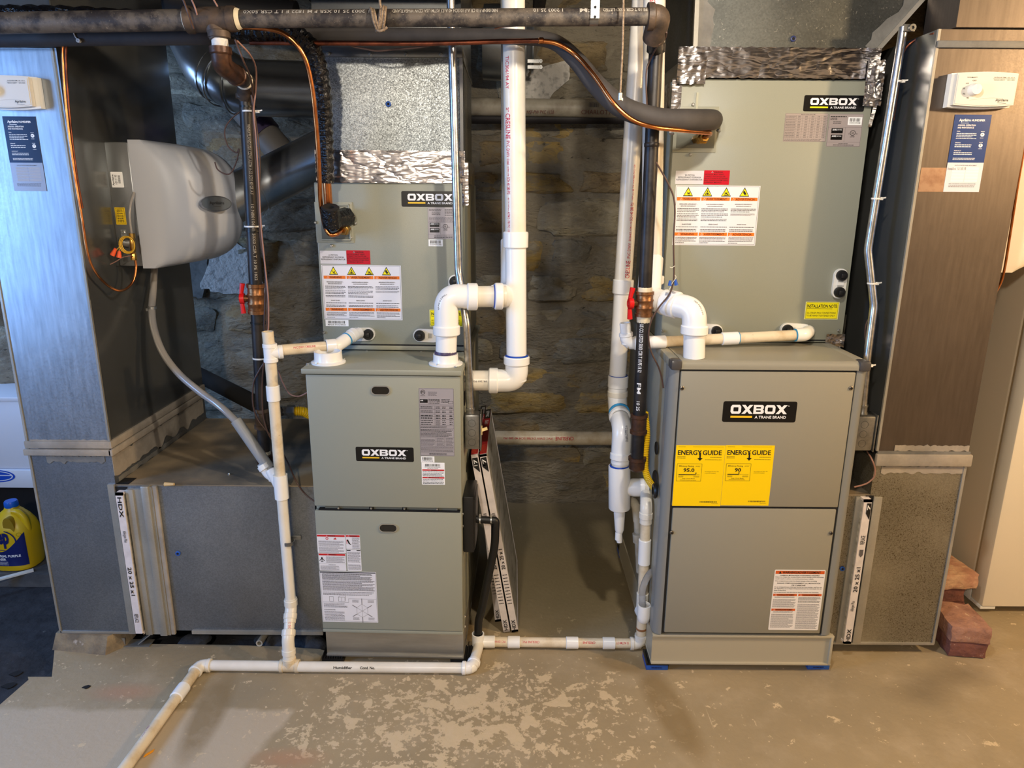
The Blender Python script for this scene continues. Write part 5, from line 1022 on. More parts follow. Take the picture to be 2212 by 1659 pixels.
fy = lambda y: (y-108)/(1000-108)
mb = MB(GAS_BLACK); mb.tube([VT, VP(fy(600))], vr, 22); mb.lathe(VP(fy(286)), Vb-VT, [(0, vr), (.002, vr*1.08), (.010, vr*1.08), (.012, vr)], 22); obj('pipe', mb, t2)
mb = MB(GAS_BLACK); mb.tube([VP(fy(650)), VP(fy(890))], vr, 22)
pipe_text(mb, VP(fy(668)), VP(fy(778)), vr, V((-.42, -.9, 0)), 'US CO. LISTED 50X0 CSR T 10 PE 18 32', INK_W, 0, .011); pipe_text(mb, VP(fy(803)), VP(fy(828)), vr, V((-.42, -.9, 0)), 'FM', INK_W, 0, .012); pipe_text(mb, VP(fy(846)), VP(fy(868)), vr, V((-.42, -.9, 0)), '10 25', INK_W, 0, .010); obj('pipe', mb, t2)
obj('pipe', MB(GAS_BLACK).tube([VP(fy(920)), VP(fy(985))], vr, 22), t2)
def gas_valve(t, top, bot, r, side, dope=True):
    ax = (bot-top); L_ = ax.length; mb = MB(BRONZE)
    mb.lathe(top, ax, [(0, r*1.0), (0, r*1.42), (L_*.12, r*1.42), (L_*.14, r*1.30), (L_*.30, r*1.30), (L_*.34, r*1.42), (L_*.36, r*1.42), (L_*.40, r*1.32), (L_*.60, r*1.32), (L_*.64, r*1.42), (L_*.67, r*1.42), (L_*.72, r*1.30), (L_*.86, r*1.30), (L_*.88, r*1.40), (L_, r*1.40), (L_, r)], 12)
    obj('valve_body', mb, t, 'bronze valve body'); c = top.lerp(bot, .48); s_ = V((side, -.15, 0)).normalized()
    obj('valve_stem', MB(BRONZE).tube([c, c+s_*(r*2.0)], r*.55, 14), t)
    h = MB(RED); e = c+s_*(r*2.05); h.lathe(e-s_*.004, s_, [(0, r*.3), (0, r*.85), (.012, r*.85), (.014, r*.6), (.010, r*.2)], 18)
    for sg in (1, -1):
        a = e+V((0, 0, sg*r*.8))+s_*.004; b_ = e+V((0, 0, sg*r*2.4))-s_*(.002 if sg > 0 else -.002); h.tube([a, a.lerp(b_, .5), b_], [r*.34, r*.38, r*.42], 8)
    obj('valve_handle', h, t, 'red butterfly valve handle')
    if dope: obj('pipe_dope', MB(DOPE).lathe(top-ax.normalized()*.012, ax, [(0, r*1.01), (.003, r*1.10), (.012, r*1.12)], 14).lathe(bot, ax, [(0, r*1.12), (.008, r*1.08), (.018, r*1.01)], 14), t, 'cream thread paste')
gas_valve(t2, VP(fy(597)), VP(fy(652)), vr, -1)
def banded(t, a, b, r, m, name):
    ax = b-a; L_ = ax.length; obj(name, MB(m).lathe(a, ax, [(0, r*.95), (0, r*1.36), (L_*.16, r*1.36), (L_*.2, r*1.22), (L_*.8, r*1.22), (L_*.84, r*1.38), (L_, r*1.38), (L_, r*.95)], 22), t, 'rusty brown iron '+name)
banded(t2, VP(fy(880)), VP(fy(926)), vr, FIT_RUST, 'coupling')
cp = VP(fy(985)); ax = (Vb-VT).normalized(); obj('pipe_cap', MB(FIT_RUST).lathe(cp, ax, [(0, vr), (0, vr*1.45), (.010, vr*1.45), (.012, vr*1.32), (.036, vr*1.28), (.044, vr*.9), (.046, 0)], 18), t2, 'rusty brown iron end cap')
# left drop
t3 = thing('gas_drop_pipe', 'black steel gas drop with brown elbows standing behind the left drain riser', 'pipe', tuple(P(550, 600, Y=2.1)), 'gas drop pipes')
n0, n1 = DT, P(476, 104, Y=1.86); e1 = P(480, 142, Y=1.87); e2 = P(533, 178, Y=2.06); v0 = P(531, 208, Y=2.1); v1 = P(572, 1000, Y=2.1); vr3 = RP(27, P(550, 600, Y=2.1))
obj('nipple', MB(TEFLON).tube([n0+V((0, 0, .01)), n1], RP(34, n0), 20), t3, 'short nipple wrapped in white thread tape')
mb = MB(FIT_RUST); pts = fillet([n1, e1, e1.lerp(e2, .55)], .035, 8); mb.tube(pts, RP(42, e1), 22); mb.lathe(n1-V((0, 0, .002)), (0, 0, -1), [(-.004, RP(30, n1)), (-.004, RP(47, n1)), (.010, RP(47, n1)), (.013, RP(42, n1))], 22); d2 = (e2-e1).normalized(); mb.lathe(e1.lerp(e2, .55)-d2*.006, d2, [(0, RP(42, e1)), (.002, RP(47, e1)), (.012, RP(46, e1)), (.013, RP(30, e1))], 22); obj('elbow', mb, t3, 'brown iron elbow')
obj('nipple', MB(GAS_BLACK).tube([e1.lerp(e2, .5), e2], RP(31, e2), 20), t3); obj('pipe_dope', MB(DOPE).lathe(e1.lerp(e2, .86), d2, [(0, RP(32, e2)), (.003, RP(38, e2)), (.006, RP(32, e2))], 20), t3, 'white thread paste')
mb = MB(FITTING); pts = fillet([e1.lerp(e2, .9), e2, v0], .03, 8); mb.tube(pts, RP(38, e2), 22); mb.lathe(v0, (0, 0, -1), [(-.006, RP(30, v0)), (-.006, RP(42, v0)), (.006, RP(42, v0)), (.008, RP(30, v0))], 22); obj('elbow', mb, t3)
g = lambda y: v0.lerp(v1, (y-208)/(1000-208))
mb = MB(GAS_BLACK); mb.tube([v0, g(592)], vr3, 22); pipe_text(mb, g(262), g(400), vr3, V((.45, -.85, 0)), 'WHEATLAND USA CDW ASTM A-53 SCH 40 GR A F', INK_WG, 0, .008); pipe_text(mb, g(420), g(578), vr3, V((.45, -.85, 0)), '10 N80106NP 50X0 CSR T 10 PE 1822', INK_WG, 0, .008); obj('pipe', mb, t3)
gas_valve(t3, g(587), g(652), vr3, -1, False); obj('pipe', MB(GAS_BLACK).tube([g(648), g(880)], vr3, 22), t3); banded(t3, g(868), g(915), vr3, FITTING, 'tee'); obj('pipe', MB(GAS_BLACK).tube([g(910), g(980)], vr3, 22), t3)
obj('pipe_cap', MB(FIT_RUST).lathe(g(978), (v1-v0), [(0, vr3), (0, vr3*1.5), (.010, vr3*1.5), (.012, vr3*1.36), (.028, vr3*1.30), (.034, 0)], 18), t3, 'brown iron end cap')
obj('pipe_dope', MB(DOPE).lathe(g(970), v1-v0, [(0, vr3*1.02), (.008, vr3*1.1), (.014, vr3*1.1)], 14), t3, 'cream thread paste')
b0 = g(888); b1 = P(610, 888, Y=2.14); obj('side_nipple', MB(GAS_BLACK).tube([b0, b1], vr3*.8, 16), t3)
def corr(root, pts, r, m, pitch=.006, name='hose'):
    c = crv(pts, 10); L_ = sum((c[i+1]-c[i]).length for i in range(len(c)-1)); n = max(8, int(L_/pitch*3)); out = []; rr = []; acc = 0; tgt = 0; k = 0
    for i in range(len(c)-1):
        seg = (c[i+1]-c[i]).length
        while tgt <= acc+seg and k <= n: out.append(c[i].lerp(c[i+1], (tgt-acc)/seg)); rr.append(r*(1.0 if k % 3 else .80)); k += 1; tgt += L_/n
        acc += seg
    return obj(name, MB(m).tube(out, rr, 14), root, 'yellow ribbed hose')
tg = thing('gas_connector', 'yellow ribbed gas connector entering the left furnace side', 'hose', tuple(P(630, 888, Y=2.15)), 'yellow gas connectors')
obj('end_fitting', MB(BOXM).lathe(P(612, 888, Y=2.14), (1, .1, 0), [(0, .010), (0, .015), (.012, .015), (.012, .019), (.035, .019), (.036, .012)], 6), tg, 'silver hexagonal fitting'); corr(tg, W([(634, 888, 2.15), (655, 889, 2.16), (672, 897, 2.18)]), .0155, YEL)
tg = thing('gas_connector', 'yellow ribbed gas connector curving into the right furnace side', 'hose', tuple(P(1393, 950, Y=2.0)), 'yellow gas connectors')
corr(tg, W([(1393, 890, 2.02), (1397, 940, 2.02), (1393, 990, 2.01), (1398, 1030, 2.0), (1421, 1066, 2.03)]), .0105, YEL, .0055); obj('grommet', MB(RUBBER).lathe(P(1417, 1060, X=FR0-.008), (-1, 0, 0), [(0, .022), (.004, .024), (.009, .020), (.009, .012)], 18), tg)
# ================================================================ WHITE VENTS
def lean(p, q): return V(p), V(q)
# left furnace vent out of the top
t = thing('vent_pipe', 'white vent with a long elbow rising from the left furnace top', 'pipe', tuple(P(962, 785, Z=.957)), 'white plastic vent pipes')
fb_ = P(963, 786, Z=.957); VR = .0302; flange(t, 963, 786, VR*1.12, .957, .030, open_=False, wr=1.45)
pA = fb_; pC = P(970, 640, Y=fb_.y); pD = P(1093, 640, Y=fb_.y+.02); pD2 = P(1105, 560, Y=2.17); pE = P(1105, -30, Y=2.17)
up1 = V((0, 0, 1)); c0 = V((fb_.x+.004, fb_.y, P(963, 713, Y=fb_.y).z)); straight(t, fb_, c0, VR, PVC_NEW)
R_ = MB(PVC_NEW); top = V((c0.x, c0.y, pC.z+.002)); hz = (pD-top).normalized(); pts = fillet([c0+V((0, 0, -.01)), top, P(1022, 641, Y=fb_.y+.008)], .075, 12); R_.tube(pts, VR*1.13, 26); collar(R_, c0, (0, 0, 1), VR*1.28, .028, 26); collar(R_, P(1020, 641, Y=fb_.y+.008), hz, VR*1.28, .030, 26)
bend_text(R_, pts[1:9], VR*1.13, V((-.55, -.83, .1)), 'NSF-PW G 2 PVC I', INK_G, .005); obj('elbow', R_, t, 'long sweep elbow')
straight(t, P(1022, 641, Y=fb_.y+.008), pD, VR, PVC); 
ct = MB(PVC_NEW); pts = fillet([P(1072, 640, Y=fb_.y+.016), P(1106, 638, Y=2.11), P(1106, 520, Y=2.17)], .07, 10); ct.tube(pts, VR*1.13, 24); collar(ct, P(1077, 640, Y=fb_.y+.016), hz, VR*1.27, .024, 24); ct.use(PRIMER).lathe(P(1066, 640, Y=fb_.y+.014), hz, [(0, VR*1.0), (.001, VR*1.1), (.007, VR*1.24), (.010, VR*1.1)], 24); obj('elbow', ct, t, 'elbow with a blue primer ring')
straight(t, P(1106, 530, Y=2.17), pE, VR, PVC_GREY)
mbp = MB(PRIMER_P).lathe(fb_+V((0, 0, .030)), (0, 0, 1), [(0, VR*1.01), (.001, VR*1.06), (.006, VR*1.06), (.009, VR*1.01)], 24); obj('primer_ring', mbp, t, 'purple primer ring')
# tall pipe in front of it, into the furnace side
t = thing('vent_pipe', 'tall white pipe with red print descending between the furnaces', 'pipe', tuple(P(1113, 500, Y=2.07)), 'white plastic vent pipes')
Y_ = 2.07; q0, q1, q2, q3 = P(1109, -30, Y=Y_), P(1114, 520, Y=Y_), P(1116, 822, Y=Y_-.01), P(1000, 822, Y=Y_-.01)
mb = MB(PVC_OLD if False else PVC); mb.tube([q0, q1], VR, 26); f_ = lambda y: q0.lerp(q1, (y+30)/550); sd = V((-.62, -.78, 0))
for y0, y1, tx, hg in ((115, 183, 'TIC306194 AY', .011), (222, 232, '2"', .009), (235, 290, 'CRESLINE', .016), (294, 330, 'PVC DWV', .011), (333, 347, 'D2665', .008), (350, 372, 'ASTM D 1785', .005), (374, 412, 'SCH 40 280 PSI', .011), (420, 450, '@ 73F NSF-pw', .005), (452, 500, 'ASTM D 1785 PVC 1120', .008)): pipe_text(mb, f_(y0), f_(y1), VR, sd, tx, INK_R, 0, hg)
obj('pipe', mb, t); coupling(t, P(1114, 518, Y=Y_), (0, 0, 1), VR, PVC_NEW, .046); straight(t, q1, q2, VR, PVC_NEW)
mb = MB(PVC_NEW); pts = fillet([P(1116, 775, Y=Y_-.01), q2, P(1058, 822, Y=Y_-.01)], .055, 10); mb.tube(pts, VR*1.13, 24); collar(mb, P(1116, 778, Y=Y_-.01), (0, 0, 1), VR*1.28, .026, 24); collar(mb, P(1066, 822, Y=Y_-.01), (1, 0, 0), VR*1.28, .028, 24); mb.use(PRIMER).lathe(P(1116, 768, Y=Y_-.01), (0, 0, -1), [(-.003, VR), (-.002, VR*1.05), (.002, VR*1.2), (.004, VR)], 24); obj('elbow', mb, t, 'lower elbow with blue primer')
mb = MB(PVC); mb.tube([P(1062, 822, Y=Y_-.01), q3], VR, 24); pipe_text(mb, P(1052, 822, Y=Y_-.01), P(1004, 822, Y=Y_-.01), VR, V((0, -.98, .2)), 'PR 260 PSI @ 73F', INK_G, 0, .007); obj('pipe', mb, t)
# right side: trap assembly
t = thing('vent_pipe', 'white vent pipe ending in a tee and drip leg beside the right furnace', 'pipe', tuple(P(1345, 700, Y=2.2)), 'white plastic vent pipes')
Y_ = 2.22; a0 = P(1388, -30, Y=Y_); a1 = P(1345, 620, Y=Y_); a2 = P(1334, 870, Y=Y_); ra = RP(39, P(1360, 420, Y=Y_)); f_ = lambda y: a0.lerp(a1, (y+30)/650)
mb = MB(PVC); mb.tube([a0, f_(606)], ra, 26); sd = V((.30, -.95, 0))
for y0, y1, tx, hg in ((597, 556, 'CRESLINE', .015), (550, 515, 'PVC DWV', .010), (510, 490, 'D2665', .007), (488, 466, 'ASTM D 1785', .005), (464, 424, 'SCH 40 280 PSI', .010), (418, 340, 'NSF-pw @ 73F WATER PVC1120', .006)): pipe_text(mb, f_(y0), f_(y1), ra, sd, tx, INK_R, 0, hg)
obj('pipe', mb, t); coupling(t, P(1346, 619, Y=Y_), a1-a0, ra, PVC_NEW, .045); straight(t, P(1345, 625, Y=Y_), P(1334, 812, Y=Y_), ra, PVC_NEW)
coupling(t, P(1335, 824, Y=Y_), a2-a1, ra, PVC_NEW, .040, primer=(PRIMER, -1)); coupling(t, P(1334, 850, Y=Y_), a2-a1, ra, PVC, .020); straight(t, P(1334, 835, Y=Y_), P(1333, 870, Y=Y_), ra*1.12, PVC_NEW)
mb = MB(PVC_NEW); e0, e1_, e2_, e3 = P(1333, 855, Y=Y_), P(1335, 892, Y=Y_-.01), P(1344, 925, Y=2.13), P(1340, 1000, Y=2.12); pts = fillet([e0, e1_, e2_, e3], .05, 8); mb.tube(pts, ra*1.13, 24); collar(mb, P(1338, 898, Y=Y_-.035), e2_-e1_, ra*1.27, .020, 24); collar(mb, P(1341, 985, Y=2.12), e3-e2_, ra*1.26, .022, 24)
mb.use(PRIMER_C).lathe(P(1337, 889, Y=Y_-.028), e2_-e1_, [(0, ra*1.16), (.001, ra*1.24), (.007, ra*1.24), (.008, ra*1.1)], 24); mb.use(INK_G); pipe_text(mb, P(1349, 950, Y=2.12), P(1347, 915, Y=2.125), ra*1.13, V((.1, -1, 0)), 'CHARLOTTE 2 in', INK_G, 0, .008); obj('elbow', mb, t, 'offset elbow pair with blue primer')
straight(t, P(1340, 995, Y=2.12), P(1339, 1012, Y=2.12), ra, PVC)
mb = MB(PVC_NEW); T0, T1 = P(1338, 1006, Y=2.12), P(1338, 1098, Y=2.12); mb.lathe(T0, T1-T0, [(0, ra), (0, ra*1.26), (.003, ra*1.28), ((T1-T0).length-.003, ra*1.28), ((T1-T0).length, ra*1.22), ((T1-T0).length, ra)], 28); mb.use(PRIMER).lathe(T0, T0-T1, [(0, ra*1.15), (.003, ra*1.06), (.004, ra)], 24)
mb.use(PVC_NEW); br = P(1390, 1053, Y=2.12); bc = P(1338, 1053, Y=2.12); mb.lathe(bc, br-bc, [(0, ra*1.0), ((br-bc).length*.45, ra*1.0), ((br-bc).length*.55, ra*1.08), ((br-bc).length, ra*1.08), ((br-bc).length, ra*.8)], 24); obj('tee', mb, t, 'large sanitary tee')
straight(t, P(1385, 1053, Y=2.12), V((FR0+.002, 2.12, br.z)), ra*.92, PVC)
mb = MB(PVC_NEW); mb.lathe(T1, T1-T0, [(-.002, ra*1.1), (0, ra*.72), (.015, ra*.68), (.075, ra*.54), (.085, ra*.42), (.09, ra*.34), (.12, ra*.34)], 24); ad = P(1336, 1143, Y=2.12); obj('reducer', mb, t); coupling(t, P(1336, 1158, Y=2.12), (0, 0, 1), ra*.34/1.0, PVC_NEW, .026, 'cap')
# right furnace vent from the top
t = thing('vent_pipe', 'white vent elbowing up from the right furnace top behind the gas drop', 'pipe', tuple(P(1498, 771, Z=.994)), 'white plastic vent pipes')
b0 = P(1499, 772, Z=.994); yb = b0.y; rb = RP(46, b0); c1 = P(1500, 712, Y=yb); k1 = P(1500, 668, Y=yb+.005); k2 = P(1401, 645, Y=yb+.11); k3 = P(1408, 560, Y=2.13); k4 = P(1414, -30, Y=2.13)
straight(t, b0, c1, rb, PVC_NEW); mb = MB(PVC_NEW); pts = fillet([c1-V((0, 0, .008)), k1, k1.lerp(k2, .42)], .062, 12); mb.tube(pts, rb*1.13, 26); collar(mb, c1, (0, 0, 1), rb*1.26, .026, 26); dd = (k2-k1).normalized(); collar(mb, k1.lerp(k2, .44), dd, rb*1.28, .030, 26); bend_text(mb, pts[9:2:-1], rb*1.13, V((.55, -.83, .1)), 'NSF PVC-I 2 in', INK_G, .005); obj('elbow', mb, t, 'quarter elbow')
mb = MB(PVC_NEW); pts = fillet([k1.lerp(k2, .5), k2, k3], .055, 12); mb.tube(pts, rb*1.13, 26); collar(mb, k1.lerp(k2, .58), dd, rb*1.24, .026, 26); collar(mb, P(1407, 604, Y=2.12), (0, 0, 1), rb*1.26, .024, 26); obj('elbow', mb, t, 'upper elbow')
mb = MB(PVC_OLD if False else PVC); mb.tube([k3, k4], rb, 26); pipe_text(mb, P(1410, 30, Y=2.13), P(1410, -20, Y=2.13), rb, V((-.2, -1, 0)), 'CRESLINE', INK_R, 0, .015); obj('pipe', mb, t)
# pipes fixed along the stone wall
t = thing('wall_pipe', 'cream pipe marked CHARLOTTE running along the stone wall behind the foam line', 'pipe', tuple(P(1200, 235, Y=3.02)))
A, B = P(1000, 230, Y=3.03), P(1440, 237, Y=3.03); rw = RP(37, A); mb = MB(PVC_GREY); mb.tube([A, B], rw, 22)
pipe_text(mb, P(1254, 240, Y=3.03), P(1325, 241, Y=3.03), rw, V((0, -1, -.2)), 'CHARLOTTE', mat('faded_red_print', s(132, 92, 82), .6), 0, .017); pipe_text(mb, P(1333, 241, Y=3.03), P(1344, 241, Y=3.03), rw, V((0, -1, -.2)), 'P', mat('faded_red_print', s(132, 92, 82), .6), 0, .017); pipe_text(mb, P(1138, 240, Y=3.03), P(1196, 240, Y=3.03), rw, V((0, -1, -.2)), 'NSF-PW PVC 1120', mat('faded_red_print', s(132, 92, 82), .6), 0, .012)
mb.use(LBL_W); c = Card(mb, P(1271, 222, Y=3.03)+V((0, -rw-.0015, 0)), (.04, 0, 0), (0, 0, -.022), 20, 11, (0, -1, 0)); c.bars(0, 3, 20, 10, INK_G, 3); c.fine(0, 0, 20, 2, 1, INK_G); obj('pipe_wall', mb, t)
solo('dark_wall_line', MB(mat('dark_tube', s(34, 30, 32), .6)).tube([P(1000, 256, Y=3.05), P(1440, 257, Y=3.05)], RP(22, A), 16), 'dark round band along the wall under the CHARLOTTE pipe', 'pipe')  # dark tube along the wall just below the CHARLOTTE pipe
t = thing('wall_pipe', 'low cream pipe along the stone wall between the furnaces', 'pipe', tuple(P(1200, 946, Y=3.0)))
A, B = P(1040, 945, Y=3.0), P(1345, 947, Y=3.0); rw = RP(30, A); mb = MB(PVC_OLD); mb.tube([A, B], rw, 22); pipe_text(mb, P(1238, 944, Y=3.0), P(1199, 944, Y=3.0), rw, V((0, -1, .1)), 'CRESLINE', INK_R, 0, .017); pipe_text(mb, P(1192, 944, Y=3.0), P(1088, 943, Y=3.0), rw, V((0, -1, .1)), 'PVC DWV D1785 SCH 40 280 PSI', INK_R, 0, .009); obj('pipe_wall', mb, t)
# ================================================================ CONDENSATE DRAINS
DR = .0160; Zf = .019
t = thing('drain_pipe', 'white condensate drain line with a riser in front of the left floor plenum', 'pipe', tuple(P(625, 1440, Z=Zf)), 'white condensate drains')
s0, s1, s2, s3 = P(578, 716, Y=1.970), P(583, 762, Y=1.970), P(629, 1310, Y=1.972), P(622, 1382, Y=1.905); s4 = P(626, 1438, Z=Zf)
f_ = lambda y: s1.lerp(s2, (y-762)/(1310-762))
straight(t, s1, s0, DR, PVC_OLD, hollow=True); tee(t, P(584, 762, Y=1.970), s2-s1, (.94, .34, .03), DR, PVC_NEW, La=1.7, Lb=2.1)
straight(t, f_(768), f_(838), DR, PVC_OLD); coupling(t, f_(842), s2-s1, DR, PVC_NEW, .046); straight(t, f_(850), f_(1020), DR, PVC_OLD)
wy = MB(PVC_NEW); wc = f_(1042); wy.lathe(f_(1012), s2-s1, [(0, DR), (0, DR*1.3), (.075, DR*1.3), (.075, DR)], 22); wb_ = P(598, 1024, Y=1.99); wy.lathe(wc, P(585, 1010, Y=2.0)-wc, [(0, DR*1.1), ((wb_-wc).length*.9, DR*1.12), ((wb_-wc).length*1.1, DR*1.2), ((wb_-wc).length*1.4, DR*1.2), ((wb_-wc).length*1.4, DR)], 20); obj('wye', wy, t, 'wye fitting')
straight(t, f_(1060), f_(1305), DR, PVC); mb = MB(PVC); mb.tube(fillet([f_(1290), s2+V((0, 0, -.0)), s2.lerp(s3, .5)], .03, 6), DR*1.15, 20); collar(mb, f_(1300), s2-s1, DR*1.28, .022); collar(mb, s2.lerp(s3, .3), s3-s2, DR*1.28, .018); obj('elbow', mb, t)
straight(t, s2.lerp(s3, .3), s3, DR, PVC, txt=[(V((.3, -1, 0)), 'PVC SCH 40', INK_R, 0, .007, .1, .9)]); mb = MB(PVC); mb.tube(fillet([s3.lerp(s2, .3), s3, s3.lerp(s4, .7)], .03, 6), DR*1.17, 20); collar(mb, s3.lerp(s2, .2), s3-s2, DR*1.3, .020); collar(mb, s3.lerp(s4, .45), s4-s3, DR*1.3, .018); obj('elbow', mb, t)
straight(t, s3, s4, DR, PVC)
h0, h1 = P(1020, 1443, Z=Zf), P(432, 1437, Z=Zf); h2 = P(240, 1700, Z=Zf); tee(t, s4, h0-h1, (0, 0, 1), DR, PVC_OLD, La=1.9, Lb=1.8)
mb = MB(PVC); mb.tube([P(645, 1440, Z=Zf), h0], DR, 22); INKH = INK
hq = lambda x: P(645, 1440, Z=Zf).lerp(h0, (x-645)/375)
pipe_text(mb, hq(723), hq(763), DR, V((0, -.9, .5)), 'Humidifier', INK, 0, .008, bold=.03); pipe_text(mb, hq(780), hq(812), DR, V((0, -.9, .5)), 'Cond. No.', INK, 0, .008, bold=.03); obj('pipe', mb, t)
straight(t, P(606, 1439, Z=Zf), h1, DR, PVC); elbow(t, h1, h1-h0, h2-h1, DR, PVC, 1.5)
f2 = lambda y: P(432+(240-432)*(y-1437)/(1700-1437), y, Z=Zf); straight(t, h1, h2, DR, PVC_OLD); coupling(t, P(389, 1496, Z=Zf), h2-h1, DR, PVC_NEW, .050)
mb = MB(INK_R); mb.nomerge = True; p_, q_ = P(330, 1577, Z=Zf), P(300, 1620, Z=Zf); pipe_text(mb, q_, p_, DR, V((-.5, -.5, .7)), 'PVC SCH 40', mat('faded_magenta_print', s(170, 90, 120), .6), 0, .010); obj('print', mb, t)
# short return elbow from the floor run back to the tee at the hose
h3 = P(1037, 1386, Z=Zf+.004); elbow(t, h0, h0-h1, h3-h0, DR, PVC_NEW, 1.4); straight(t, h0, h3, DR, PVC)
mb = MB(PVC_NEW); sk = V((h3.x-.006, h3.y-.006, h3.z)); mb.lathe(sk+V((0, 0, -.012)), (0, 0, 1), [(0, DR), (0, DR*1.22), (.03, DR*1.25), (.046, DR*1.25), (.046, DR*1.02), (.03, DR)], 20); obj('tee', mb, t, 'open tee receiving the black hose')
m0, m1 = h3, P(1384, 1390, Z=Zf+.004); mb = MB(PVC_OLD); mb.tube([m0, m1], DR, 22)
for x0, x1, tx in ((1062, 1092, 'PVC 1120 WATER'), (1128, 1165, 'CRESLINE PVC'), (1258, 1285, 'CRESLINE'), (1330, 1356, 'D ASTM CT')): pipe_text(mb, m0.lerp(m1, (x1-1037)/347), m0.lerp(m1, (x0-1037)/347), DR, V((0, -.8, .6)), tx, INK_R, 0, .007)
obj('pipe', mb, t)
for x in (1056, 1110, 1236, 1315): coupling(t, m0.lerp(m1, (x-1037)/347), (1, 0, 0), DR, PVC_NEW, .040)
# branch to the coil port
g0, g1, g2, g3 = P(600, 757, Y=1.985), P(727, 747, Y=2.06), P(762, 724, Y=2.12), P(776, 719, Y=2.148)
straight(t, g0, g1, DR, PVC_OLD, txt=[(V((0, -.9, .4)), 'PVC DWV CRESLINE', INK_R, 0, .006, .25, .62)]); mb = MB(PVC_NEW); mb.tube(fillet([g0.lerp(g1, .9), g1, g2], .03, 8), DR*1.2, 20); collar(mb, g0.lerp(g1, .90), g1-g0, DR*1.34, .030); collar(mb, g2, g2-g1, DR*1.32, .02); mb.use(PRIMER_C).lathe(g1.lerp(g2, .6), g2-g1, [(0, DR*1.2), (.001, DR*1.28), (.004, DR*1.28), (.005, DR*1.1)], 20); obj('elbow', mb, t, 'angled elbow with light blue primer'); straight(t, g2, g3, DR*1.1, PVC_NEW)
# right riser
t = thing('drain_pipe', 'white condensate riser against the left side of the right furnace', 'pipe', tuple(m1), 'white condensate drains')
u1 = P(1396, 1098, Y=m1.y); elbow(t, m1, m1-m0, u1-m1, DR, PVC, 1.4); f_ = lambda y: m1.lerp(u1, (1390-y)/(1390-1098)); straight(t, m1, f_(1118), DR, PVC_OLD)
mb = MB(PVC_GREY if False else PVC); mb.tube(fillet([f_(1128), f_(1092), f_(1086)+V((.01, .06, 0))], .03, 8), DR*1.18, 20); collar(mb, f_(1112), (0, 0, 1), DR*1.3, .020); obj('elbow', mb, t)
coupling(t, f_(1188), u1-m1, DR, PVC_NEW, .085); coupling(t, f_(1295), u1-m1, DR, PVC, .06); collar_ = MB(mat('rusty_stain_ring', s(150, 100, 60), .6)).lathe(f_(1358), (0, 0, 1), [(0, DR), (.002, DR*1.07), (.006, DR*1.07), (.008, DR)], 20); obj('stain_ring', collar_, t)
cu = P(1391, 1322, Y=m1.y-.045); mb = MB(PVC_NEW); mb.lathe(cu+V((0, 0, .026)), (0, 0, -1), [(.006, DR*1.02), (0, DR*1.08), (0, DR*1.3), (.04, DR*1.3), (.055, DR*1.15), (.062, DR*.7), (.064, 0)], 20); mb.tube([cu+V((0, 0, -.018)), cu+V((-.004, .045, -.022))], DR*1.1, 16); obj('cup_elbow', mb, t, 'white open elbow receiving the clear tube')
tb = MB(CLEAR); cpts = crv(W([(1417, 1228, m1.y-.005), (1400, 1244, m1.y-.03), (1388, 1275, m1.y-.045), (1388, 1318, m1.y-.046)])); tb.tube(cpts, .0105, 16); solo('drain_tube', tb, 'clear vinyl tube curving from the right furnace into the drain cup', 'tube')
# upper right drain into coil ports
t = thing('drain_pipe', 'cream drain pipe with an open stub in front of the right coil cabinet', 'pipe', tuple(P(1352, 740, Y=2.09)), 'white condensate drains')
o0, o1, o2, o3 = P(1350, 697, Y=2.06), P(1354, 742, Y=2.06), P(1738, 723, Y=2.10), P(1742, 716, Y=2.15)
straight(t, o1, o0, DR, PVC_NEW, hollow=True); d0 = (o0-o1).normalized(); elbow(t, o1, o1-o0, o2-o1, DR, PVC_NEW, 1.5)
fo = lambda x: o1.lerp(o2, (x-1354)/(1738-1354)); straight(t, o1, o2, DR, PVC_OLD); coupling(t, fo(1409), o2-o1, DR, PVC_NEW, .078); coupling(t, fo(1575), o2-o1, DR, PVC_NEW, .050, primer=(PRIMER_C, 1))
mb = MB(PVC_NEW); mb.tube(fillet([fo(1718), o2, P(1746, 716, Y=2.15)], .035, 8), DR*1.25, 20); mb.use(PRIMER_C).lathe(fo(1716), o2-o1, [(0, DR), (.001, DR*1.2), (.004, DR*1.2), (.005, DR*1.1)], 20); obj('elbow', mb, t, 'end elbow turning into the drain port')
solo('open_drain_pipe', MB(PVC_GREY).tube([P(1383, 1235, Y=2.13), P(1377, 1120, Y=2.13)], .0135, 14).tube(fillet([P(1377, 1125, Y=2.13), P(1374, 1090, Y=2.13), P(1362, 1078, Y=2.16)], .03), .0150, 14).tube([P(1379, 1170, Y=2.12), P(1378, 1152, Y=2.12)], .018, 14), 'second white pipe standing in the shadow behind the right riser', 'pipe')
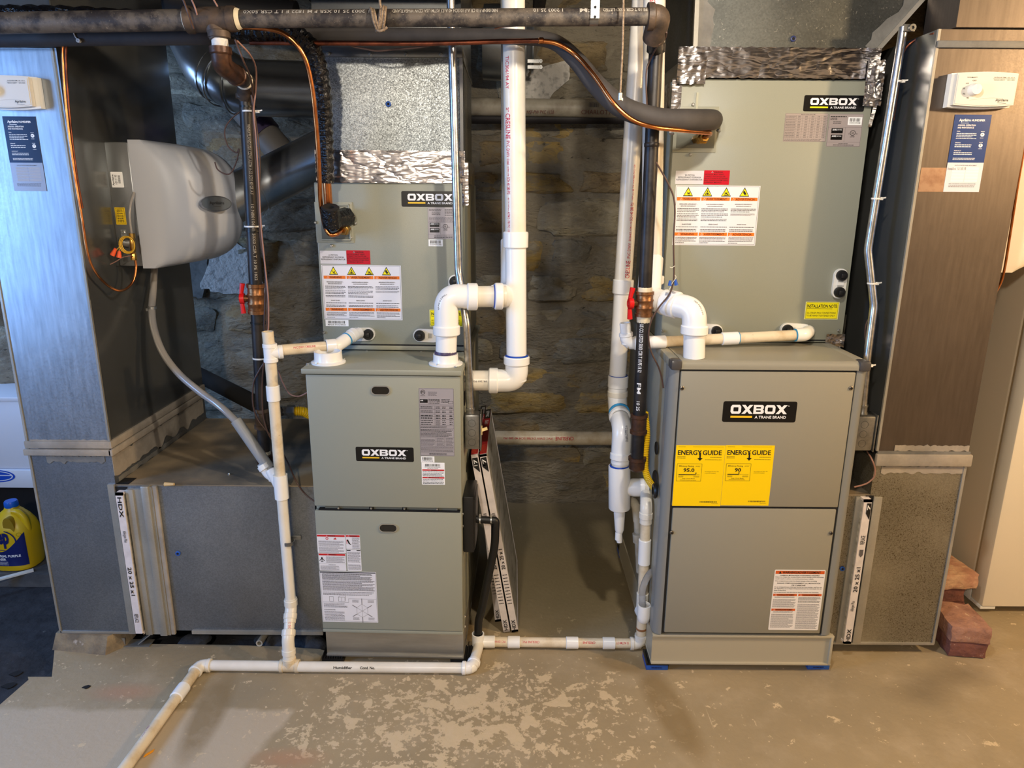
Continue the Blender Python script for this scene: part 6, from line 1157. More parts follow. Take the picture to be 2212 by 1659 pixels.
# hose from the trap into the tee
t = thing('condensate_hose', 'black rubber condensate hose dropping from the trap to the floor tee', 'hose', tuple(P(1065, 1180, Y=2.0)))
x0 = P(1025, 1121, Y=2.01); x1 = P(1071, 1124, Y=2.01); mb = MB(RUBBER); mb.tube([x0, P(1063, 1124, Y=2.01)], .0115, 16); obj('stub', mb, t); mb = MB(BLACK); mb.tube(fillet([P(1058, 1124, Y=2.01), x1, P(1070, 1146, Y=2.01)], .012), .0125, 16); obj('elbow', mb, t)
cl = MB(SCREW)
for x in (1037, 1061): q = P(x, 1123, Y=2.01); cl.lathe(q-V((.0015, 0, 0)), (1, 0, 0), [(0, .0115), (0, .0132), (.003, .0132), (.003, .0115)], 16).box((q.x-.003, q.y-.006, q.z+.012), (q.x+.003, q.y+.004, q.z+.018))
obj('hose_clamp', cl, t, 'spring hose clamps'); obj('hose', MB(RUBBER).tube(crv([P(1070, 1134, Y=2.01), P(1068, 1180, Y=2.01), P(1056, 1240, Y=2.01), P(1042, 1310, Y=2.01), V((sk.x+.002, sk.y, .10)), V((sk.x, sk.y, .03))]), .0128, 16), t)
# ================================================================ CONDUITS AND SWITCH BOXES
def switchbox(root, tl, br, Y, dep, lev=None):
    a, b_ = P(*tl, Y=Y), P(*br, Y=Y); mb = MB(BOXM).box((a.x, Y, b_.z), (b_.x, Y+dep, a.z), .007); cx = (a.x+b_.x)/2-.001
    ob = obj('junction_box', mb, root, 'grey metal box with three round knockouts'); k = MB(mat('knockout_edge', s(90, 90, 88), .5, .6)); k2 = MB(BOXM)
    for i in range(3):
        z = a.z-(a.z-b_.z)*(.24+.27*i); R = .0115
        for j in range(18):
            t0, t1 = 2*math.pi*j/18, 2*math.pi*(j+1)/18; P0, P1 = V((cx+R*math.cos(t0), Y-.0004, z+R*math.sin(t0))), V((cx+R*math.cos(t1), Y-.0004, z+R*math.sin(t1))); i0, i1 = V((cx+R*.9*math.cos(t0), Y-.0004, z+R*.9*math.sin(t0))), V((cx+R*.9*math.cos(t1), Y-.0004, z+R*.9*math.sin(t1))); k.quad(P0, P1, i1, i0)
    k.nomerge = True; obj('knockout', k, ob); obj('cover_plate', MB(BOXM).box((b_.x, Y-.002, b_.z-.002), (b_.x+.0035, Y+dep, a.z+.003), .001), root)
    if lev: q = P(*lev, Y=Y+.02); obj('switch_toggle', MB(mat('ivory_toggle', s(238, 216, 160), .4)).box((b_.x+.003, q.y-.006, q.z-.012), (b_.x+.006, q.y+.006, q.z+.014)).obox(V((b_.x+.012, q.y, q.z+.004)), V((.009, 0, .003)), V((0, .003, 0)), V((-.001, 0, .004)), ), root, 'ivory switch toggle')
    return a, b_
def emt(name, label, pts, px, box, strap, group='steel conduits'):
    t = thing(name, label, 'conduit', tuple(pts[-1]), group); r = RP(px, pts[1]); obj('tube', MB(EMT).tube(fillet(pts, .10, 6), r, 18), t)
    e = pts[-1]; d = (pts[-1]-pts[-2]).normalized(); obj('connector', MB(BOXM).lathe(e-d*.028, d, [(0, r), (0, r*1.25), (.006, r*1.25), (.007, r*1.12), (.022, r*1.12), (.026, r*1.3), (.03, r*1.3)], 18), t); return t, r
cl_ = W([(973, -30), (979, 150), (987, 400), (992, 580), (1006, 700), (1014, 830), (1017, 902)], 2.03); cl_ = [V((q.x, 2.055 if i < 4 else 2.02, q.z)) for i, q in enumerate(cl_)]
cl_ = [P(973, -30, Y=2.07), P(990, 585, Y=2.07), P(1008, 700, Y=2.02), P(1017, 900, Y=2.02)]
t, rr = emt('conduit', 'shiny steel conduit bending down past the left furnace to a switch box', cl_, 17, None, None); switchbox(t, (1003, 896), (1037, 972), 2.0, .052, (1040, 930))
cr_ = [P(1957, 30, Y=2.06), P(1925, 180, Y=2.06), P(1869, 540, Y=2.06), P(1886, 665, Y=2.03), P(1873, 760, Y=2.02), P(1863, 893, Y=2.02)]
cr_ = [P(1952, 58, Y=2.06), P(1875, 540, Y=2.06), P(1888, 660, Y=2.04), P(1873, 775, Y=2.02), P(1863, 893, Y=2.02)]
t, rr = emt('conduit', 'shiny steel conduit with white cable ties down the right furnace side', cr_, 17, None, None); switchbox(t, (1847, 899), (1884, 975), 2.0, .05)
st = P(1957, 62, Y=2.055); obj('strap', MB(BOXM).lathe(st+V((.010, -.012, 0)), (0, -1, 0), [(0, .004), (0, .009), (.004, .009), (.004, .004)], 16).box((st.x-.012, st.y-.012, st.z-.009), (st.x+.018, st.y-.009, st.z+.009), .001), t, 'conduit strap')
def tie(px, py, Y, wpx, m=TIEW, head=1, tail=0, lab='white cable tie around a pipe'):
    q = P(px, py, Y=Y); r = RP(wpx, q); mb = MB(m).lathe(q-V((0, 0, .0022)), (0, 0, 1), [(0, r*.96), (0, r*1.06), (.0045, r*1.06), (.0045, r*.96)], 18); mb.box((q.x+head*r-.004, q.y-.008, q.z-.004), (q.x+head*r+.006, q.y+.001, q.z+.004), .001)
    if tail: mb.obox(q+V((head*r*1.1+.006, -.006, .002)), V((.006, 0, .001)), V((0, .001, 0)), V((0, 0, .0018)))
    return mb
for px, py, Y, w_, lb in ((1939, 176, 2.06, 18, 'white cable tie highest on the right conduit'), (1892, 429, 2.06, 18, 'white cable tie level with the coil warning sheet on the right conduit'), (1883, 612, 2.045, 18, 'white cable tie near the bend of the right conduit'), (1871, 789, 2.02, 17, 'white cable tie just above the right furnace top'), (540, 241, 2.1, 34, 'white cable tie around gas pipe and wires below its elbow'), (546, 489, 2.1, 34, 'white cable tie around the left gas pipe above the valve'), (563, 773, 2.1, 32, 'white cable tie around the left gas pipe below the valve')):
    solo('cable_tie', tie(px, py, Y, w_, TIEW, 1, 1), lb, 'cable tie', 'cable ties on pipes')
for px, py, w_, lb in ((534, 231, 30, 'black cable tie at the top of the left gas drop'), (548, 499, 32, 'black cable tie just below a white one on the left gas pipe'), (558, 697, 32, 'black cable tie on the left gas pipe below the valve')): solo('cable_tie', tie(px, py, 2.1, w_, TIEB), lb, 'cable tie', 'cable ties on pipes')
# ================================================================ REFRIGERANT LINES
t = thing('refrigerant_line', 'black taped insulated line and copper tube curving down to the left coil', 'refrigerant line', tuple(P(700, 300, Y=2.05)), 'refrigerant line sets')
def wrapwob(i, k): return 1+.10*math.sin(i*2.1+k*.4)+.05*math.sin(k*3+i*.7)
c = crv(W([(-40, 34, 1.97), (150, 36, 1.97), (400, 52, 1.98), (540, 66, 1.99), (615, 68, 1.99), (672, 105, 2.0), (694, 190, 2.03), (700, 290, 2.07), (703, 395, 2.08)]), 16)
rr_ = [RP(40, P(600, 100, Y=2.0))]*len(c); obj('insulation', MB(WRAP).tube(c, rr_, 22, wob=wrapwob), t, 'glossy black tape-wrapped insulation')
ridge = MB(WRAP); sel = c[70:]
for i in range(len(c)-2):
    if i % 1 == 0 and c[i].x > P(640, 90, Y=2).x:
        dr = (c[i+1]-c[i]).normalized(); sd = dr.cross(V((0, 1, 0))).normalized(); o_ = c[i]+V((0, -rr_[0]*.98, 0))+sd*rr_[0]*(.15); ridge.obox(o_, sd*.0075+V((0, -.002, 0)), V((0, .0022, 0)), (dr+sd*.5)*.0022)
obj('tape_pleat', ridge, t, kind='stuff')
ct = crv(W([(505, 59, 1.93), (560, 60, 1.93), (612, 72, 1.93), (652, 112, 1.94), (672, 175, 1.96), (684, 280, 1.99), (690, 380, 2.02), (692, 430, 2.05), (697, 465, 2.07), (703, 492, 2.08), (714, 507, 2.08), (728, 505, 2.09), (738, 498, 2.12)]), 8); obj('copper_tube', MB(COPPER).tube(ct, .0062, 14), t)
obj('suction_stub', MB(COPPER).tube(W([(706, 392, 2.08), (710, 450, 2.09), (712, 470, 2.10)]), .0120, 18), t, 'thick copper stub below the insulation')
fo_ = MB(WRAP); fo_.tube(W([(713, 448, 2.055), (716, 488, 2.075)]), [.026, .025], 18, wob=wrapwob, caps=False); fo_.tube(W([(714, 478, 2.09), (750, 470, 2.155)]), [.026, .027], 18, wob=wrapwob)
fo_.use(BLACKFOAM); q0, q1 = P(713, 446, Y=2.053), P(716, 488, Y=2.075); fo_.lathe(q0, q1-q0, [(.004, .026), (0, .022), (.002, .011), (.02, .010), (.02, 0)], 18); obj('foam_elbow', fo_, t, 'split black foam elbow')
nb = P(738, 498, Y=2.12); nd = (P(750, 494, Y=2.16)-nb).normalized(); obj('flare_nut', MB(BRASS).lathe(nb, nd, [(0, .007), (0, .0135), (.012, .0145), (.013, .017), (.028, .017), (.029, .012), (.045, .012)], 6), t, 'brass flare nut')
t = thing('refrigerant_line', 'grey foam insulated line and bright copper tube swooping into the right coil', 'refrigerant line', tuple(P(1400, 250, Y=2.03)), 'refrigerant line sets')
c = crv(W([(-60, 86, 1.975), (200, 82, 1.97), (430, 80, 1.97), (560, 78, 2.04), (800, 77, 2.04), (1000, 78, 2.04), (1120, 80, 2.04), (1195, 90, 2.03), (1245, 130, 2.0), (1290, 185, 1.97), (1345, 232, 1.945), (1420, 256, 1.94), (1490, 259, 1.96), (1528, 259, 2.01), (1539, 259, 2.07), (1539, 260, 2.155)]), 8)
n = len(c); rr_ = [RP(31 if i < n*.45 else 31+13*min(1, (i-n*.45)/(n*.2)), P(1300, 180, Y=2.03)) for i in range(n)]; obj('insulation', MB(FOAM).tube(c, rr_, 24), t, 'dark grey foam sleeve')
ct = crv(W([(540, 92, 2.0), (700, 93, 1.99), (900, 94, 1.99), (1000, 92, 1.98), (1100, 89, 1.98), (1168, 88, 1.97)]), 6); obj('copper_tube', MB(COPPER_OLD).tube(ct, .0062, 12), t, 'tarnished copper tube')
ct = crv(W([(1165, 88, 1.97), (1205, 95, 1.97), (1245, 120, 1.965), (1285, 165, 1.93), (1325, 222, 1.90), (1365, 258, 1.895), (1410, 274, 1.90), (1470, 281, 1.94), (1520, 286, 2.0), (1534, 288, 2.03), (1530, 293, 2.07), (1518, 297, 2.11)]), 8); obj('copper_tube', MB(COPPER).tube(ct, .0060, 14).lathe(P(1168, 88, Y=1.97), (1, 0, 0), [(-.006, .006), (-.004, .0078), (.006, .0078), (.008, .006)], 14), t, 'bright copper tube')
nb = P(1524, 296, Y=2.095); nd = V((-.22, .95, -.05)).normalized(); obj('flare_nut', MB(BRASS).lathe(nb, nd, [(0, .007), (0, .012), (.01, .014), (.012, .018), (.030, .018), (.031, .012), (.06, .012)], 6), t, 'brass flare nut')
# ================================================================ HUMIDIFIERS
def humidifier(name_label, x0, sg, yf, yb, zb, zt, D0, full=True):
    t = thing('humidifier', name_label, 'humidifier', (x0, (yf+yb)/2, zb), 'duct humidifiers')
    xf = x0+sg*.072; obj('frame', MB(mat('grey_humidifier_frame', s(128, 130, 130), .32, .6)).box((x0+sg*.001, yf, zb), (xf, yb, zt), .004), t, 'grey metal frame'); xc = xf+sg*.002
    nv, nu = 26, 22; zc = (zb+zt)/2; hz = (zt-zb)/2+.006; yc = (yf+yb)/2; hy = (yb-yf)/2+.004; vs = []
    for j in range(nv+1):
        v = -1+2*j/nv; z = zc+hz*v; e = max(0, 1-abs(v)**3.2)**.55; D = .055+(D0-.055)*e; f = .028+.052*max(0, 1-abs(v*.98)**2)**.6
        row = [(xc, yc-hy, z), (xc+sg*f, yc-hy, z)]
        for i in range(1, nu): a0 = .62; a = a0+(math.pi-2*a0)*i/nu; row.append((xc+sg*(f+(D-f)*((math.sin(a)-math.sin(a0))/(1-math.sin(a0)))**.75), yc-hy*math.cos(a)/math.cos(a0), z))
        row += [(xc+sg*f, yc+hy, z), (xc, yc+hy, z)]; vs += row
    m_ = nu+3; fs = [(j*m_+i, j*m_+i+1, (j+1)*m_+i+1, (j+1)*m_+i) for j in range(nv) for i in range(m_-1)]+[list(range(m_))[::-1], [nv*m_+i for i in range(m_)]]
    mb = MB(HUMG if full else HUMW).add(vs, fs, True); mb.nomerge = True; obj('cover', mb, t, 'large rounded light grey plastic cover'); return t, xc, yc, hy, zc, hz
t, xc, yc, hy, zc, hz = humidifier('grey rounded duct humidifier on the side of the left return duct', -1.2, 1, 2.183, 2.56, 1.212, 1.572, .235)
bq = P(466, 440, Y=2.245); n_ = V((.62, -.78, .02)).normalized(); tx = V((.78, .62, 0)).normalized(); ty = V((0, 0, 1)); mb = MB(mat('silver_badge_rim', s(150, 154, 160), .25, .7)); mb.nomerge = True
def ov(rx, rz, l): return [bq+tx*rx*math.cos(a)+ty*rz*math.sin(a)+n_*l for a in [2*math.pi*i/28 for i in range(28)]]
A_, B_, C2 = ov(.047, .0235, -.02), ov(.047, .0235, .004), ov(.043, .020, .007); n = 28
mb.add(A_+B_+C2, [(i, (i+1) % n, n+(i+1) % n, n+i) for i in range(n)]+[(n+i, n+(i+1) % n, 2*n+(i+1) % n, 2*n+i) for i in range(n)], True); mb.use(mat('dark_badge', s(92, 102, 112), .18, .3)).add(ov(.043, .020, .0072), [list(range(n))], False)
c = Card(mb, bq-tx*.03+ty*.012+n_*.0078, tx*.06, V((0, 0, -.024)), 60, 24, n_); c.text(9, 53, 5, 17, 'Aprilaire', INK, .012); c.line(20, 19, 42, 20.5, 1, INK); obj('badge', mb, t, 'oval dark badge reading Aprilaire')
fy_ = 2.183; mb = MB(LBL_W); c = card_px(mb, 238, 371, 264, 405, fy_); c.base(mat('bright_label', s(244, 244, 242), .3), r=1.5); c.text(2, 7, 6, 30, 'Aprilaire', INK, .02, rot=-90); c.bars(18, 14, 19, 15, INK)
for i in range(8): c.rect(15, 8+i*2.2, 20, 9.1+i*2.2, INK, 2)
c.fine(8, 6, 13, 28, 7, INK_G); obj('rating_label', mb, t, 'small white label')
mb = MB(LBL_Y); c = card_px(mb, 247, 448, 269, 485, fy_); c.base(mat('warning_yellow', s(228, 190, 20), .4)); c.frame(2, 2, c.w-2, c.h-2, .5, INK); c.fine(4, 4, c.w-4, c.h-4, 8, INK, 3, ht=.4); obj('caution_label', mb, t, 'small yellow label')
mb = MB(SCREW); q = P(267, 502, Y=fy_); screw(mb, q, (0, -1, 0), .006); mb.box((q.x-.008, q.y-.001, q.z-.016), (q.x+.008, q.y, q.z+.008)); obj('bracket', mb, t)
tv = thing('water_valve', 'brass solenoid water valve with coiled yellow wires under the humidifier', 'valve', tuple(P(280, 530, Y=2.14)))
mb = MB(BRASS); a, b_ = P(285, 504, Y=2.14), P(289, 556, Y=2.14); mb.lathe(a, b_-a, [(0, .006), (0, .009), (.014, .009), (.015, .006), (.024, .008), (.05, .008), (.055, .006), (.062, .009), (.078, .009), (.078, .005)], 8); obj('valve_body', mb, tv)
mb = MB(BOXM); c0_, c1_ = P(256, 522, Y=2.135), P(278, 525, Y=2.15); mb.tube([c0_, c1_], [.013, .016], 18); obj('solenoid', mb, tv)
mb = MB(mat('yellow_wire', s(226, 178, 50), .4)); cc = P(281, 528, Y=2.135)
for k in range(3): mb.tube([cc+V((math.cos(a)*(.018+k*.0025), -.012-k*.003, math.sin(a)*(.021+k*.002))) for a in [2*math.pi*i/18 for i in range(19)]], .0013, 6)
for dx in (0, .004): mb.tube(crv([P(258, 533, Y=2.12)+V((dx, 0, 0)), P(252, 540, Y=2.12)+V((dx*2, 0, 0)), P(248, 545, Y=2.12)+V((dx*3, 0, 0))]), .0012, 6)
obj('coiled_wire', mb, tv, 'coil of yellow wires')
for a, b_ in (((250, 537), (243, 551)), ((258, 542), (257, 556))): obj('wire_nut', MB(ORANGE).tube(W([a, b_], 2.12), [.0045, .0075], 10), tv, 'orange wire nut')
obj('wire_tail', MB(WIRE_PK).tube(crv(W([(238, 571), (252, 564), (265, 556), (285, 552)], 2.12)), .0014, 6), tv)
solo('feed_tube', MB(TUBEG).tube(crv(W([(289, 416, 2.17), (282, 440, 2.14), (280, 470, 2.13), (284, 504, 2.14)])), .0036, 10), 'thin grey feed tube from the humidifier down to the brass valve', 'tube')
solo('copper_tube', MB(COPPER).tube(crv(W([(137, 84, 1.975), (136, 130, 1.975), (145, 250, 1.975), (162, 380, 1.975), (177, 470, 1.975), (190, 550, 1.98), (208, 590, 2.0), (235, 618, 2.05), (262, 628, 2.08), (285, 612, 2.12), (294, 580, 2.14), (290, 552, 2.14)]), 8), .0036, 10), 'thin copper water tube looping up to the valve by the left duct corner', 'pipe')
solo('copper_tube', MB(COPPER_OLD).tube(crv(W([(143, 84, 1.985), (143, 150, 1.985), (152, 270, 1.985), (166, 380, 1.985), (178, 450, 1.99)]), 6), .0032, 10), 'second darker copper tube strapped beside the left duct corner', 'pipe')
t = thing('humidifier_drain_tube', 'milky drain tube hanging from the humidifier to a grey pipe stub', 'tube', tuple(P(335, 600, Y=2.25))); tpts = crv(W([(334, 575, 2.35), (331, 625, 2.3), (328, 672, 2.25), (334, 715, 2.22), (352, 762, 2.18), (385, 806, 2.14), (430, 845, 2.10), (478, 880, 2.06), (512, 912, 2.04)]), 8)
obj('tube_run', MB(TUBEG).tube(tpts, RP(15, P(350, 750, Y=2.2)), 14), t); obj('clamp', MB(SCREW).lathe(P(329, 668, Y=2.255), (0, 0, 1), [(0, .012), (.001, .0135), (.009, .0135), (.010, .012)], 16).box(tuple(P(316, 666, Y=2.25)), tuple(P(329, 672, Y=2.246))), t)
a, b_ = P(510, 908, Y=2.04), P(582, 1012, Y=2.01); obj('pipe_stub', MB(GREYPVC).tube([a, b_], RP(24, a), 18), t, 'grey plastic pipe stub')
mb = MB(PVC_NEW); mb.tube(fillet([P(568, 1000, Y=2.01), P(581, 1022, Y=2.01), P(604, 1036, Y=1.985)], .02), DR*1.15, 18); collar(mb, P(572, 1008, Y=2.01), b_-a, DR*1.3, .016); collar(mb, P(591, 1028, Y=2.0), V((1, 0, -.45)), DR*1.28, .014); obj('elbow', mb, t, 'white elbow joining the riser')
t, xc, yc, hy, zc, hz = humidifier('cream rounded duct humidifier at the right edge beside the right return duct', 1.366, 1, 2.12, 2.50, 1.225, 1.60, .245, False)
solo('copper_tube', MB(COPPER).tube(crv(W([(2216, 300, 2.02), (2200, 390, 2.03), (2183, 500, 2.05), (2168, 590, 2.07), (2154, 626, 2.1), (2140, 645, 2.15)]), 8), .0036, 10), 'thin copper water tube beside the cream humidifier at the right edge', 'pipe')
solo('copper_tube', MB(COPPER_OLD).tube(crv(W([(2018, 72, 2.02), (1985, 82, 2.1), (1960, 100, 2.12), (1948, 125, 2.12), (1943, 170, 2.12), (1930, 260, 2.14)]), 8), .0028, 8), 'thin copper tube leaving the top of the right duct behind the conduit', 'pipe')
# ---------------------------------------------------------------- humidistats and booklets on the ducts
def humidistat(lbl, x0, x1, z0, z1, kx, kz, side):
    t = thing('humidistat', lbl, 'humidistat', ((x0+x1)/2, 2.0, z0), 'duct humidistats'); Y = 2.0
    def slabp(a0, a1, b0, b1, y0, y1, bow=.004):
        top = [V((a0+(a1-a0)*i/12, y0, b1+bow*math.sin(math.pi*i/12))) for i in range(13)]; bot = [V((a0+(a1-a0)*i/12, y0, b0-bow*math.sin(math.pi*i/12))) for i in range(13)]; return top[::-1]+bot, (0, y1-y0, 0)
    p, d = slabp(x0, x1, z0, z1, Y-.001, Y-.020); obj('back_plate', MB(WHITEP).prism(p, d), t); xa, xb = (x0+.006, x1-.001) if side > 0 else (x0+.001, x1-.012)
    mb = MB(mat('cover_plastic', s(214, 210, 200), .38)); p, d = slabp(xa, xb, z0+.004, z1-.002, Y-.022, Y-.036); mb.prism(p, d); p, d = slabp(xa+.003, xb-.003, z0+.007, z1-.005, Y-.036, Y-.0375); mb.prism(p, d)
    c = Card(mb, V((xa, Y-.0377, z1)), (xb-xa, 0, 0), (0, 0, z0-z1), 120, 76, (0, -1, 0)); K = 120/(xb-xa)*.001; kxu = (kx-xa)/(xb-xa)*120; kzu = (z1-kz)/(z1-z0)*76
    c.text(72, 112, 10, 12.2, 'OUTDOOR TEMP  +20  +10  0', INK, .01); c.line(70, 14, 114, 14, .4, INK); c.text(72, 94, 15.6, 17.6, 'INDOOR HUMIDITY', INK, .01); c.text(98, 113, 15.6, 17.6, '35% 30%', INK, .01); c.text(kxu-16, kxu+4, 10, 12.4, '% HUMIDITY', INK, .01); c.text(kxu-5, kxu+3, kzu-22, kzu-19, 'OFF', INK, .01)
    for i, tx in enumerate(('15', '25', '35', '45')): a = math.radians(135+i*36); c.text(kxu+20*math.cos(a)-2.5, kxu+20*math.cos(a)+2.5, kzu-20*math.sin(a)-1.5, kzu-20*math.sin(a)+1.5, tx, INK, .01)
    c.text(82, 107, 58, 66, 'Aprilaire', INK, .01); c.line(86, 67.5, 104, 68.5, .6, INK); [c.line(30+i*8, 62-6*math.sin(i/9*2.4)+i*.1, 38+i*8, 62-6*math.sin((i+1)/9*2.4)+i*.1, .5, mat('embossed_line', s(190, 186, 176), .4)) for i in range(8)]
    obj('cover', mb, t, 'printed front cover'); k = MB(WHITEP).lathe((kx, Y-.0375, kz), (0, -1, 0), [(0, .0155), (.003, .0155), (.014, .0135), (.016, .0125), (.016, 0)], 26); k.box((kx-.0008, Y-.0545, kz+.001), (kx+.0008, Y-.0533, kz+.012)); obj('dial', k, t, 'round dial')
humidistat('grey-white humidistat cut by the left edge above a navy sticker', -1.385, -1.238, 1.640, 1.716, -1.343, 1.679, -1)
q = P(2103, 194, Y=1.962); humidistat('cream humidistat with a round dial on the right duct front', 1.130, 1.293, 1.660, 1.742, q.x, q.z, 1)
def booklet(root, x0, x1, z0, z1, hand, dull=False):
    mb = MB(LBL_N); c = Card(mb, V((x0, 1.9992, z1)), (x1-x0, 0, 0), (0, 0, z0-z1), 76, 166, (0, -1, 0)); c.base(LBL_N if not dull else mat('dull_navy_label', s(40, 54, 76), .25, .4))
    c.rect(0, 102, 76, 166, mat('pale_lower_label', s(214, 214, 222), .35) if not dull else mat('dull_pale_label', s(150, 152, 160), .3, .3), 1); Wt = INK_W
    c.text(10, 34, 8.5, 16, 'Aprilaire', Wt, .03); c.line(14, 17.5, 31, 17.5, .8, Wt); c.text(36, 64, 9.5, 14, 'HUMIDIFIER', Wt, .03); c.text(9, 46, 20.5, 24, 'ANNUAL OPERATION', Wt, .02); c.text(9, 43, 25.5, 29, 'AND MAINTENANCE', Wt, .02)
    c.text(9, 16, 34, 36, 'FALL', Wt, .02); c.fine(9, 38, 52, 52, 4, Wt, 1, ht=.35); c.text(9, 20, 58.5, 60.5, 'SPRING', Wt, .02); c.fine(9, 62, 44, 70, 2, Wt, 2, ht=.35); c.text(9, 24, 75.5, 77.5, 'ANNUALLY', Wt, .02); c.fine(9, 79, 48, 86, 2, Wt, 3, ht=.35); c.fine(9, 91, 56, 97, 2, Wt, 4, ht=.35)
    for y, a in ((42, 0), (65, 1)): c.disc(63, y, 4.2, Wt, 3); c.disc(63, y, .9, INK, 4); c.line(63, y, 63-(3 if not a else 0), y-(3 if a else 0), .8, INK, 4); c.fine(59, y-7.5, 67, y-5.5, 1, Wt); c.fine(59, y+6, 67, y+8, 1, Wt)
    c.text(16, 62, 107, 109, 'DATE OF WATER PANEL REPLACEMENT', INK_G, .01)
    for i in range(5):
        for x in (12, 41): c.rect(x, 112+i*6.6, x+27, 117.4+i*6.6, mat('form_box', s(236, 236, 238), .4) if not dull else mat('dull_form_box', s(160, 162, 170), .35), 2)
    if hand: c.text(2, 40, 112, 118, 'Installed 10/18/18', INK_G, .0)
    c.fine(9, 147, 66, 156, 3, INK_G, 5); obj('instruction_sticker', mb, root, 'navy and white humidifier instruction sticker')
DL = [o for o in bpy.data.objects if o.name == 'return_air_duct'][0]
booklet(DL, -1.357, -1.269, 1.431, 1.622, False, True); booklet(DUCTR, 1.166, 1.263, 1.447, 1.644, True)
# ================================================================ FILTERS
def filt(lbl, A, B, dep, dirb, th, mark, red=False, group='air filters'):
    """panel filter: front edge runs from A (bottom) to B (top); dep = depth vector, th = thickness vector"""
    t = thing('air_filter', lbl, 'air filter', tuple(A), group); e = B-A; mb = MB(CARD); n_ = dep.normalized(); ct = (A+B)/2+dep/2; f_ = .018
    mb.obox(A+th/2+dep/2+e.normalized()*.004, th/2, dep/2, e.normalized()*.004).obox(B+th/2+dep/2-e.normalized()*.004, th/2, dep/2, e.normalized()*.004)
    mb.obox((A+B)/2+th/2+n_*.003, th/2, n_*.003, e/2).obox((A+B)/2+th/2+dep-n_*.003, th/2, n_*.003, e/2)
    if red: mb.use(CARD_R).obox(B+th/2+dep/2+e.normalized()*.0006, th/2, dep/2-n_*.006, e.normalized()*.0008)
    c = Card(mb, B-n_*.0006, th, A-B, 20, 380, -n_); mb.use(CARD); c.mb = mb
    for y0, y1, tx, b_ in mark: c.text(4.5, 15.5, y0, y1, tx, INK, b_, rot=dirb)
    if red:
        c.poly([(2, 6), (18, 6), (18, 36), (2, 24)] , INK, 2); c.text(5, 15, 9, 18, '7', INK_W, .02, rot=dirb); c.fine(4, 19, 15, 24, 1, INK_W); [c.fine(3, 250+i*7, 17, 254+i*7, 1, INK) for i in range(10)]; [c.rect(5, 120+i*2.2, 14, 121+i*2.2, INK, 2) for i in range(10)]
        tp = Card(mb, B+dep+e.normalized()*.0016, th, -dep, 20, 250, e.normalized()); tp.rect(0, 0, 20, 60, LBL_K, 1); tp.text(5, 15, 12, 50, '20x25', INK_W, .02, rot=-90); tp.fine(4, 70, 16, 95, 5, INK_W); tp.fine(3, 205, 17, 245, 12, mat('orange_speckle', s(214, 90, 60), .5), 4)
    obj('frame', mb, t, 'white cardboard frame printed with its size'); md = MB(MESHF); md.obox((A+B)/2+th*.88+dep/2, th*.03, dep/2-n_*.006, e/2-e.normalized()*.008); md.obox((A+B)/2+th*.12+dep/2, th*.03, dep/2-n_*.006, e/2-e.normalized()*.008); obj('filter_media', md, t, 'pleated media'); return t
a = P(290, 1369, Y=1.985); b_ = P(249, 1062, Y=1.985); th = V((.0215, 0, 0)); b_ = V((a.x-.0, 1.974, b_.z)); a = V((a.x, 1.974, a.z)); xt = P(248, 1062, Y=1.974).x
filt('white cardboard air filter standing in the left duct slot', V((xt, 1.974, a.z)), V((xt, 1.974, b_.z)), V((0, .5, 0)), 90, th, ((10, 62, 'HDX', .02), (192, 268, '20 x 25 x1', .02), (96, 126, 'Allergen Plus', .01), (318, 342, 'REPLACE', .01)))
c_ = None
xt = P(1867, 1084, Y=1.974).x; zt, zb = P(1870, 1080, Y=1.974).z, P(1838, 1391, Y=1.974).z
t = filt('white cardboard air filter standing in the right duct slot', V((xt, 1.974, zb)), V((xt, 1.974, zt)), V((0, .5, 0)), -90, V((.0235, 0, 0)), ((338, 374, 'HDX', .02), (172, 238, '20 x 25 x1', .02), (262, 290, 'Allergen Plus', .01), (90, 112, 'REPLACE', .01)))
mb = MB(LBL_K); c = Card(mb, V((xt, 1.9735, zt)), (.0235, 0, 0), (0, 0, zb-zt), 20, 380, (0, -1, 0)); c.poly([(8, 8), (19, 8), (19, 50), (8, 34)], INK, 2); c.text(10, 17.5, 12, 25, '7', INK_W, .02, rot=-90); c.poly([(6, 126), (16, 126), (16, 140), (11, 146), (6, 140)], INK_G, 2); obj('corner_flag', mb, t, 'black corner flag with a 7')
dp = V((0, .48, 0)); T_ = V((.0215, 0, .004)); mk = ((352, 376, 'HDX', .02), (196, 240, '20 x 25 x 1', .02))
A = V((.006, 2.10, .004)); B = V((-.100, 2.10, .640))
filt('red-topped air filter leaning nearest the stone wall gap', A, B, dp, -90, T_, mk, True, 'spare air filters')
filt('red-topped air filter leaning just left of the outermost one', A+V((-.028, .0, 0)), B+V((-.0275, -.004, 0)), dp, -90, T_, mk, True, 'spare air filters')
filt('red-topped air filter mostly hidden against the left furnace side', V((-.052, 2.16, .004)), V((-.119, 2.16, .636)), dp, -90, T_*.94, mk, True, 'spare air filters')
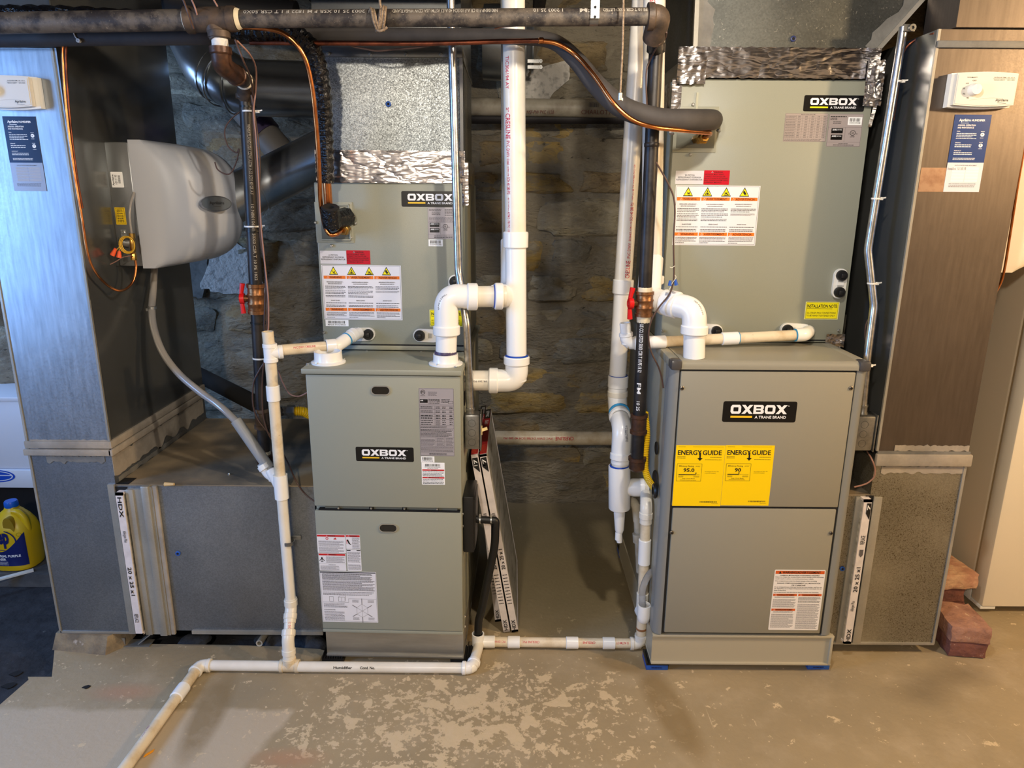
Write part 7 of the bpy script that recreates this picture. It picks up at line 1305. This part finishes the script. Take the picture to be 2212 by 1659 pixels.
# ================================================================ FLOOR ITEMS
def brickmat(name, a, b_, c): return mat(name, a, .85, n1=(14, b_, .42, .62, 8), n2=(40, c, .62, .72, 8), bump=(60, .8, .006))
BR = [brickmat('orange_red_brick', s(166, 124, 104), s(136, 98, 84), s(206, 176, 146)), brickmat('dark_red_brick', s(120, 76, 66), s(96, 62, 58), s(170, 144, 130)), brickmat('pink_brick', s(176, 130, 106), s(200, 164, 132), s(216, 184, 146))]
def brick(c, sx, sy, sz, rot, m, lbl, seed, grp='loose old bricks'):
    bm = bmesh.new(); bmesh.ops.create_cube(bm, size=1); bmesh.ops.subdivide_edges(bm, edges=bm.edges[:], cuts=5, use_grid_fill=True)
    for v_ in bm.verts:
        q = V((v_.co.x*sx, v_.co.y*sy, v_.co.z*sz)); ed = sum(abs(k) > .49 for k in v_.co[:]); n_ = noise.noise_vector(q*28+V((seed, 0, 0)))*.005*(1.5 if ed >= 2 else .5); q += V((n_.x, n_.y, n_.z*.4))
        if ed >= 2: q -= V((math.copysign(.003, q.x)*(abs(v_.co.x) > .49), math.copysign(.003, q.y)*(abs(v_.co.y) > .49), math.copysign(.0015, q.z)*(abs(v_.co.z) > .49)))
        v_.co = Matrix.Rotation(rot, 3, 'Z') @ q+V(c)
    bm.verts.ensure_lookup_table(); mb = MB(m).add([v_.co[:] for v_ in bm.verts], [[v_.index for v_ in f.verts] for f in bm.faces], False); bm.free(); return solo('brick', mb, lbl, 'brick', grp)
hb = .057; hf = .082
brick((1.478, 2.055, hb/2+.002), .118, .145, hb, -.12, BR[1], 'dark red brick at the bottom of the front stack by the right duct', 1)
brick((1.476, 2.052, hb*1.5+.001), .124, .150, hb, -.12, BR[0], 'orange red brick on top of the front stack by the right duct', 2)
brick((1.548, 2.285, .028), .10, .14, .056, .05, BR[1], 'dark brick lowest in the rear stack beside the refrigerator', 3)
brick((1.545, 2.285, .086), .098, .14, .058, .05, BR[1], 'dark brick in the middle of the rear stack beside the refrigerator', 4)
brick((1.552, 2.28, .145), .135, .155, .057, .10, BR[2], 'pinkish brick on top of the rear stack beside the refrigerator', 5)
lb = MB(mat('weathered_block', s(150, 134, 108), .85, n1=(16, s(116, 104, 88), .4, .62, 8), n2=(9, s(186, 174, 160), .62, .66, 8), bump=(50, .8, .006)))
tp = [V((-1.462, 2.0, .056)), V((-1.278, 2.0, .056)), V((-1.262, 2.11, .056)), V((-1.462, 2.11, .056))]; bt = [V((-1.475, 1.990, 0)), V((-1.292, 1.968, 0)), V((-1.256, 2.02, 0)), V((-1.256, 2.14, 0)), V((-1.475, 2.14, 0))]
lb.add([(-1.462, 2.0, .057), (-1.288, 1.985, .055), (-1.262, 2.03, .055), (-1.262, 2.14, .056), (-1.462, 2.14, .057), (-1.478, 1.992, 0), (-1.292, 1.966, 0), (-1.250, 2.018, 0), (-1.250, 2.14, 0), (-1.478, 2.14, 0)], [(0, 1, 2, 3, 4), (5, 9, 8, 7, 6), (0, 5, 6, 1), (1, 6, 7, 2), (2, 7, 8, 3), (3, 8, 9, 4), (4, 9, 5, 0)], False); solo('support_block', lb, 'weathered tan block wedged under the left return duct', 'block')
mb = MB(mat('zinc_bracket', s(168, 166, 158), .4, .7)); q = P(285, 1392, Z=.004); mb.box((q.x-.045, q.y-.01, 0.001), (q.x+.06, q.y+.03, .003)); mb.obox(q+V((.045, .01, .022)), V((.022, 0, .018)), V((0, .016, 0)), V((-.001, 0, .001))); mb.obox(q+V((-.03, -.004, .014)), V((.012, 0, 0)), V((0, .001, 0)), V((0, 0, .012))); solo('metal_bracket', mb, 'bent zinc bracket on the floor below the left filter slot', 'bracket')
mb = MB(PVC_GREY); q = P(560, 1390, Z=.012); mb.lathe(q, (0, -1, .1), [(-.06, .011), (0, .011), (0, .007), (-.05, .007)], 18); solo('pipe_offcut', mb, 'small grey pipe end poking out under the left floor plenum', 'pipe')
solo('wire_nut', MB(TANP).tube([P(356, 1046, Z=.580), P(376, 1046, Z=.581)], [.0065, .0042], 12), 'tan wire nut lying on the dusty plenum top', 'wire nut')
q0, q1 = P(312, 1634, Z=.002), P(332, 1622, Z=.002); solo('plastic_scrap', MB(mat('orange_plastic', s(240, 160, 30), .4)).obox((q0+q1)/2+V((0, 0, .0015)), (q1-q0)/2, V((.0, .004, 0)), V((0, 0, .0015))), 'bright orange plastic scrap on the floor beside the drain pipe', 'scrap')
for i, (px, py, r) in enumerate(((187, 1485, .012), (35, 1456, .02), (20, 1482, .022))): q_ = P(px, py, Z=-.055 if i else 0); mb = MB(DARK).prism([q_+V((r*(1.1 if k % 2 else .75)*math.cos(k*.7), r*.7*math.sin(k*.7)*(1 if k % 3 else .7), .0005)) for k in range(9)], (0, 0, .002)); solo('debris_flake', mb, ('small dark flake on the slab left of the drain coupling', 'dark round flake on the old floor beside the slab step', 'larger dark flake on the old floor near the left edge')[i], 'debris')
# pads
def pad(x, y, z0, h, m, lbl, rib=True):
    t = thing('vibration_pad', lbl, 'pad', (x, y, z0), 'vibration pads'); mb = MB(m).box((x-.034, y-.034, z0), (x+.034, y+.034, z0+h*.62), .0015); obj('base', mb, t)
    rb = MB(BLACK).box((x-.034, y-.034, z0+h*.62), (x+.034, y+.034, z0+h*.78)); [rb.box((x-.034+i*.0076, y-.033, z0+h*.78), (x-.030+i*.0076, y+.033, z0+h)) for i in range(9)]; obj('ribbed_top', rb, t, 'ribbed black rubber top')
    if m is not BLACK: mb = MB(INK); c = Card(mb, V((x-.02, y-.0345, z0+h*.5)), (.04, 0, 0), (0, 0, -h*.35), 40, 8, (0, -1, 0)); c.fine(2, 1, 36, 7, 1, mat('dark_blue_print', s(16, 30, 80), .5)); obj('print', mb, t)
a = P(1417, 1440, Z=.01); pad(a.x+.003, a.y+.030, .0, .028, BLUEP, 'blue rubber pad under the front left corner of the right furnace'); a = P(1768, 1440, Z=.01); pad(a.x, a.y+.032, .0, .028, BLUEP, 'blue rubber pad under the front right corner of the right furnace')
a = P(1340, 1196, Z=.012); pad(a.x+.028, a.y+.02, 0, .028, BLUEP, 'blue rubber pad under the rear of the right furnace'); a = P(718, 1428, Z=.01); pad(a.x, a.y+.036, 0, .0215, BLACK, 'black ribbed pad under the left furnace front left corner'); a = P(1000, 1428, Z=.01); pad(a.x-.006, a.y+.034, 0, .0215, BLACK, 'black ribbed pad under the left furnace front right corner')
# ---------------------------------------------------------------- jug
t = thing('cleaner_jug', 'yellow degreaser jug with a blue cap at the left edge', 'jug', (-1.955, 2.54, 0)); jx, jy = -1.948, 2.54
cap_c = P(26, 1080, Y=jy); mb = MB(JUGY); R_ = .083
def sq(rx, ry, z, dx=0, n=24, e=.7): return [(jx+dx+rx*math.copysign(abs(math.cos(a))**e, math.cos(a)), jy+ry*math.copysign(abs(math.sin(a))**e, math.sin(a)), z) for a in [2*math.pi*i/n for i in range(n)]]
lv = [(.070, .058, 0), (.080, .066, .006), (.084, .069, .03), (.085, .069, .115), (.085, .069, .150), (.074, .062, .180), (.056, .048, .208), (.034, .032, .232), (.024, .024, .240), (.021, .021, .252)]; vs = []
for rx, ry, z in lv: vs += sq(rx, ry, z, -.0 if z < .15 else .008*(z-.15)/.1)
n = 24; mb.add(vs, [(j*n+i, j*n+(i+1) % n, (j+1)*n+(i+1) % n, (j+1)*n+i) for j in range(len(lv)-1) for i in range(n)]+[list(range(n))], True); obj('body', mb, t)
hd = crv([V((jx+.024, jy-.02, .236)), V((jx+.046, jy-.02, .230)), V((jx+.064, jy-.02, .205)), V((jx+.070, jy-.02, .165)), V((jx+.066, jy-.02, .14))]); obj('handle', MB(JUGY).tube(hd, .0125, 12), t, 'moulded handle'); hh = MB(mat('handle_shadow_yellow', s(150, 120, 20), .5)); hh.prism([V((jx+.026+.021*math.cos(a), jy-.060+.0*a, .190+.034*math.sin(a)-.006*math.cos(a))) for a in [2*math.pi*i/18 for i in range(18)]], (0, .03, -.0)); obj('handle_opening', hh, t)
obj('cap', MB(JUGB).lathe((jx+.008, jy, .248), (0, 0, 1), [(0, .0235), (.004, .0245), (.020, .0235), (.024, .021), (.024, 0)], 24), t, 'blue screw cap')
class Wrap(Card):
    def at(self, x, y, l=0):
        q = self.o+self.u*x+self.d*y; k = min(abs((q.x-jx)/.0865), .999); return V((q.x, jy-.0697*(1-k**2.857)**.35-.0006-l*.00012, q.z))
mb = MB(NAVY); c = Wrap(mb, V((jx-.082, jy, .180)), (.164, 0, 0), (0, 0, -.160), 164, 160, (0, -1, 0)); ytop = lambda x: 100-.12*x if x < 70 else 91.6-((x-70)/86)**1.6*76
for x in range(6, 156, 3): c.poly([(x, ytop(x)), (x+3, ytop(x+3)), (x+3, 152), (x, 152)], NAVY, 1)
c.text(40, 108, 12, 78, 'zep', NAVY, .05, 3); c.line(46, 84, 86, 84, 3, NAVY, 3)
for k in range(14): a0, a1 = -1.35+k*.19, -1.35+(k+1)*.19; c.line(84+46*math.cos(a0), 48+44*math.sin(a0), 84+46*math.cos(a1), 48+44*math.sin(a1), 4.5, NAVY, 2)
c.text(16, 138, 104, 114, 'INDUSTRIAL PURPLE', INK_W, .03, 5); c.text(16, 84, 118, 128, 'DEGREASER', INK_W, .03, 5); c.fine(16, 132, 92, 148, 4, INK_W, 2, ht=.3); c.ring(142, 22, 7, .8, mat('brown_print', s(90, 74, 20), .5))
obj('jug_label', mb, t, 'navy and yellow jug label reading zep INDUSTRIAL PURPLE DEGREASER')
mb = MB(WHITEP); q = P(25, 1244, Z=.004); mb.obox(q, V((.055, .045, 0)), V((-.006, .008, 0)), V((0, 0, .003))); solo('plastic_strip', mb, 'white plastic strip lying under the yellow jug', 'strip')
# white appliance behind it
t = thing('water_softener', 'white boxy appliance with a blue oval emblem behind the left duct', 'appliance', (-2.2, 2.9, .2)); a, b_ = P(0, 857, Y=2.75), P(52, 1053, Y=2.75); zm = P(10, 1013, Y=2.75).z; zt_ = P(10, 868, Y=2.75).z
obj('body', MB(APPL).box((-2.75, 2.752, zm), (-1.80, 3.05, zt_), .006), t); obj('lid', MB(APPL).box((-2.76, 2.745, zt_), (-1.79, 3.06, a.z), .004), t); mb = MB(APPL).box((-2.755, 2.744, b_.z), (-1.795, 3.05, zm-.002), .004)
obj('lower_panel', mb, t); mb = MB(JUGB); c = Card(mb, P(-50, 1014, Y=2.743), (.155, 0, 0), (0, 0, -.058), 90, 34, (0, -1, 0)); c.disc(45, 17, 16, mat('emblem_blue', s(20, 70, 190), .4), 2, ry=16) if False else None
c.poly([(45+44*math.cos(i*.2094), 17+16*math.sin(i*.2094)) for i in range(30)], mat('emblem_blue', s(24, 80, 200), .4), 2); c.poly([(45+39*math.cos(i*.2094), 17+13*math.sin(i*.2094)) for i in range(30)], APPL, 3); c.poly([(45+36*math.cos(i*.2094), 17+11*math.sin(i*.2094)) for i in range(30)], mat('emblem_blue', s(24, 80, 200), .4), 4); c.line(50, 15, 82, 15, 2.5, APPL, 5); obj('emblem', mb, t, 'blue oval emblem')
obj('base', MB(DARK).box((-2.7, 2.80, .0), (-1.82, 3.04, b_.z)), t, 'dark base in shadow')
solo('timber_board', MB(WOODB).box((-2.42, 3.02, .98), (-1.93, 3.10, 1.42)), 'brown timber board against the wall above the white appliance', 'board')
mb = MB(ST[1]); vs = []; q = V((-2.25, 3.06, .70))
for j in range(9):
    for i in range(14): a, e = 2*math.pi*i/14, -math.pi/2+math.pi*j/8; d = V((math.cos(a)*math.cos(e)*.26, math.sin(a)*math.cos(e)*.12, math.sin(e)*.16)); vs.append(q+d*(1+.15*noise.noise(d*9)))
mb.add(vs, [(j*14+i, j*14+(i+1) % 14, (j+1)*14+(i+1) % 14, (j+1)*14+i) for j in range(8) for i in range(14)], True); mb.nomerge = True; struct('wall_boulder', mb)
# ---------------------------------------------------------------- refrigerator
t = thing('refrigerator', 'almond upright refrigerator at the right edge beyond the bricks', 'refrigerator', (2.05, 2.6, 0)); fx0 = 1.675
obj('body', MB(FRIDGE).box((fx0, 2.315, .022), (2.40, 3.0, 1.72), .004), t); obj('door_gasket', MB(mat('tan_gasket', s(170, 150, 116), .6)).box((fx0+.006, 2.300, .06), (2.395, 2.315, 1.70)), t)
obj('door', MB(mat('almond_door', s(232, 220, 198), .42, bump=(300, .15, .001))).box((fx0-.002, 2.235, .03), (2.40, 2.300, 1.72), .006), t, 'lit door edge'); mb = MB(WHITEP).box((fx0-.003, 2.24, .018), (fx0+.05, 2.34, .030), .001).box((fx0-.004, 2.30, .018), (fx0-.001, 2.35, .07), .001); obj('hinge_bracket', mb, t); mb = MB(SCREW); screw(mb, (fx0-.004, 2.325, .045), (-1, 0, 0), .005); screw(mb, (fx0-.001, 2.33, .085), (-1, 0, 0), .003); obj('screw', mb, t)
[obj('foot', MB(BLACK).lathe((x, y, 0), (0, 0, 1), [(0, 0), (0, .018), (.024, .015)], 12), t) for x, y in ((fx0+.05, 2.36), (2.35, 2.36), (fx0+.05, 2.95), (2.35, 2.95))]
# ================================================================ WIRES, TWINE, STRAPS
def wire(pts, Y, r, m, lbl, grp=None, cat='wire', name='low_voltage_wire'): return solo(name, MB(m).tube(crv(W(pts, Y), 5), r, 7), lbl, cat, grp)
G = 'low voltage wires'
wire([(508, 86, 1.84), (525, 130, 1.84), (540, 165, 1.95), (547, 205, 2.07), (546, 240), (551, 330), (557, 430), (563, 520), (572, 570), (577, 640), (576, 700), (575, 750), (568, 800), (566, 850), (569, 900), (581, 940), (600, 962)], 2.066, .0024, WIRE_BR, 'brown wire running down the right of the left gas pipe', G)
wire([(512, 88, 1.86), (540, 118, 1.9), (553, 150, 2.0), (552, 200, 2.07), (548, 240), (553, 300), (559, 400), (564, 490), (571, 560), (579, 640), (580, 700), (578, 722)], 2.058, .0022, WIRE_PK, 'faded pink wire arcing from the gas tee down to the drain stub', G)
wire([(542, 200, 2.07), (552, 260), (561, 340), (560, 440), (566, 520), (574, 600), (571, 700), (574, 770), (560, 800), (548, 826), (546, 870), (556, 905), (580, 935), (600, 960), (622, 1000, 2.04), (640, 1040, 1.985), (660, 1068, 1.985), (684, 1086, 1.975)], 2.07, .0024, WIRE_BR, 'brown wire looping left of the gas tee then to the left furnace', G)
wire([(601, 800), (610, 825), (625, 850), (645, 856), (664, 848)], 2.06, .0022, WIRE_PK, 'pink wire drooping behind the riser toward the left furnace', G)
wire([(525, 235), (495, 262), (485, 285), (492, 315), (510, 330), (516, 322), (512, 345), (500, 372), (487, 376), (470, 366), (464, 350)], 2.12, .002, WIRE_BR, 'dark wire hanging from the gas pipe to the humidifier', G)
wire([(396, 0, 1.79), (405, 24, 1.79), (418, 62, 1.81)], 1.79, .0024, WIRE_BR, 'brown wire crossing the gas main left of its tee', G); wire([(412, -5, 1.82), (423, 22, 1.82), (432, 60, 1.84)], 1.80, .002, WIRE_PK, 'pink wire beside the iron tee at the top', G)
wire([(457, -8, 1.8), (470, 14, 1.81)], 1.8, .002, WIRE_PK, 'short pink wire tail above the iron tee', G)
wire([(1440, 70, 1.86), (1436, 84), (1420, 100), (1408, 122, 1.96), (1397, 150, 1.97), (1396, 190, 1.97), (1398, 240, 1.975)], 1.885, .0022, WIRE_BR, 'brown wire curling round the right gas drop near its top', G)
wire([(1417, 350), (1430, 372), (1444, 398), (1455, 425), (1458, 460), (1455, 520), (1456, 590), (1452, 620), (1443, 640), (1425, 662), (1408, 690), (1401, 722), (1406, 758), (1422, 792), (1429, 815), (1433, 838)], 1.96, .0024, WIRE_BR, 'brown wire dangling in front of the right coil warning sheet', G)
for a, b_, k in (((1459, 604), (1461, 616), 0), ((1448, 606), (1447, 617), 1)): solo('wire_nut', MB(BLUEP).tube(W([a, b_], 1.955), [.0035, .0055], 10), 'blue wire nut on the dangling wire, ' + ('right one' if k == 0 else 'left one'), 'wire nut', 'blue wire nuts')
solo('wire_strand', MB(mat('white_strand', s(226, 220, 200), .5)).tube(crv(W([(1458, 594), (1460, 600), (1452, 612), (1446, 625), (1441, 632)], 1.953)), .0009, 6).tube(crv(W([(1447, 577), (1452, 578), (1458, 574)], 1.95)), .0009, 6), 'thin white strands twisted at the blue wire nuts', 'wire', G)
wire([(752, 95, 1.99), (765, 101), (790, 106), (815, 110), (850, 107), (900, 103), (935, 97)], 2.0, .0024, WIRE_BR, 'brown wire sagging below the long copper tube', G)
wire([(1873, 975, 2.04), (1883, 992), (1890, 1012), (1888, 1030), (1876, 1042), (1862, 1048), (1845, 1052)], 1.985, .0024, WIRE_PK, 'brown wire looping below the right switch box', G)
wire([(1068, 62, 1.89), (1110, 56, 1.90), (1300, 53, 1.92), (1340, 54, 1.92)], 1.9, .002, WIRE_PK, 'pink wire tucked under the gas main right of centre', G)
wire([(1875, 690, 2.08), (1870, 705), (1869, 730), (1873, 755)], 2.08, .002, WIRE_BR, 'brown wire peeking out left of the right conduit bend', G)
# cable tie tail
solo('cable_tie', MB(TIEW).tube(W([(158, 69, 1.95), (163, 80, 1.95), (170, 87, 1.95)], 1.95), [.0015, .0016, .0018], 6).lathe(P(170, 88, Y=1.95), (0, -1, 0), [(-.004, .001), (-.004, .005), (.004, .005), (.004, .001)], 10), 'loose white cable tie end under the gas main at the left', 'cable tie')
# twine knotted around the gas main
t = thing('cord_binding', 'tan fabric cord wound around the gas main', 'cord', tuple(P(820, 40, Y=1.8))); mb = MB(TWINE)
def loopy(x0, x1, y0, y1): mb.tube(crv([P(x0, y0, Y=1.845), P(x0+(x1-x0)*.25, y0+8, Y=1.822), P((x0+x1)/2, (y0+y1)/2, Y=1.820), P(x1, y1-6, Y=1.83), P(x1+1, y1+1, Y=1.845)]), .0036, 8)
for a in ((800, 813, 18, 66), (806, 818, 20, 66), (823, 818, 16, 66), (828, 821, 14, 65), (833, 828, 16, 64)): loopy(*a)
mb.tube(crv(W([(820, -10, 1.83), (821, 8, 1.83), (823, 20, 1.83)], 1.83)), .003, 8); mb.tube(crv(W([(812, 63, 1.835), (820, 67, 1.83), (832, 62, 1.83), (836, 58, 1.83)], 1.83)), .003, 8); obj('cord_wrap', mb, t)
t = thing('pull_cord', 'knotted pull cord hanging with a metal tip in front of the foam line', 'cord', tuple(P(1343, 60, Y=1.78))); obj('cord_run', MB(TWINE).tube(crv(W([(1347, -12), (1346, 60), (1344, 120), (1340, 200)], 1.80)), .0024, 8), t); obj('tip', MB(SCREW).lathe(P(1340, 201, Y=1.80), (0, 0, -1), [(0, .002), (0, .0052), (.010, .0052), (.016, .0046), (.016, 0)], 10).obox(P(1343, 214, Y=1.8), V((.003, 0, -.001)), V((0, .002, 0)), V((0, 0, .003))), t, 'silver cord tip')
# perforated hanger strap
t = thing('hanger_strap', 'perforated galvanized strap holding up the gas main', 'strap', tuple(P(1286, 30, Y=1.82))); a = P(1277, 0, Y=1.822); b_ = P(1296, 0, Y=1.822); ztop = 2.10; zb_ = P(1286, 52, Y=1.825).z; mb = MB(BOXM); mb.box((a.x, 1.8235, zb_+.012), (b_.x, 1.8250, ztop)); cy = P(1286, 35, Y=1.85)
pr = [V((a.x, cy.y-(r2+.002)*math.cos(q), cy.z-(r2+.002)*math.sin(q))) for q in [-.4+i*.22 for i in range(10)]]; n = len(pr); mb.add(pr+[q+V((b_.x-a.x, 0, 0)) for q in pr], [(i, i+1, n+i+1, n+i) for i in range(n-1)], True); obj('band', mb, t)
mb = MB(DARK)
for z in (P(1286, 15, Y=1.822).z, P(1286, 36, Y=1.822).z, P(1286, -10, Y=1.822).z): mb.lathe(((a.x+b_.x)/2, 1.8233, z), (0, -1, 0), [(0, .0032), (.0004, .0032), (.0004, 0)], 12)
obj('hole', mb, t)
# clamp that holds the riser to the plenum
t = thing('pipe_clamp', 'zinc pipe clamp holding the left drain riser to the plenum', 'clamp', tuple(P(625, 1170, Y=1.985))); q = f_b = P(624, 1172, Y=1.971); mb = MB(BOXM).lathe(q-V((0, 0, .006)), (0, 0, 1), [(0, DR), (.001, DR*1.12), (.011, DR*1.12), (.012, DR)], 18).box((q.x-.034, 1.996, q.z-.004), (q.x+.03, 1.999, q.z+.010), .001); obj('band', mb, t); mb = MB(SCREW); screw(mb, (q.x-.026, 1.996, q.z+.004), (0, -1, 0), .0045); obj('screw', mb, t)
# dark beams seen at the top
solo('flex_duct', MB(INSUL).tube(crv([P(300, -10, Y=2.74), P(420, 6, Y=2.74), P(520, 20, Y=2.74), P(640, 36, Y=2.74)]), .05, 16), 'dark flexible duct under the joists behind the gas main at the left', 'duct')
for o in list(bpy.data.objects):
    for k in ('_o',):
        if k in o: del o[k]
